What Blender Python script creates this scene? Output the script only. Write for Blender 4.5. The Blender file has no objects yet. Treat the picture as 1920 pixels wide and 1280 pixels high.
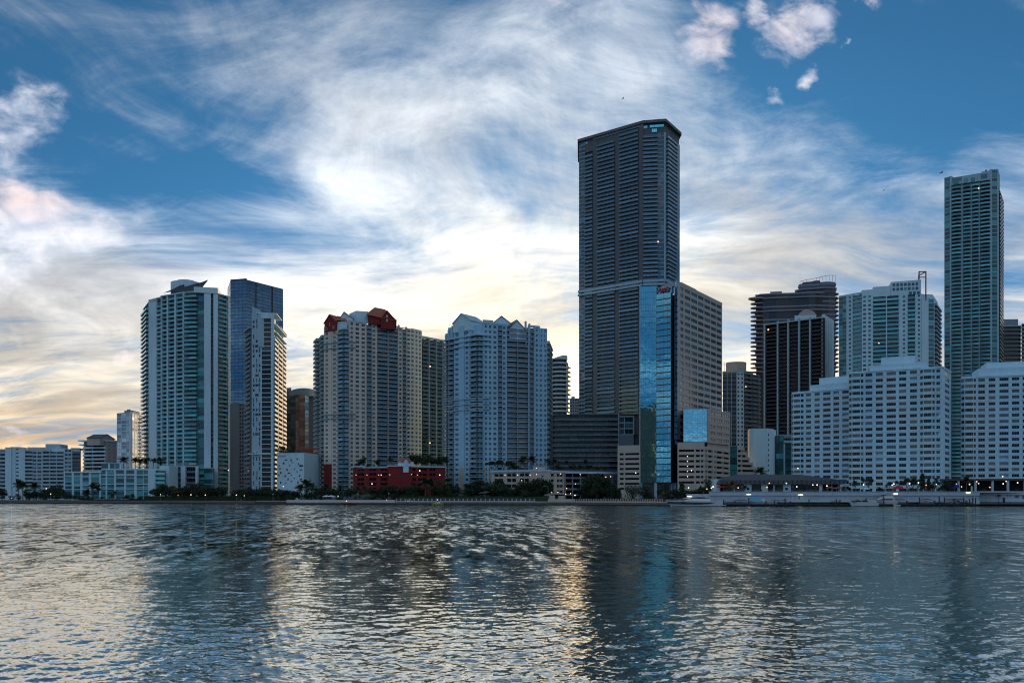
import bpy, bmesh, math, random
import numpy as np
from mathutils import Vector, Matrix
random.seed(7)
rad = math.radians
SC = bpy.context.scene
COL = SC.collection

# ------------------------------------------------------------------ camera
F = 1500.0          # focal length in photograph pixels (1920 wide)
HZ = 931.0          # row of the horizon in the photograph
CH = 4.0            # eye height above the water
cam = bpy.data.cameras.new('camera')
cam.sensor_width = 36.0
cam.lens = 36.0 * F / 1920.0
cam.shift_y = (HZ - 640.0) / 1920.0
cam.clip_start = 0.5
cam.clip_end = 40000.0
camo = bpy.data.objects.new('camera', cam)
COL.objects.link(camo)
camo.location = (0, 0, CH)
camo.rotation_euler = (rad(90), 0, 0)
SC.camera = camo

SUN_AZ = rad(4.47)    # to the right of straight ahead
SUN_EL = rad(6.4)

# ------------------------------------------------------------------ node helpers
class Sk:
    """a node socket that understands arithmetic"""
    def __init__(self, nt, s): self.nt, self.s = nt, s
    def _m(self, op, *a):
        n = self.nt.nodes.new('ShaderNodeMath'); n.operation = op
        for i, x in enumerate(a):
            if isinstance(x, Sk): self.nt.links.new(x.s, n.inputs[i])
            else: n.inputs[i].default_value = x
        return Sk(self.nt, n.outputs[0])
    def __add__(self, o): return self._m('ADD', self, o)
    __radd__ = __add__
    def __sub__(self, o): return self._m('SUBTRACT', self, o)
    def __rsub__(self, o): return self._m('SUBTRACT', o, self)
    def __mul__(self, o): return self._m('MULTIPLY', self, o)
    __rmul__ = __mul__
    def __truediv__(self, o): return self._m('DIVIDE', self, o)
    def max(self, o): return self._m('MAXIMUM', self, o)
    def min(self, o): return self._m('MINIMUM', self, o)
    def pow(self, o): return self._m('POWER', self, o)
    def exp(self): return self._m('EXPONENT', self)
    def sqrt(self): return self._m('SQRT', self)
    def fract(self): return self._m('FRACT', self)
    def smooth(self, lo, hi, a=0.0, b=1.0):
        n = self.nt.nodes.new('ShaderNodeMapRange'); n.interpolation_type = 'SMOOTHSTEP'
        self.nt.links.new(self.s, n.inputs[0])
        for i, x in enumerate((lo, hi, a, b)):
            if isinstance(x, Sk): self.nt.links.new(x.s, n.inputs[i + 1])
            else: n.inputs[i + 1].default_value = x
        return Sk(self.nt, n.outputs[0])

def xyz(nt, x, y, z=0.0):
    n = nt.nodes.new('ShaderNodeCombineXYZ')
    for i, v in enumerate((x, y, z)):
        if isinstance(v, Sk): nt.links.new(v.s, n.inputs[i])
        else: n.inputs[i].default_value = v
    return Sk(nt, n.outputs[0])

def sep(nt, v):
    n = nt.nodes.new('ShaderNodeSeparateXYZ'); nt.links.new(v.s, n.inputs[0])
    return [Sk(nt, n.outputs[i]) for i in range(3)]

def noise(nt, vec, scale=1.0, detail=4.0, rough=0.55, dist=0.0, color=False, lac=2.0):
    n = nt.nodes.new('ShaderNodeTexNoise')
    if vec is not None: nt.links.new(vec.s, n.inputs['Vector'])
    n.inputs['Scale'].default_value = scale
    n.inputs['Detail'].default_value = detail
    n.inputs['Roughness'].default_value = rough
    n.inputs['Lacunarity'].default_value = lac
    n.inputs['Distortion'].default_value = dist
    return Sk(nt, n.outputs['Color' if color else 'Fac'])

def mixc(nt, f, a, b):
    n = nt.nodes.new('ShaderNodeMix'); n.data_type = 'RGBA'
    for i, v in ((0, f), (6, a), (7, b)):
        if isinstance(v, Sk): nt.links.new(v.s, n.inputs[i])
        elif i == 0: n.inputs[i].default_value = v
        else: n.inputs[i].default_value = (*v, 1.0)
    return Sk(nt, n.outputs[2])

def mulc(nt, a, b):
    n = nt.nodes.new('ShaderNodeMix'); n.data_type = 'RGBA'; n.blend_type = 'MULTIPLY'
    n.inputs[0].default_value = 1.0
    for i, v in ((6, a), (7, b)):
        if isinstance(v, Sk): nt.links.new(v.s, n.inputs[i])
        else: n.inputs[i].default_value = (*v, 1.0)
    return Sk(nt, n.outputs[2])

def addv(nt, a, b, op='ADD'):
    n = nt.nodes.new('ShaderNodeVectorMath'); n.operation = op
    for i, v in enumerate((a, b)):
        if isinstance(v, Sk): nt.links.new(v.s, n.inputs[i])
        else: n.inputs[i].default_value = v
    return Sk(nt, n.outputs[0])

# ------------------------------------------------------------------ sky
def build_world():
    w = bpy.data.worlds.new('World'); SC.world = w; w.use_nodes = True
    nt = w.node_tree; nt.nodes.clear()
    out = nt.nodes.new('ShaderNodeOutputWorld')
    bg = nt.nodes.new('ShaderNodeBackground')
    bg.inputs['Strength'].default_value = SKY_STRENGTH
    nt.links.new(bg.outputs[0], out.inputs[0])
    sky = nt.nodes.new('ShaderNodeTexSky'); sky.sky_type = 'NISHITA'
    sky.sun_disc = False
    sky.sun_elevation = SUN_EL; sky.sun_rotation = SUN_AZ
    sky.air_density = 1.0; sky.dust_density = 0.6; sky.ozone_density = 2.2
    base = Sk(nt, sky.outputs[0])
    tc = nt.nodes.new('ShaderNodeTexCoord')
    d = Sk(nt, tc.outputs['Generated'])
    x, y, z = sep(nt, d)
    yy = y.max(0.08)
    u = x / yy; v = z / yy
    front = y.smooth(0.15, 0.45)
    zc = z.max(0.0)
    # a flat, high layer of ice cloud, bent down a little towards the horizon
    qx = x / (zc + 0.16); qy = y / (zc + 0.16)
    q = xyz(nt, qx, qy)     
    warp = noise(nt, q, 0.55, 3, 0.5, color=True)
    wx, wy, _ = sep(nt, warp)
    q2x = qx + (wx - 0.5) * 1.9; q2y = qy + (wy - 0.5) * 1.3
    wisp = noise(nt, xyz(nt, q2x * 1.0 + q2y * 0.25, q2y * 2.9), 1.0, 9, 0.66, 0.5)
    q3x = qx + (wy - 0.5) * 2.2; q3y = qy + (wx - 0.5) * 2.2
    fluff = noise(nt, xyz(nt, q3x * 1.9 + q3y * 0.8, q3y * 1.7 - q3x * 0.9, 3.3), 1.0, 9, 0.63, 0.35)
    low = v.smooth(0.16, 0.42)                      # streaks near the horizon, curls above
    tex = wisp * (1.0 - low) + (fluff * 0.6 + wisp * 0.4) * low
    ca, sa = math.cos(SUN_AZ), math.sin(SUN_AZ)
    fx = qx + (wx - 0.5) * 0.8; fy = qy + (wy - 0.5) * 1.6
    across = fx * ca - fy * sa; along = fx * sa + fy * ca
    fan = noise(nt, xyz(nt, across * 2.1, along * 0.75, 12.0), 1.0, 9, 0.60, 0.3)   # bands running away from us under the sun: they fan out

    def blob(px, py, rx, ry, amp, tilt=0.0, soft=1.0, U=None, V=None):
        cu, cv = (px - 960.0) / F, (HZ - py) / F
        c, s = math.cos(rad(tilt)), math.sin(rad(tilt))
        du, dv = (U or u) - cu, (V or v) - cv
        a = (du * c + dv * s) * (F / rx)
        b = (dv * c - du * s) * (F / ry)
        return (((a * a + b * b) * -1.0 / soft).exp()) * amp
    fw = blob(980, 420, 420, 330, 0.75) * front
    tex = tex * (1.0 - fw) + fan * fw
    cov = None
    for spec in COVER:
        bl = blob(*spec)
        cov = bl if cov is None else cov + bl
    veil = v.smooth(0.24, 0.44, 0.40, 0.0)
    cov = (cov * 0.85 + veil) * front + 0.58 - front * 0.08
    fine = noise(nt, xyz(nt, q2x * 2.4 + wx * 1.2, q2y * 5.0, 8.0), 1.0, 8, 0.66, 0.25)
    dens = (cov + (tex - 0.5) * 2.5 + (fine - 0.5) * 0.8).smooth(0.26, 1.16)
    dens = dens * z.smooth(-0.02, 0.02)
    # colours: the ice cloud takes on the light round the sun
    sd = Vector((math.sin(SUN_AZ) * math.cos(SUN_EL), math.cos(SUN_AZ) * math.cos(SUN_EL), math.sin(SUN_EL)))
    n = nt.nodes.new('ShaderNodeVectorMath'); n.operation = 'DOT_PRODUCT'
    nt.links.new(d.s, n.inputs[0]); n.inputs[1].default_value = sd
    cs = Sk(nt, n.outputs['Value'])
    ang = (1.0 - cs.min(1.0)).max(0.0).sqrt()       # ~ angle / 1.41 rad
    glow = (ang * ang * -1.0 / 0.055).exp()
    core = (ang * ang * -1.0 / 0.0016).exp()
    sunside = y.smooth(-0.1, 0.8)
    cream = zc.smooth(0.04, 0.34, 1.0, 0.0) * sunside
    warm = zc.smooth(0.0, 0.13, 1.0, 0.0) * sunside
    k = CLOUD_GAIN / SKY_STRENGTH
    ccol = mixc(nt, cream, tuple(c * k for c in (0.56, 0.635, 0.735)), tuple(c * k for c in (0.68, 0.585, 0.44)))
    ccol = mixc(nt, warm * 0.9, ccol, tuple(c * k for c in (0.82, 0.50, 0.23)))
    ccol = mixc(nt, glow * 0.8, ccol, tuple(c * k for c in (0.74, 0.635, 0.455)))
    lump = noise(nt, xyz(nt, q3x * 0.8, q3y * 1.5, 6.0), 1.0, 6, 0.6, 0.3)
    shade = lump.smooth(0.34, 0.64, 0.60, 1.16) * fine.smooth(0.25, 0.7, 0.82, 1.08)
    ccol = mulc(nt, ccol, xyz(nt, shade, shade, shade * 0.97 + 0.03))
    # the clear air; the glare close to the sun is held down as the photograph's exposure does
    sky_c = mulc(nt, base, SKY_TINT)
    sr, sg, sb = sep(nt, sky_c)
    lum = sr * 0.3 + sg * 0.5 + sb * 0.2
    sky_c = mixc(nt, 0.72, sky_c, xyz(nt, lum * 0.21, lum * 0.98, lum * 2.15))
    sr, sg, sb = sep(nt, sky_c)
    cap = lum * (SKY_STRENGTH / 0.75) + 1.0
    sky_c = xyz(nt, sr / cap, sg / cap, sb / cap)
    col = mixc(nt, dens.min(1.0), sky_c, ccol)
    # low heaped clouds, each one a lump with ragged edges
    e1 = noise(nt, xyz(nt, u * 11.0, v * 11.0), 1.0, 3, 0.5, color=True)
    e1x, e1y, _ = sep(nt, e1)
    e2 = noise(nt, xyz(nt, u * 34.0, v * 40.0, 2.0), 1.0, 4, 0.6, color=True)
    e2x, e2y, _ = sep(nt, e2)
    U = u + (e1x - 0.5) * 0.085 + (e2x - 0.5) * 0.030
    V = v + (e1y - 0.5) * 0.075 + (e2y - 0.5) * 0.030
    en = noise(nt, xyz(nt, u * 13.0 + v * 5.0, v * 20.0), 1.6, 7, 0.55, 0.4)
    heap = None
    for spec in HEAPS:
        bl = blob(*spec, U=U, V=V)
        heap = bl if heap is None else heap.max(bl)
    hd = (heap * front + (en - 0.5) * 1.9 * heap.smooth(0.02, 0.4)).smooth(0.22, 1.30)
    hn = noise(nt, xyz(nt, u * 14.0, v * 18.0, 5.0), 1.3, 6, 0.6, 0.3)
    pk = None
    for spec in PINK:
        bl = blob(*spec)
        pk = bl if pk is None else pk.max(bl)
    hcol = mixc(nt, hn.smooth(0.35, 0.6), tuple(c * k for c in (0.46, 0.50, 0.60)), tuple(c * k for c in (0.72, 0.71, 0.76)))
    hcol = mixc(nt, (pk * hn.smooth(0.3, 0.55, 0.45, 1.0)).min(1.0), hcol, tuple(c * k for c in (0.76, 0.61, 0.58)))
    hcol = mixc(nt, warm * 0.7, hcol, tuple(c * k for c in (0.42, 0.27, 0.18)))
    col = mixc(nt, hd * 0.8, col, hcol)
    # a brighter spot where the sun sits behind the towers
    col = mixc(nt, core * 0.75, col, tuple(c * k for c in (3.4, 2.4, 1.3)))
    nt.links.new(col.s, bg.inputs['Color'])

SKY_STRENGTH = 0.10
CLOUD_GAIN = 0.61
SKY_TINT = (0.155, 0.345, 0.485)
#        px    py    rx   ry   amount tilt
COVER = [(850, 330, 320, 260, 0.34, 0),
         (1010, 90, 230, 130, 0.16, 0),
         (640, 235, 60, 140, 0.20, 25),
         (640, 350, 80, 40, 0.20, -10),
         (830, 205, 130, 50, 0.14, 0),
         (560, 150, 170, 50, 0.10, -12),
         (1420, 445, 260, 70, 0.22, 0),
         (1380, 420, 90, 50, 0.12, 40),
         (310, 330, 230, 130, -0.42, -10),
         (130, 190, 150, 110, -0.22, 0), (330, 60, 420, 90, 0.12, -6), (1180, 150, 160, 120, 0.12, 30),
         (1560, 170, 430, 190, -0.40, 0), (1840, 60, 160, 120, -0.22, 0),
         (1325, 420, 60, 42, -0.30, 0),
         (1870, 600, 110, 150, -0.22, 0),
         (1650, 330, 260, 60, 0.12, 0),
         (640, 20, 420, 90, -0.06, 0),
         (60, 560, 180, 120, 0.22, 0), (330, 470, 260, 60, 0.16, -6), (1500, 470, 330, 70, 0.14, -4), (300, 600, 420, 120, 0.14, 0), (1150, 560, 420, 120, 0.10, 0)]
HEAPS = [(1335, 62, 62, 58, 1.0, 30), (1408, 30, 26, 44, 0.8, 10), (1488, 62, 66, 52, 1.0, 20),
         (1458, 182, 26, 16, 0.75, 0), (1522, 146, 22, 16, 0.75, 0), (1605, 2, 40, 18, 0.9, 0), (1575, 90, 12, 8, 0.7, 0),
         (15, 235, 95, 84, 0.85, 30), (60, 385, 125, 54, 1.1, -18), (80, 440, 175, 46, 1.0, 10), (40, 500, 110, 50, 0.85, 20),
         (1060, 22, 55, 34, 0.62, 0), (240, 662, 22, 12, 0.66, 25), (25, 820, 34, 9, 0.72, -18)]
PINK = [(1340, 50, 90, 80, 0.75, 0), (1490, 50, 90, 80, 0.55, 0), (1600, 0, 60, 40, 0.7, 0), (50, 375, 130, 42, 1.0, -12), (1065, 20, 60, 40, 0.6, 0), (240, 662, 40, 30, 0.8, 0)]
build_world()

sun = bpy.data.lights.new('sun', 'SUN'); sun.energy = 2.0; sun.angle = rad(0.6); sun.color = (1.0, 0.62, 0.30)
suno = bpy.data.objects.new('sun', sun); COL.objects.link(suno)
_sd = Vector((math.sin(SUN_AZ) * math.cos(SUN_EL), math.cos(SUN_AZ) * math.cos(SUN_EL), math.sin(SUN_EL)))
suno.rotation_euler = _sd.to_track_quat('Z', 'Y').to_euler()
suno.location = _sd * 3000

SC.view_settings.view_transform = 'Standard'
SC.view_settings.look = 'None'
SC.view_settings.exposure = 1.4
SC.view_settings.gamma = 1.0
SC.view_settings.use_curve_mapping = False
SC.cycles.filter_width = 1.1
SC.cycles.max_bounces = 6
SC.cycles.diffuse_bounces = 2
SC.cycles.glossy_bounces = 4
SC.cycles.transmission_bounces = 4
SC.cycles.caustics_reflective = False
SC.cycles.caustics_refractive = False
SC.cycles.sample_clamp_indirect = 6.0

# ------------------------------------------------------------------ placing helpers
def P(px, Y):
    """plan position of something seen in column px of the photograph at distance Y"""
    return ((px - 960.0) / F * Y, Y)
def Z(py, Y):
    return CH + (HZ - py) / F * Y

# ------------------------------------------------------------------ materials
MATS = {}
def new_mat(name):
    m = bpy.data.materials.new(name); m.use_nodes = True
    nt = m.node_tree
    return m, nt, nt.nodes['Principled BSDF']

def wall_mat(name, col, rough=0.8, var=0.24, spec=0.25, stain=1.0):
    if name in MATS: return MATS[name]
    m, nt, b = new_mat(name)
    g = nt.nodes.new('ShaderNodeNewGeometry'); pos = Sk(nt, g.outputs['Position'])
    n1 = noise(nt, pos, 0.045, 5, 0.6)
    px, py, pz = sep(nt, pos)
    n2 = noise(nt, xyz(nt, px * 0.9, py * 0.9, pz * 0.05), 1.0, 4, 0.6)     # rain streaks
    n3 = noise(nt, pos, 0.8, 4, 0.6)
    f = (n1 - 0.5) * (var * 1.2) + (n2 - 0.5) * (var * 1.4 * stain) + (n3 - 0.5) * (var * 0.7) + 1.0
    c = mulc(nt, tuple(col), xyz(nt, f, f, f * 0.97 + 0.03))
    nt.links.new(c.s, b.inputs['Base Color'])
    b.inputs['Roughness'].default_value = rough
    b.inputs['Specular IOR Level'].default_value = spec
    MATS[name] = m
    return m

def glass_mat(name, dark, light, metallic=0.0, rough=0.06, ior=1.7, share=0.35, wave=0.0, wscale=0.5, vary=0.45):
    """window glass: every pane has its own tone (drawn blinds, dark rooms)"""
    if name in MATS: return MATS[name]
    m, nt, b = new_mat(name)
    g = nt.nodes.new('ShaderNodeNewGeometry'); o = nt.nodes.new('ShaderNodeObjectInfo')
    r = (Sk(nt, g.outputs['Random Per Island']) * 3.7 + Sk(nt, o.outputs['Random'])).fract()
    f = r.smooth(1.0 - share - 0.12, 1.0 - share * 0.4)
    dim = (r * 7.31).fract() * (2 * vary) + (1.0 - vary)
    c = mixc(nt, f, tuple(dark), tuple(light))
    c = mulc(nt, c, xyz(nt, dim, dim, dim))
    nt.links.new(c.s, b.inputs['Base Color'])
    b.inputs['Metallic'].default_value = metallic
    b.inputs['IOR'].default_value = ior
    rr = (r * 3.17).fract() * (0.12 * vary) + rough
    nt.links.new(rr.s, b.inputs['Roughness'])
    bp = nt.nodes.new('ShaderNodeBump')
    pos = Sk(nt, g.outputs['Position'])
    h = noise(nt, pos, wscale, 3, 0.5)
    nt.links.new(h.s, bp.inputs['Height'])
    bp.inputs['Strength'].default_value = 1.0
    bp.inputs['Distance'].default_value = wave if wave else 0.012
    nt.links.new(bp.outputs[0], b.inputs['Normal'])
    MATS[name] = m
    return m

def flat_mat(name, col, rough=0.6, metallic=0.0, spec=0.4, var=0.2, scale=1.5):
    if name in MATS: return MATS[name]
    m, nt, b = new_mat(name)
    g = nt.nodes.new('ShaderNodeNewGeometry'); pos = Sk(nt, g.outputs['Position'])
    f = (noise(nt, pos, scale, 4, 0.6) - 0.5) * (var * 2) + 1.0
    c = mulc(nt, tuple(col), xyz(nt, f, f, f))
    nt.links.new(c.s, b.inputs['Base Color'])
    b.inputs['Roughness'].default_value = rough; b.inputs['Metallic'].default_value = metallic
    b.inputs['Specular IOR Level'].default_value = spec
    MATS[name] = m
    return m

def leaf_mat(name, a, b_):
    if name in MATS: return MATS[name]
    m, nt, b = new_mat(name)
    g = nt.nodes.new('ShaderNodeNewGeometry'); o = nt.nodes.new('ShaderNodeObjectInfo')
    r = Sk(nt, g.outputs['Random Per Island'])
    c = mixc(nt, r, a, b_)
    k = Sk(nt, o.outputs['Random']) * 0.5 + 0.75
    c = mulc(nt, c, xyz(nt, k, k, k * 0.9))
    nt.links.new(c.s, b.inputs['Base Color'])
    b.inputs['Roughness'].default_value = 0.6
    b.inputs['Specular IOR Level'].default_value = 0.25
    MATS[name] = m
    return m

def lamp_mat(name, col, strength):
    if name in MATS: return MATS[name]
    m = bpy.data.materials.new(name); m.use_nodes = True
    nt = m.node_tree; nt.nodes.clear()
    e = nt.nodes.new('ShaderNodeEmission'); e.inputs[0].default_value = (*col, 1); e.inputs[1].default_value = strength
    o = nt.nodes.new('ShaderNodeOutputMaterial'); nt.links.new(e.outputs[0], o.inputs[0])
    MATS[name] = m
    return m

# ------------------------------------------------------------------ mesh building
class MB:
    def __init__(s): s.v, s.f, s.m, s.mats = [], [], [], []
    def mi(s, mat):
        if mat not in s.mats: s.mats.append(mat)
        return s.mats.index(mat)
    def add(s, vs, fs, mat):
        k = len(s.v); i = s.mi(mat)
        s.v += [tuple(v) for v in vs]
        for f in fs: s.f.append(tuple(k + a for a in f)); s.m.append(i)
    def box(s, x0, x1, y0, y1, z0, z1, mat, M=None):
        vs = [(x0,y0,z0),(x1,y0,z0),(x1,y1,z0),(x0,y1,z0),(x0,y0,z1),(x1,y0,z1),(x1,y1,z1),(x0,y1,z1)]
        if M is not None: vs = [M @ Vector(v) for v in vs]
        s.add(vs, [(3,2,1,0),(4,5,6,7),(0,1,5,4),(1,2,6,5),(2,3,7,6),(3,0,4,7)], mat)
    def prism(s, pts, z0, z1, mat, top=None):
        a = sum(pts[i][0]*pts[(i+1)%len(pts)][1] - pts[(i+1)%len(pts)][0]*pts[i][1] for i in range(len(pts)))
        if a < 0: pts = pts[::-1]
        n = len(pts)
        vs = [(x, y, z0) for x, y in pts] + [(x, y, z1) for x, y in pts]
        s.add(vs, [tuple(range(n - 1, -1, -1)), tuple(range(n, 2 * n))] + [(i, (i+1) % n, n + (i+1) % n, n + i) for i in range(n)], mat)
    def tube(s, p0, p1, r0, r1, mat, n=6, cap=True):
        p0, p1 = Vector(p0), Vector(p1); d = (p1 - p0).normalized()
        a = d.orthogonal().normalized(); b = d.cross(a)
        vs = [p + (a * math.cos(t) + b * math.sin(t)) * r for p, r in ((p0, r0), (p1, r1)) for t in [2 * math.pi * i / n for i in range(n)]]
        fs = [(i, (i+1) % n, n + (i+1) % n, n + i) for i in range(n)]
        if cap: fs += [tuple(range(n - 1, -1, -1)), tuple(range(n, 2 * n))]
        s.add(vs, fs, mat)
    def ball(s, c, r, mat, n=8, k=5, sq=1.0):
        vs = [(c[0], c[1], c[2] - r * sq)]; fs = []
        for j in range(1, k):
            t = math.pi * j / k
            for i in range(n):
                p = 2 * math.pi * i / n
                vs.append((c[0] + r * math.sin(t) * math.cos(p), c[1] + r * math.sin(t) * math.sin(p), c[2] - r * sq * math.cos(t)))
        vs.append((c[0], c[1], c[2] + r * sq)); e = len(vs) - 1
        for i in range(n):
            fs.append((0, 1 + (i+1) % n, 1 + i))
            for j in range(k - 2):
                q = 1 + j * n
                fs.append((q + i, q + (i+1) % n, q + n + (i+1) % n, q + n + i))
            q = 1 + (k - 2) * n
            fs.append((q + i, q + (i+1) % n, e))
        s.add(vs, fs, mat)
    def loft(s, rings, mat, closed=True, caps=True):
        n = len(rings[0]); vs = [v for r in rings for v in r]; fs = []
        for j in range(len(rings) - 1):
            for i in range(n if closed else n - 1):
                fs.append((j*n + i, j*n + (i+1) % n, (j+1)*n + (i+1) % n, (j+1)*n + i))
        if caps:
            fs.append(tuple(range(n - 1, -1, -1))); fs.append(tuple((len(rings) - 1) * n + i for i in range(n)))
        s.add(vs, fs, mat)
    def mesh(s, name, off=(0, 0, 0)):
        me = bpy.data.meshes.new(name)
        vs = np.array(s.v, dtype=float).reshape(-1, 3) - np.array(off)
        me.from_pydata(vs.tolist(), [], s.f)
        for m in s.mats: me.materials.append(m)
        if len(s.mats) > 1: me.polygons.foreach_set('material_index', s.m)
        me.update()
        return me
    def obj(s, name, parent=None, loc=(0, 0, 0), label=None, cat=None, group=None, kind=None):
        """links everything collected so far as ONE object whose origin is loc (world)"""
        o = bpy.data.objects.new(name, s.mesh(name, loc)); COL.objects.link(o)
        if parent is not None:
            o.parent = parent; o.location = Vector(loc) - parent.location
        else: o.location = loc
        tag(o, label, cat, group, kind)
        return o

def tag(o, label=None, cat=None, group=None, kind=None):
    if label: o['label'] = label
    if cat: o['category'] = cat
    if group: o['group'] = group
    if kind: o['kind'] = kind
    return o

def empty(name, loc, label, cat, group=None, rz=0.0):
    o = bpy.data.objects.new(name, None); COL.objects.link(o)
    o.location = loc; o.rotation_euler = (0, 0, rz); o.empty_display_size = 1.0
    return tag(o, label, cat, group)

def copy_thing(root, loc, rz=None, scale=None, label=None, group=None):
    r = root.copy(); COL.objects.link(r); r.location = loc
    if rz is not None: r.rotation_euler = (0, 0, rz)
    if scale is not None: r.scale = scale if hasattr(scale, '__len__') else (scale,) * 3
    if label: r['label'] = label
    if group: r['group'] = group
    for ch in list(root.children):
        c = ch.copy(); COL.objects.link(c); c.parent = r
        for g in list(ch.children):
            d = g.copy(); COL.objects.link(d); d.parent = c
    return r

def inset(pts, ds):
    """polygon with every edge i (from point i to i+1) moved inwards by ds[i]"""
    n = len(pts)
    a = sum(pts[i][0]*pts[(i+1)%n][1] - pts[(i+1)%n][0]*pts[i][1] for i in range(n))
    sg = 1.0 if a > 0 else -1.0
    L = []
    for i in range(n):
        (x0, y0), (x1, y1) = pts[i], pts[(i+1) % n]
        dx, dy = x1 - x0, y1 - y0; l = math.hypot(dx, dy)
        nx, ny = -dy / l * sg, dx / l * sg
        L.append((x0 + nx * ds[i], y0 + ny * ds[i], dx / l, dy / l))
    out = []
    for i in range(n):
        x0, y0, ax, ay = L[i - 1]; x1, y1, bx, by = L[i]
        den = ax * by - ay * bx
        if abs(den) < 0.15 and ax * bx + ay * by > 0:      # nearly straight on: step back by the larger cut
            px_, py_ = pts[i]; dm = max(ds[i - 1], ds[i])
            out.append((px_ - by * sg * dm, py_ + bx * sg * dm)); continue
        t = ((x1 - x0) * by - (y1 - y0) * bx) / den
        out.append((x0 + ax * t, y0 + ay * t))
    return out

# ------------------------------------------------------------------ facade pieces shared between alike openings
TPL = {}
def win_tpl(w, h, nx, ny, glass, frame, fw=0.09, fd=0.10):
    k = ('w', round(w, 1), round(h, 1), nx, ny, glass.name, frame.name, fw)
    if k in TPL: return TPL[k]
    w, h = round(w, 1), round(h, 1)
    b = MB()
    b.add([(-w/2, 0, 0), (w/2, 0, 0), (w/2, 0, h), (-w/2, 0, h)], [(0, 1, 2, 3)], glass)
    def vbar(x0, x1, z0, z1):
        vs = [(x0, 0, z0), (x0, -fd, z0), (x1, -fd, z0), (x1, 0, z0), (x0, 0, z1), (x0, -fd, z1), (x1, -fd, z1), (x1, 0, z1)]
        b.add(vs, [(0, 1, 5, 4), (1, 2, 6, 5), (2, 3, 7, 6)], frame)
    def hbar(z0, z1, x0, x1):
        d = fd - 0.004
        vs = [(x0, 0, z0), (x0, -d, z0), (x0, -d, z1), (x0, 0, z1), (x1, 0, z0), (x1, -d, z0), (x1, -d, z1), (x1, 0, z1)]
        b.add(vs, [(0, 4, 5, 1), (1, 5, 6, 2), (2, 6, 7, 3)], frame)
    vbar(-w/2, -w/2 + fw, 0, h); vbar(w/2 - fw, w/2, 0, h)
    for i in range(1, nx): x = -w/2 + w * i / nx; vbar(x - fw/2, x + fw/2, 0, h)
    hbar(0, fw, -w/2, w/2); hbar(h - fw, h, -w/2, w/2)
    for i in range(1, ny): z = h * i / ny; hbar(z - fw/2, z + fw/2, -w/2, w/2)
    TPL[k] = b
    return b

def bal_tpl(w, din, dout, kind, slab, rail, rh=1.1, st=0.22, hgt=0.0, curve=0.0):
    """floor slab from din behind to dout in front of the wall plane, with a parapet"""
    k = ('b', round(w, 1), round(din, 1), round(dout, 1), kind, slab.name, rail.name, rh, st, curve)
    if k in TPL: return TPL[k]
    w = round(w, 1)
    b = MB()
    if curve > 0:
        n = 6
        xs = [-w/2 + w * i / n for i in range(n + 1)]
        ys = [-dout - curve * (1 - (2 * x / w) ** 2) for x in xs]
        top = [(x, y, 0) for x, y in zip(xs, ys)]
        vs = top + [(x, y, -st) for x, y, _ in top] + [(w/2, din, 0), (-w/2, din, 0), (w/2, din, -st), (-w/2, din, -st)]
        m = n + 1
        fs = [tuple(range(m)) + (2*m, 2*m + 1), tuple(range(2*m - 1, m - 1, -1)) + (2*m + 3, 2*m + 2)]
        fs += [(i, m + i, m + i + 1, i + 1) for i in range(n)]
        b.add(vs, [f[::-1] if len(f) > 4 and f[0] == 2*m - 1 else f for f in fs], slab)
        r = [(x * 0.99, y + 0.06, 0.0) for x, y, _ in top]
        b.add(r + [(x, y, rh) for x, y, _ in r], [(i, i + 1, m + i + 1, m + i) for i in range(n)], rail)
        b.add([(x, y - 0.05, rh) for x, y, _ in r] + [(x, y - 0.05, rh + 0.07) for x, y, _ in r], [(i, i + 1, m + i + 1, m + i) for i in range(n)], slab)
    else:
        b.box(-w/2, w/2, -dout, din, -st, 0, slab)
        y = -dout + 0.05
        if kind == 'solid':
            b.box(-w/2 + 0.02, w/2 - 0.02, y, y + 0.14, 0, rh, rail)
        else:
            b.box(-w/2 + 0.03, w/2 - 0.03, y, y + 0.04, 0.06, rh, rail)
            b.box(-w/2 + 0.02, w/2 - 0.02, y - 0.03, y + 0.07, rh, rh + 0.07, slab)
        if dout > 0.5:
            for x in (-w/2 + 0.04, w/2 - 0.08):
                b.box(x, x + 0.04, y + 0.05, 0, 0.06, rh, rail)
    TPL[k] = b
    return b

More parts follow.
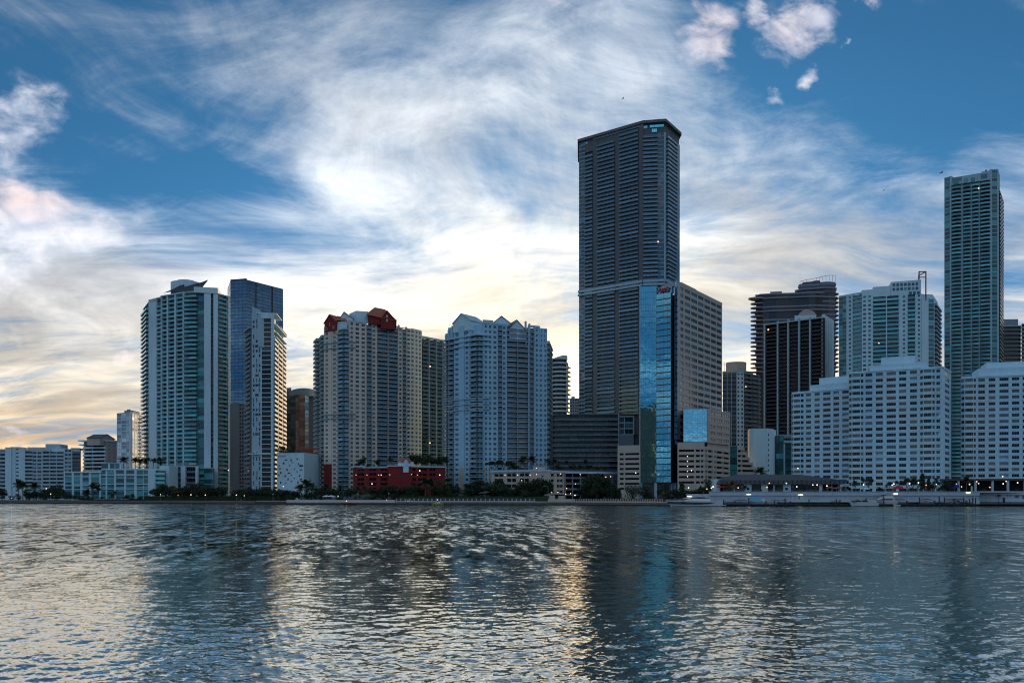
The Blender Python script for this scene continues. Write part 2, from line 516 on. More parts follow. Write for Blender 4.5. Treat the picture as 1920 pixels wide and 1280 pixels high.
SEPARATE = {'penthouse', 'roof_unit', 'turret', 'parapet', 'column', 'roof', 'canopy', 'stair_head', 'plant_room', 'gable_wall', 'gable_roof', 'red_gable', 'white_gable', 'upper_wall', 'pier', 'ledge', 'wing_roof', 'coping', 'mast', 'belt_course', 'pilaster', 'joint', 'deck', 'menu_board', 'post', 'corner_column', 'end_wall_rib', 'crown_wall', 'stepped_top', 'upper_terrace', 'red_roof', 'railing', 'tan_base', 'inner_wall'}
class Bld:
    """one building: an Empty at its base; parts are collected and linked by finish()"""
    def __init__(s, name, px, Y, label, cat='building', group=None, z0=1.6):
        x, y = P(px, Y)
        s.root = empty(name, (x, y, z0), label, cat, group)
        s.st, s.ins, s.Y = {}, {}, Y
    def mb(s, part):
        if part in SEPARATE: part = (part, len(s.st))          # one object per piece
        if part not in s.st: s.st[part] = MB()
        return s.st[part]
    def put(s, part, tpl, M, rank=0.0):
        s.ins.setdefault(part, []).append((rank, tpl, M))
    def prism(s, part, pts, z0, z1, mat): s.mb(part).prism(pts, z0, z1, mat)
    def finish(s, cap=300):
        L = s.root.location
        for part, mb in s.st.items(): mb.obj(part if isinstance(part, str) else part[0], s.root, tuple(L))
        for part, items in s.ins.items():
            items.sort(key=lambda t: -t[0])
            for rank, tpl, M in items[:cap]:
                if not hasattr(tpl, 'me'): tpl.me = tpl.mesh(part)
                o = bpy.data.objects.new(part, tpl.me); COL.objects.link(o)
                o.parent = s.root
                N = M.copy(); N.translation = M.translation - L
                o.matrix_local = N
            rest = items[cap:]
            if rest:
                j = MB()
                for rank, tpl, M in rest:
                    vs = [M @ Vector(v) for v in tpl.v]
                    k = len(j.v); j.v += [tuple(v) for v in vs]
                    mp = [j.mi(m) for m in tpl.mats]
                    for f, mi in zip(tpl.f, tpl.m): j.f.append(tuple(k + a for a in f)); j.m.append(mp[mi])
                j.obj(part, s.root, tuple(L), kind='stuff')
        return s.root

class Fac:
    """a wall plane between two columns of the photograph, at distances Ya and Yb"""
    def __init__(s, b, pa, Ya, pb, Yb):
        s.b = b; s.A = Vector(P(pa, Ya)); s.B = Vector(P(pb, Yb)); s.pa = pa
        s.t = (s.B - s.A).normalized(); s.L = (s.B - s.A).length
        s.n = Vector((s.t.y, -s.t.x))
        s.rz = math.atan2(s.t.y, s.t.x)
    def s_at(s, px):
        k = (px - 960.0) / F
        den = s.t.x - k * s.t.y
        return (k * s.A.y - s.A.x) / den
    def M(s, u, out, z):
        p = s.A + s.t * u + s.n * out
        return Matrix.Translation((p.x, p.y, z)) @ Matrix.Rotation(s.rz, 4, 'Z')
    def box(s, part, u0, u1, o0, o1, z0, z1, mat):
        """o0 < o1: outwards"""
        s.b.mb(part).box(u0, u1, -o1, -o0, z0, z1, mat, s.M(0, 0, 0))
    def band(s, p0, p1, z0, z1, out, mat, part='cornice', back=0.3):
        s.box(part, s.s_at(p0), s.s_at(p1), -back, out, z0, z1, mat)
    def bays(s, bays, z0, zt, fh, wall, glass, frame, slab=None, rail=None, r=1.5, start=None, **dflt):
        u0 = s.s_at(start) if start is not None else 0.0
        nf = max(1, int(round((zt - z0) / fh)))
        fh = (zt - z0) / nf
        slab = slab or wall; rail = rail or glass
        for bay in bays:
            ty, pe = bay[0], bay[1]
            o = dict(dflt); o.update(bay[2] if len(bay) > 2 else {})
            u1 = s.s_at(pe)
            wl = o.get('wall', wall); gl = o.get('glass', glass); fr = o.get('frame', frame)
            sb = o.get('slab', slab); rl = o.get('rail', rail)
            zb = o.get('z0', z0); ze = o.get('zt', zt)
            w = u1 - u0; uc = (u0 + u1) / 2
            zs = [zt - (i + 1) * fh for i in range(nf)]
            if ty == 'P':
                s.box(o.get('part', 'wall'), u0, u1, -r - 0.1, o.get('d', 0.0), zb, ze, wl)
            elif ty == 'W' or ty == 'S':
                n = o.get('n', 1); g = o.get('g', 0.5)      # g: share of the sub-bay that is glass
                sw = w / n; ww = sw * g
                sill, wh = o.get('sill', 0.3), o.get('wh', 0.5)
                prev = u0
                for i in range(n):
                    a = u0 + sw * (i + 0.5) - ww / 2; c = a + ww
                    if a - prev > 0.02: s.box('wall', prev, a, -r - 0.1, 0.0, zb, ze, wl)
                    prev = c
                if u1 - prev > 0.02: s.box('wall', prev, u1, -r - 0.1, 0.0, zb, ze, wl)
                for k, z in enumerate(zs):
                    if z < zb - 0.1 or z > ze: continue
                    lo = z + fh * sill; hi = lo + fh * wh
                    nz = z + fh + fh * sill if k > 0 else ze
                    s.box('wall', u0 + 0.03, u1 - 0.03, -r, -0.03, hi, nz, wl)
                    if k == nf - 1 and lo > zb + 0.05: s.box('wall', u0 + 0.03, u1 - 0.03, -r, -0.03, zb, lo, wl)
                    if ty == 'W':
                        for i in range(n):
                            if o.get('skip') and random.random() < o['skip']: continue
                            s.b.put('window', win_tpl(ww, hi - lo, o.get('nx', 2), o.get('ny', 1), gl, fr, o.get('fw', 0.09)), s.M(u0 + sw * (i + 0.5), -0.24, lo), ww / s.b.Y)
            elif ty == 'B':
                rec, pj = o.get('rec', 1.2), o.get('pj', 0.9)
                for k, z in enumerate(zs):
                    if z < zb - 0.1 or z > ze: continue
                    if not o.get('noglass'):
                        s.b.put('window', win_tpl(w, fh - 0.24, o.get('nx', 3), 1, gl, fr, o.get('fw', 0.12)), s.M(uc, -rec, z), w / s.b.Y)
                    s.b.put('balcony', bal_tpl(w, rec, pj, o.get('kind', 'glass'), sb, rl, o.get('rh', 1.1), o.get('st', 0.24), 0.0, o.get('curve', 0.0)), s.M(uc, 0, z), w / s.b.Y)
            elif ty == 'G':
                st = o.get('st', 0.35)
                for k, z in enumerate(zs):
                    if z < zb - 0.1 or z > ze: continue
                    s.b.put('window', win_tpl(w, fh - st, o.get('nx', 3), o.get('ny', 1), gl, fr, o.get('fw', 0.07), 0.06), s.M(uc, o.get('d', -0.1), z + st), w / s.b.Y)
                    s.box('floor_slab', u0, u1, -r, o.get('sd', -0.02), z, z + st, o.get('slab', slab))
            u0 = u1
        return fh

# ------------------------------------------------------------------ water
def build_water():
    rng = np.random.RandomState(5)
    m = bpy.data.materials.new('bay_water'); m.use_nodes = True
    nt = m.node_tree; nt.nodes.clear()
    g = nt.nodes.new('ShaderNodeNewGeometry'); pos = Sk(nt, g.outputs['Position'])
    x, y, z = sep(nt, pos)
    patch = noise(nt, xyz(nt, x * 0.02, y * 0.008), 1.0, 3, 0.5)
    body = nt.nodes.new('ShaderNodeBsdfDiffuse'); body.inputs['Color'].default_value = (0.010, 0.042, 0.040, 1)
    gl = nt.nodes.new('ShaderNodeBsdfGlossy'); gl.distribution = 'GGX'; gl.inputs['Color'].default_value = (1.0, 0.955, 0.85, 1)
    lw = nt.nodes.new('ShaderNodeLayerWeight'); lw.inputs['Blend'].default_value = 0.5
    fr = (Sk(nt, lw.outputs['Facing']).pow(1.35) * 0.97 + 0.025).min(1.0)
    mx = nt.nodes.new('ShaderNodeMixShader'); out = nt.nodes.new('ShaderNodeOutputMaterial')
    nt.links.new(fr.s, mx.inputs[0]); nt.links.new(body.outputs[0], mx.inputs[1]); nt.links.new(gl.outputs[0], mx.inputs[2]); nt.links.new(mx.outputs[0], out.inputs[0])
    far = y.smooth(35, 190)
    rg = far * 0.03 + 0.035
    nt.links.new(rg.s, gl.inputs['Roughness'])
    # ripples too small for the mesh: slopes straight from noise, growing where the mesh gets coarser
    def slopes(sx, sy, w, det, rg_):
        c = noise(nt, xyz(nt, x * sx + y * 0.12 * sx, y * sy, w), 1.0, det, rg_, 0.3, color=True)
        cx, cy, _ = sep(nt, c)
        return cx - 0.5, cy - 0.5
    ax, ay = slopes(7.0, 10.0, 0.0, 4, 0.7)
    bx, by = slopes(1.5, 1.7, 5.0, 4, 0.65)
    cx_, cy_ = slopes(1.05, 0.26, 9.0, 3, 0.65)        # wave groups, seen end on
    dx_, dy_ = slopes(0.55, 0.085, 13.0, 3, 0.6)
    ex_, ey_ = slopes(0.05, 0.05, 17.0, 2, 0.5)
    mid = y.smooth(22, 75)
    amp = patch.smooth(0.32, 0.68, 0.62, 1.35) * WAVE_BUMP
    sx_ = (ax * 1.0 + bx * (mid * 1.1 + 0.16) + cx_ * mid * 0.85 + dx_ * far * 0.5) * amp
    sy_ = (ay * 1.15 + by * (mid * 1.00 + 0.16) + cy_ * mid * 1.9 + dy_ * far * 2.3 + ey_ * far * 0.2) * amp - far * 0.05
    nx, ny, nz = sep(nt, Sk(nt, g.outputs['Normal']))
    N = addv(nt, xyz(nt, nx + sx_, ny + sy_, nz), (0, 0, 0))
    nn = nt.nodes.new('ShaderNodeVectorMath'); nn.operation = 'NORMALIZE'
    nt.links.new(N.s, nn.inputs[0])
    for nd in (gl, lw, body): nt.links.new(nn.outputs[0], nd.inputs['Normal'])
    # one sheet: fine tessellation close to the near shore, coarser further out
    rows = [9.0]
    while rows[-1] < 170: rows.append(rows[-1] + max(0.045, rows[-1] ** 2 / 6400.0))
    nr_wave = len(rows)
    while rows[-1] < 640: rows.append(rows[-1] + 12.0)
    rows = np.array(rows)
    tx = np.linspace(-0.76, 0.76, 1101)
    Yg, T = np.meshgrid(rows, tx, indexing='ij')
    Xg = T * Yg
    sp = np.gradient(rows)[:, None]
    h = np.zeros_like(Xg)
    nw = 74
    for i in range(nw):
        lam = 0.13 * (15.0 ** (i / (nw - 1.0)))                      # 0.22 m .. 6.6 m
        th = rad(rng.normal(-76, 38))
        kx, ky = math.cos(th), math.sin(th)
        k = 2 * math.pi / lam
        a = WAVE_AMP * lam * (0.9 if lam < 0.3 else 1.25 if lam < 1.0 else 0.85) * rng.uniform(0.6, 1.4)
        ph = k * (Xg * kx + Yg * ky) + rng.uniform(0, 6.28)
        fil = np.clip((lam / np.maximum(sp, 0.02) - 2.0) / 2.0, 0, 1) * np.clip((230 - Yg) / 100, 0, 1)
        # crests sharper than troughs, amplitudes wander over the surface
        gx, gy = rng.uniform(-0.5, 0.5, 2) / (lam * 3.0)
        mod = 0.65 + 0.35 * np.sin(Xg * gx + Yg * gy + rng.uniform(0, 6.28))
        h += a * fil * mod * (np.sin(ph) + 0.28 * np.cos(2 * ph))
    lane = 1.0 + 0.30 * np.sin(0.045 * Xg + 0.16 * Yg + 1.3 * np.sin(0.05 * Xg - 0.07 * Yg)) + 0.18 * np.sin(0.21 * Xg - 0.31 * Yg + 2.0)
    h *= np.clip(lane, 0.45, 1.5)
    nR, nC = Xg.shape
    co = np.stack([Xg, Yg, h], -1).reshape(-1, 3)
    ii = np.arange(nR * nC).reshape(nR, nC)
    q = np.stack([ii[:-1, :-1], ii[:-1, 1:], ii[1:, 1:], ii[1:, :-1]], -1).reshape(-1, 4)
    me = bpy.data.meshes.new('water')
    me.vertices.add(len(co)); me.vertices.foreach_set('co', co.astype(np.float32).ravel())
    me.loops.add(q.size); me.loops.foreach_set('vertex_index', q.astype(np.int32).ravel())
    me.polygons.add(len(q)); me.polygons.foreach_set('loop_start', np.arange(0, q.size, 4, dtype=np.int32))
    me.polygons.foreach_set('use_smooth', np.ones(len(q), dtype=bool))
    me.materials.append(m); me.update(calc_edges=True); me.validate()
    o = bpy.data.objects.new('water', me); COL.objects.link(o); o['kind'] = 'structure'
    # the rest of the bay, behind and beside the camera
    far_mb = MB()
    S = 6000
    far_mb.add([(-S, -S, -0.35), (S, -S, -0.35), (S, 1200, -0.35), (-S, 1200, -0.35)], [(0, 1, 2, 3)], m)
    far_mb.obj('water', None, (0, 0, -0.35), kind='structure')
WAVE_BUMP = 0.52
WAVE_AMP = 0.0029
build_water()

# ------------------------------------------------------------------ land
SHORE = [(-900, 560), (-300, 520), (0, 500), (330, 478), (480, 442), (540, 408), (740, 402), (1070, 386), (1240, 352), (1380, 338), (1820, 338), (1830, 346), (2300, 330), (3200, 330)]
GZ = 1.7
stone = wall_mat('seawall_stone', (0.17, 0.15, 0.125), 0.9, 0.5)
pale_stone = wall_mat('promenade_concrete', (0.50, 0.51, 0.50), 0.85, 0.25)
earth = flat_mat('lawn_earth', (0.030, 0.040, 0.022), 0.95, 0, 0.1, 0.5, 0.4)
pave = flat_mat('promenade_paving', (0.26, 0.25, 0.23), 0.85, 0, 0.2, 0.25, 0.5)
def build_land():
    pts = [P(p, Y) for p, Y in SHORE]
    mb = MB()
    n = len(pts)
    vs = [(x, y + 0.6, GZ) for x, y in pts] + [(x * 8, 9000, GZ) for x, y in pts]
    mb.add(vs, [(i, i + 1, n + i + 1, n + i) for i in range(n - 1)], earth)
    mb.obj('ground', None, (0, 500, GZ), kind='structure')
    mb = MB()                                           # promenade strip along the edge
    for i in range(n - 1):
        (x0, y0), (x1, y1) = pts[i], pts[i + 1]
        mb.add([(x0, y0 + 0.3, GZ + 0.06), (x1, y1 + 0.3, GZ + 0.06), (x1, y1 + 6, GZ + 0.06), (x0, y0 + 6, GZ + 0.06)], [(0, 1, 2, 3)], pave)
    mb.obj('pavement', None, (0, 420, GZ), kind='structure')
build_land()

# ------------------------------------------------------------------ shared building materials
W_WHITE = wall_mat('white_render', (0.54, 0.74, 0.82))  # white render, tinted with the cool cast of the light on it
W_PALE = wall_mat('pale_grey_render', (0.37, 0.52, 0.59))
W_GREY = wall_mat('grey_concrete', (0.20, 0.27, 0.32))
W_DARK = wall_mat('dark_concrete', (0.12, 0.125, 0.135))
W_CREAM = wall_mat('cream_render', (0.68, 0.595, 0.49))
W_BLUE = wall_mat('pale_blue_render', (0.35, 0.60, 0.75))
W_TAN = wall_mat('tan_concrete', (0.50, 0.45, 0.385))
W_BEIGE = wall_mat('beige_granite', (0.44, 0.385, 0.34), 0.6)
W_RED = wall_mat('red_render', (0.20, 0.026, 0.026))
W_TERRA = wall_mat('terracotta', (0.32, 0.115, 0.08))
W_PINK = wall_mat('pinkish_render', (0.44, 0.36, 0.34))
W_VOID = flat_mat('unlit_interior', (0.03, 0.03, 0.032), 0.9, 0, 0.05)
W_ROOF = flat_mat('roof_gravel', (0.30, 0.30, 0.29), 0.9, 0, 0.1)
W_SLATE = flat_mat('dark_roof_metal', (0.055, 0.065, 0.075), 0.55, 0.2, 0.4)
R_TEAL = glass_mat('teal_railing_glass', (0.09, 0.38, 0.42), (0.16, 0.52, 0.54), 0, 0.12, 1.6, 0.4)
R_GREY = flat_mat('grey_railing', (0.15, 0.185, 0.21), 0.5, 0.2, 0.4)
R_BLUE = glass_mat('blue_railing_glass', (0.08, 0.19, 0.26), (0.15, 0.30, 0.38), 0, 0.12, 1.6, 0.4)
R_DARK = glass_mat('dark_railing_glass', (0.03, 0.045, 0.06), (0.06, 0.09, 0.11), 0, 0.12, 1.6, 0.4)
G_TEAL = glass_mat('teal_window_glass', (0.018, 0.11, 0.125), (0.06, 0.33, 0.35), 0, 0.05, 1.5, 0.45)
G_DARK = glass_mat('dark_window_glass', (0.008, 0.013, 0.018), (0.05, 0.075, 0.09), 0, 0.05, 1.38, 0.3)
G_BLUE = glass_mat('blue_window_glass', (0.012, 0.036, 0.055), (0.055, 0.14, 0.185), 0, 0.05, 1.6, 0.4)
G_CURT = glass_mat('curtained_window_glass', (0.008, 0.012, 0.016), (0.13, 0.18, 0.18), 0, 0.06, 1.33, 0.36)
G_MIRROR = glass_mat('blue_mirror_glass', (0.12, 0.34, 0.43), (0.13, 0.355, 0.445), 1.0, 0.015, 1.5, 0.5, 0.035, 0.22, 0.05)
G_MIRROR2 = glass_mat('pale_mirror_glass', (0.25, 0.52, 0.60), (0.28, 0.55, 0.63), 1.0, 0.015, 1.5, 0.5, 0.05, 0.4, 0.05)
G_OFFICE = glass_mat('office_blue_glass', (0.10, 0.19, 0.27), (0.11, 0.21, 0.30), 0.9, 0.03, 1.5, 0.4, 0.03, 0.3, 0.12)
G_STEEL = glass_mat('steel_mirror_glass', (0.30, 0.34, 0.38), (0.42, 0.45, 0.48), 0.9, 0.05, 1.5, 0.5, 0.02, 0.5)
G_GREEN = glass_mat('green_mirror_glass', (0.42, 0.54, 0.52), (0.48, 0.60, 0.57), 0.8, 0.08, 1.5, 0.5, 0.02, 0.5)
G_BRONZE = glass_mat('bronze_mirror_glass', (0.66, 0.38, 0.26), (0.74, 0.46, 0.32), 0.9, 0.06, 1.5, 0.5, 0.02, 0.5)
FR_W = flat_mat('white_window_frame', (0.55, 0.57, 0.58), 0.5)
FR_G = flat_mat('grey_window_frame', (0.22, 0.24, 0.26), 0.5)
FR_D = flat_mat('dark_window_frame', (0.05, 0.055, 0.06), 0.5)
FR_T = flat_mat('teal_window_frame', (0.10, 0.20, 0.22), 0.5)

def core(b, pts, ds, z0, zt, mat, roof=0.9, over=0.15, rmat=None):
    """pts: plan polygon (world); ds: how far each side's openings are cut back"""
    b.prism('inner_wall', inset(pts, ds), z0, zt, mat)
    if roof: b.prism('roof', inset(pts, [-over] * len(pts)), zt, zt + roof, rmat or W_PALE)
def quad(fr, dep):
    """a footprint from front points [(px, Y)...] and a depth"""
    f = [P(*q) for q in fr]
    (xa, ya), (xb, yb) = f[0], f[-1]
    return f + [(xb * (yb + dep) / yb, yb + dep), (xa * (ya + dep) / ya, ya + dep)]
def pent(b, part, fr, dep, y_top, Yr, z0, mat):
    b.prism(part, quad(fr, dep), z0, Z(y_top, Yr), mat)
def gable(b, part, F_, p0, p1, ppk, y_sh, y_pk, Y, dep, wall, roofm, back=0.0):
    """a gabled wall with its little roof running back from it"""
    u0, u1, up = F_.s_at(p0), F_.s_at(p1), F_.s_at(ppk)
    zs, zp = Z(y_sh, Y), Z(y_pk, Y)
    M = F_.M(0, 0, 0)
    mb = b.mb(part)
    v = [(u0, back, zs - 6), (u1, back, zs - 6), (u1, back, zs), (up, back, zp), (u0, back, zs)]
    vb = [(x, dep, z) for x, _, z in v]
    mb.add([M @ Vector(q) for q in v + vb], [(0, 1, 2, 3, 4), (9, 8, 7, 6, 5), (0, 4, 9, 5), (1, 6, 7, 2)], wall)
    e = 0.5
    r = b.mb('gable_roof')
    A = [(u0 - e, -e + back, zs - e * 0.6), (up, -e + back, zp + 0.25), (u1 + e, -e + back, zs - e * 0.6)]
    Bk = [(x, dep + e, z) for x, _, z in A]
    A2 = [(x, y, z - 0.35) for x, y, z in A]; B2 = [(x, y, z - 0.35) for x, y, z in Bk]
    r.add([M @ Vector(q) for q in A + Bk + A2 + B2], [(0, 1, 4, 3), (1, 2, 5, 4), (6, 9, 10, 7), (7, 10, 11, 8), (0, 6, 7, 1), (1, 7, 8, 2), (3, 4, 10, 9), (4, 5, 11, 10), (0, 3, 9, 6), (2, 8, 11, 5)], roofm)

# ================================================================== BUILDINGS, from the far end of the shore
# ---- long white apartment slab
def apartment_slab():
    b = Bld('apartment_block', 60, 566, 'long low white apartment block with blank stair tower beside rows of balconies')
    Y = 566
    f = Fac(b, -70, Y, 150, Y + 6)
    fh = 2.75
    zA = Z(842, Y)
    f.bays([('P', -66), ('B', -30, {}), ('P', -27), ('B', 12, {})], GZ, zA, fh, W_PALE, G_DARK, FR_W, W_PALE, W_PALE, kind='solid', rec=1.4, pj=0.2, start=-70)
    z1 = Z(838, Y)
    f.bays([('P', 23, {'d': 1.6}), ('P', 29, {'d': 0.4}), ('W', 36, {'g': 0.7, 'wh': .38, 'nx': 2}), ('P', 46.5)], GZ, z1, fh, W_WHITE, G_DARK, FR_G, start=12)
    z2 = Z(845, Y)
    f.bays([('B', 61, {'nx': 4}), ('W', 69, {'g': 0.75, 'n': 1}), ('W', 78.5, {'n': 1, 'g': 0.75}), ('P', 80), ('B', 92), ('P', 93.2), ('B', 105), ('P', 106.2), ('B', 119)], GZ, z2, fh, W_PALE, G_CURT, FR_G, W_PALE, W_PALE, kind='solid', rec=1.4, pj=0.1, start=46.5)
    f.bays([('P', 121), ('W', 134, {'n': 2, 'g': 0.75, 'nx': 2}), ('P', 135.5), ('B', 150, {'kind': 'glass', 'slab': W_GREY, 'rail': R_DARK})], GZ, Z(840.5, Y), fh, W_PALE, G_CURT, FR_G, W_PALE, W_PALE, kind='solid', rec=1.4, pj=0.1, start=119)
    back = 24
    pts = quad([(-70, Y), (150, Y + 6)], back)
    core(b, pts, [1.5, 0, 0, 0], GZ, Z(845, Y), W_PALE, 0.0)
    b.prism('roof', inset(quad([(-70, Y), (150, Y + 6)], back), [0.3, 0, 0, 0]), z2 - 0.01, Z(841, Y), W_PALE)
    f.box('parapet', f.s_at(98), f.s_at(121), -6, 0.05, Z(846, Y), Z(839, Y), W_WHITE)
    f.box('parapet', f.s_at(40), f.s_at(80), -22, -8, Z(842, Y), Z(836, Y), W_PALE)
    f.box('penthouse', f.s_at(80), f.s_at(107), -16, -4, Z(842, Y), Z(830.5, Y), W_PALE)
    f.box('penthouse', f.s_at(15), f.s_at(34), -12, -3, Z(840, Y), Z(836.5, Y), W_PALE)
    f.box('roof_unit', f.s_at(108), f.s_at(112), -12, -8, Z(841, Y), Z(834, Y), W_GREY)
    f.box('roof_unit', f.s_at(125), f.s_at(140), -14, -6, Z(841, Y), Z(837.5, Y), W_GREY)
    b.finish()
apartment_slab()

# ---- stepped balcony building with gabled top
def terrace_building():
    Y = 610
    b = Bld('terrace_building', 180, Y, 'small building with projecting white balcony shelves and a gabled pinkish end wall')
    f = Fac(b, 157, Y, 199, Y - 4)
    zt = Z(826, Y); fh = 7.05 / F * Y
    f.bays([('B', 172, {}), ('P', 173), ('B', 199, {'nx': 5})], zt - fh * 15, zt - fh, fh, W_WHITE, G_DARK, FR_G, W_WHITE, W_WHITE, kind='solid', rec=1.5, pj=1.1, st=0.5, rh=0.9)
    f.box('roof', f.s_at(150), f.s_at(200), -14, 2.2, zt - 0.6, zt + 0.4, W_WHITE)
    f.box('roof', f.s_at(150), f.s_at(158), -8, 1.5, zt - fh - 0.8, zt - fh + 0.2, W_WHITE)
    f.box('penthouse', f.s_at(178), f.s_at(192), -12, -4, zt + 0.4, Z(820, Y), W_PALE)
    g = Fac(b, 199, Y - 4, 219, Y + 8)
    z2 = Z(824, Y)
    g.bays([('P', 203), ('W', 207, {'g': .5, 'wh': .3}), ('P', 212), ('W', 216, {'g': .5, 'wh': .3}), ('P', 219)], GZ, z2, fh, W_PINK, G_DARK, FR_G)
    core(b, [P(157, Y), P(199, Y - 4), P(219, Y + 8), P(205, Y + 30), P(158, Y + 26)], [1.5, 1.4, 0, 0, 0], GZ, zt - 0.6, W_PINK, 0)
    gable(b, 'gable_wall', g, 190, 217.5, 203, 821, 814.5, Y, 12, W_PINK, W_SLATE, 1.2)
    b.finish()
terrace_building()

# ---- pale lattice tower
def lattice_tower():
    Y = 800
    b = Bld('residential_tower', 240, Y, 'slender pale tower gridded with white frames, one side gleaming gold in the sunset')
    f = Fac(b, 219, Y, 245, Y - 12)
    zt = Z(776, Y); fh = 6.6 / F * Y
    f.bays([('P', 220), ('G', 227), ('P', 228), ('G', 236), ('P', 237), ('G', 243), ('P', 245.5)], GZ, zt, fh, W_WHITE, G_STEEL, FR_W, st=0.6, nx=2)
    g = Fac(b, 245, Y - 12, 267, Y + 20)
    g.bays([('P', 247), ('G', 252), ('P', 252.8), ('G', 257), ('P', 258), ('W', 262, {'g': .7}), ('P', 263), ('B', 267, {'pj': 1.2})], GZ, zt, fh, W_WHITE, G_STEEL, FR_W, st=0.6, nx=2)
    core(b, [P(219, Y), P(245, Y - 12), P(267, Y + 20), P(243, Y + 40)], [1.3, 1.3, 0, 0], GZ, zt, W_PALE, 0.8)
    pent(b, 'penthouse', [(233, Y + 3), (249, Y), (262, Y + 16)], 14, 769, Y, zt, W_GREY)
    pent(b, 'roof_unit', [(238, Y + 6), (245, Y + 5)], 6, 766, Y, zt, W_GREY)
    b.finish()
lattice_tower()

# ---- low teal glass building on the shore
def teal_lowrise():
    Y = 520
    b = Bld('low_apartment_building', 215, Y, 'low four storey teal glass building with white frames and a roof terrace by the water')
    f = Fac(b, 120, Y + 4, 190, Y)
    fh = 8.5 / F * Y
    za = Z(886, Y)
    f.bays([('P', 122), ('G', 135), ('P', 139, {'d': .3}), ('G', 151), ('P', 155, {'d': .3}), ('G', 167), ('P', 171.5, {'d': .3}), ('G', 187), ('P', 190.5, {'d': .5})], GZ, za, fh, W_WHITE, G_TEAL, FR_T, R_TEAL, R_TEAL, st=0.5, nx=4)
    f.band(120, 190, za, za + 0.9, 0.15, W_WHITE, 'parapet', 1.5)
    for yy in (891.5, 908.5, 917):
        f.band(120, 188, Z(yy, Y) - .25, Z(yy, Y) + .25, 0.35, W_WHITE, 'ledge', 0.2)
    g = Fac(b, 190.5, Y - 2, 310, Y + 2)
    zb = Z(881, Y)
    g.bays([('G', 198), ('P', 201), ('G', 214), ('P', 218, {'d': .3}), ('G', 233), ('P', 237, {'d': .3}), ('G', 252), ('P', 256.5, {'d': .3}), ('G', 268), ('P', 269), ('G', 278), ('P', 292, {'d': .6}), ('B', 310, {'pj': 1.4})], GZ, zb, fh, W_WHITE, G_TEAL, FR_T, R_TEAL, R_TEAL, st=0.5, nx=4)
    for yy in (890.5, 907, 916):
        g.band(191, 278, Z(yy, Y) - .3, Z(yy, Y) + .3, 0.5, W_WHITE, 'ledge', 0.2)
    g.band(191, 310, zb, zb + 1.0, 0.3, W_WHITE, 'parapet', 0.4)
    core(b, [P(120, Y + 4), P(190.5, Y - 1), P(310, Y + 2), P(308, Y + 26), P(124, Y + 26)], [1.4, 1.4, 0, 0, 0], GZ, za, W_PALE, 0.2)
    h = Fac(b, 190, Y + 8, 227, Y + 8)
    zc = Z(868.5, Y + 8)
    h.bays([('G', 203), ('P', 206), ('G', 215), ('P', 216), ('G', 224), ('P', 227)], zb, zc, zc - zb, W_WHITE, G_TEAL, FR_T, st=0.4, nx=2)
    core(b, quad([(190, Y + 8), (227, Y + 8)], 12), [1.3, 0, 0, 0], zb, zc, W_WHITE, 0.4)
    # stair block at the terrace end
    k = Fac(b, 299, Y + 6, 317, Y + 6)
    k.box('stair_tower', 0, k.L, -14, 0, GZ, Z(873, Y + 6), W_WHITE)
    b.finish()
    for i, px in enumerate((256, 270, 284, 297)):       # sunshades on its roof terrace
        x, y = P(px, Y + 12)
        r = empty('parasol', (x, y, zb + 0.1), ['first', 'second', 'third', 'fourth'][i] + ' white parasol on the low teal building roof, from its glazed penthouse', 'parasol', 'white parasols on the roof terrace')
        mb = MB(); n = 8; rr = 2.3
        mb.add([(x, y, zb + 3.2)] + [(x + rr * math.cos(t), y + rr * math.sin(t), zb + 2.5) for t in [2 * math.pi * j / n for j in range(n)]], [(0, 1 + j, 1 + (j + 1) % n) for j in range(n)] + [tuple(range(n, 0, -1))], W_WHITE)
        mb.obj('canopy', r, (x, y, zb + 2.5))
        mb = MB(); mb.tube((x, y, zb + 0.1), (x, y, zb + 3.1), .05, .05, FR_W); mb.obj('pole', r, (x, y, zb))
teal_lowrise()

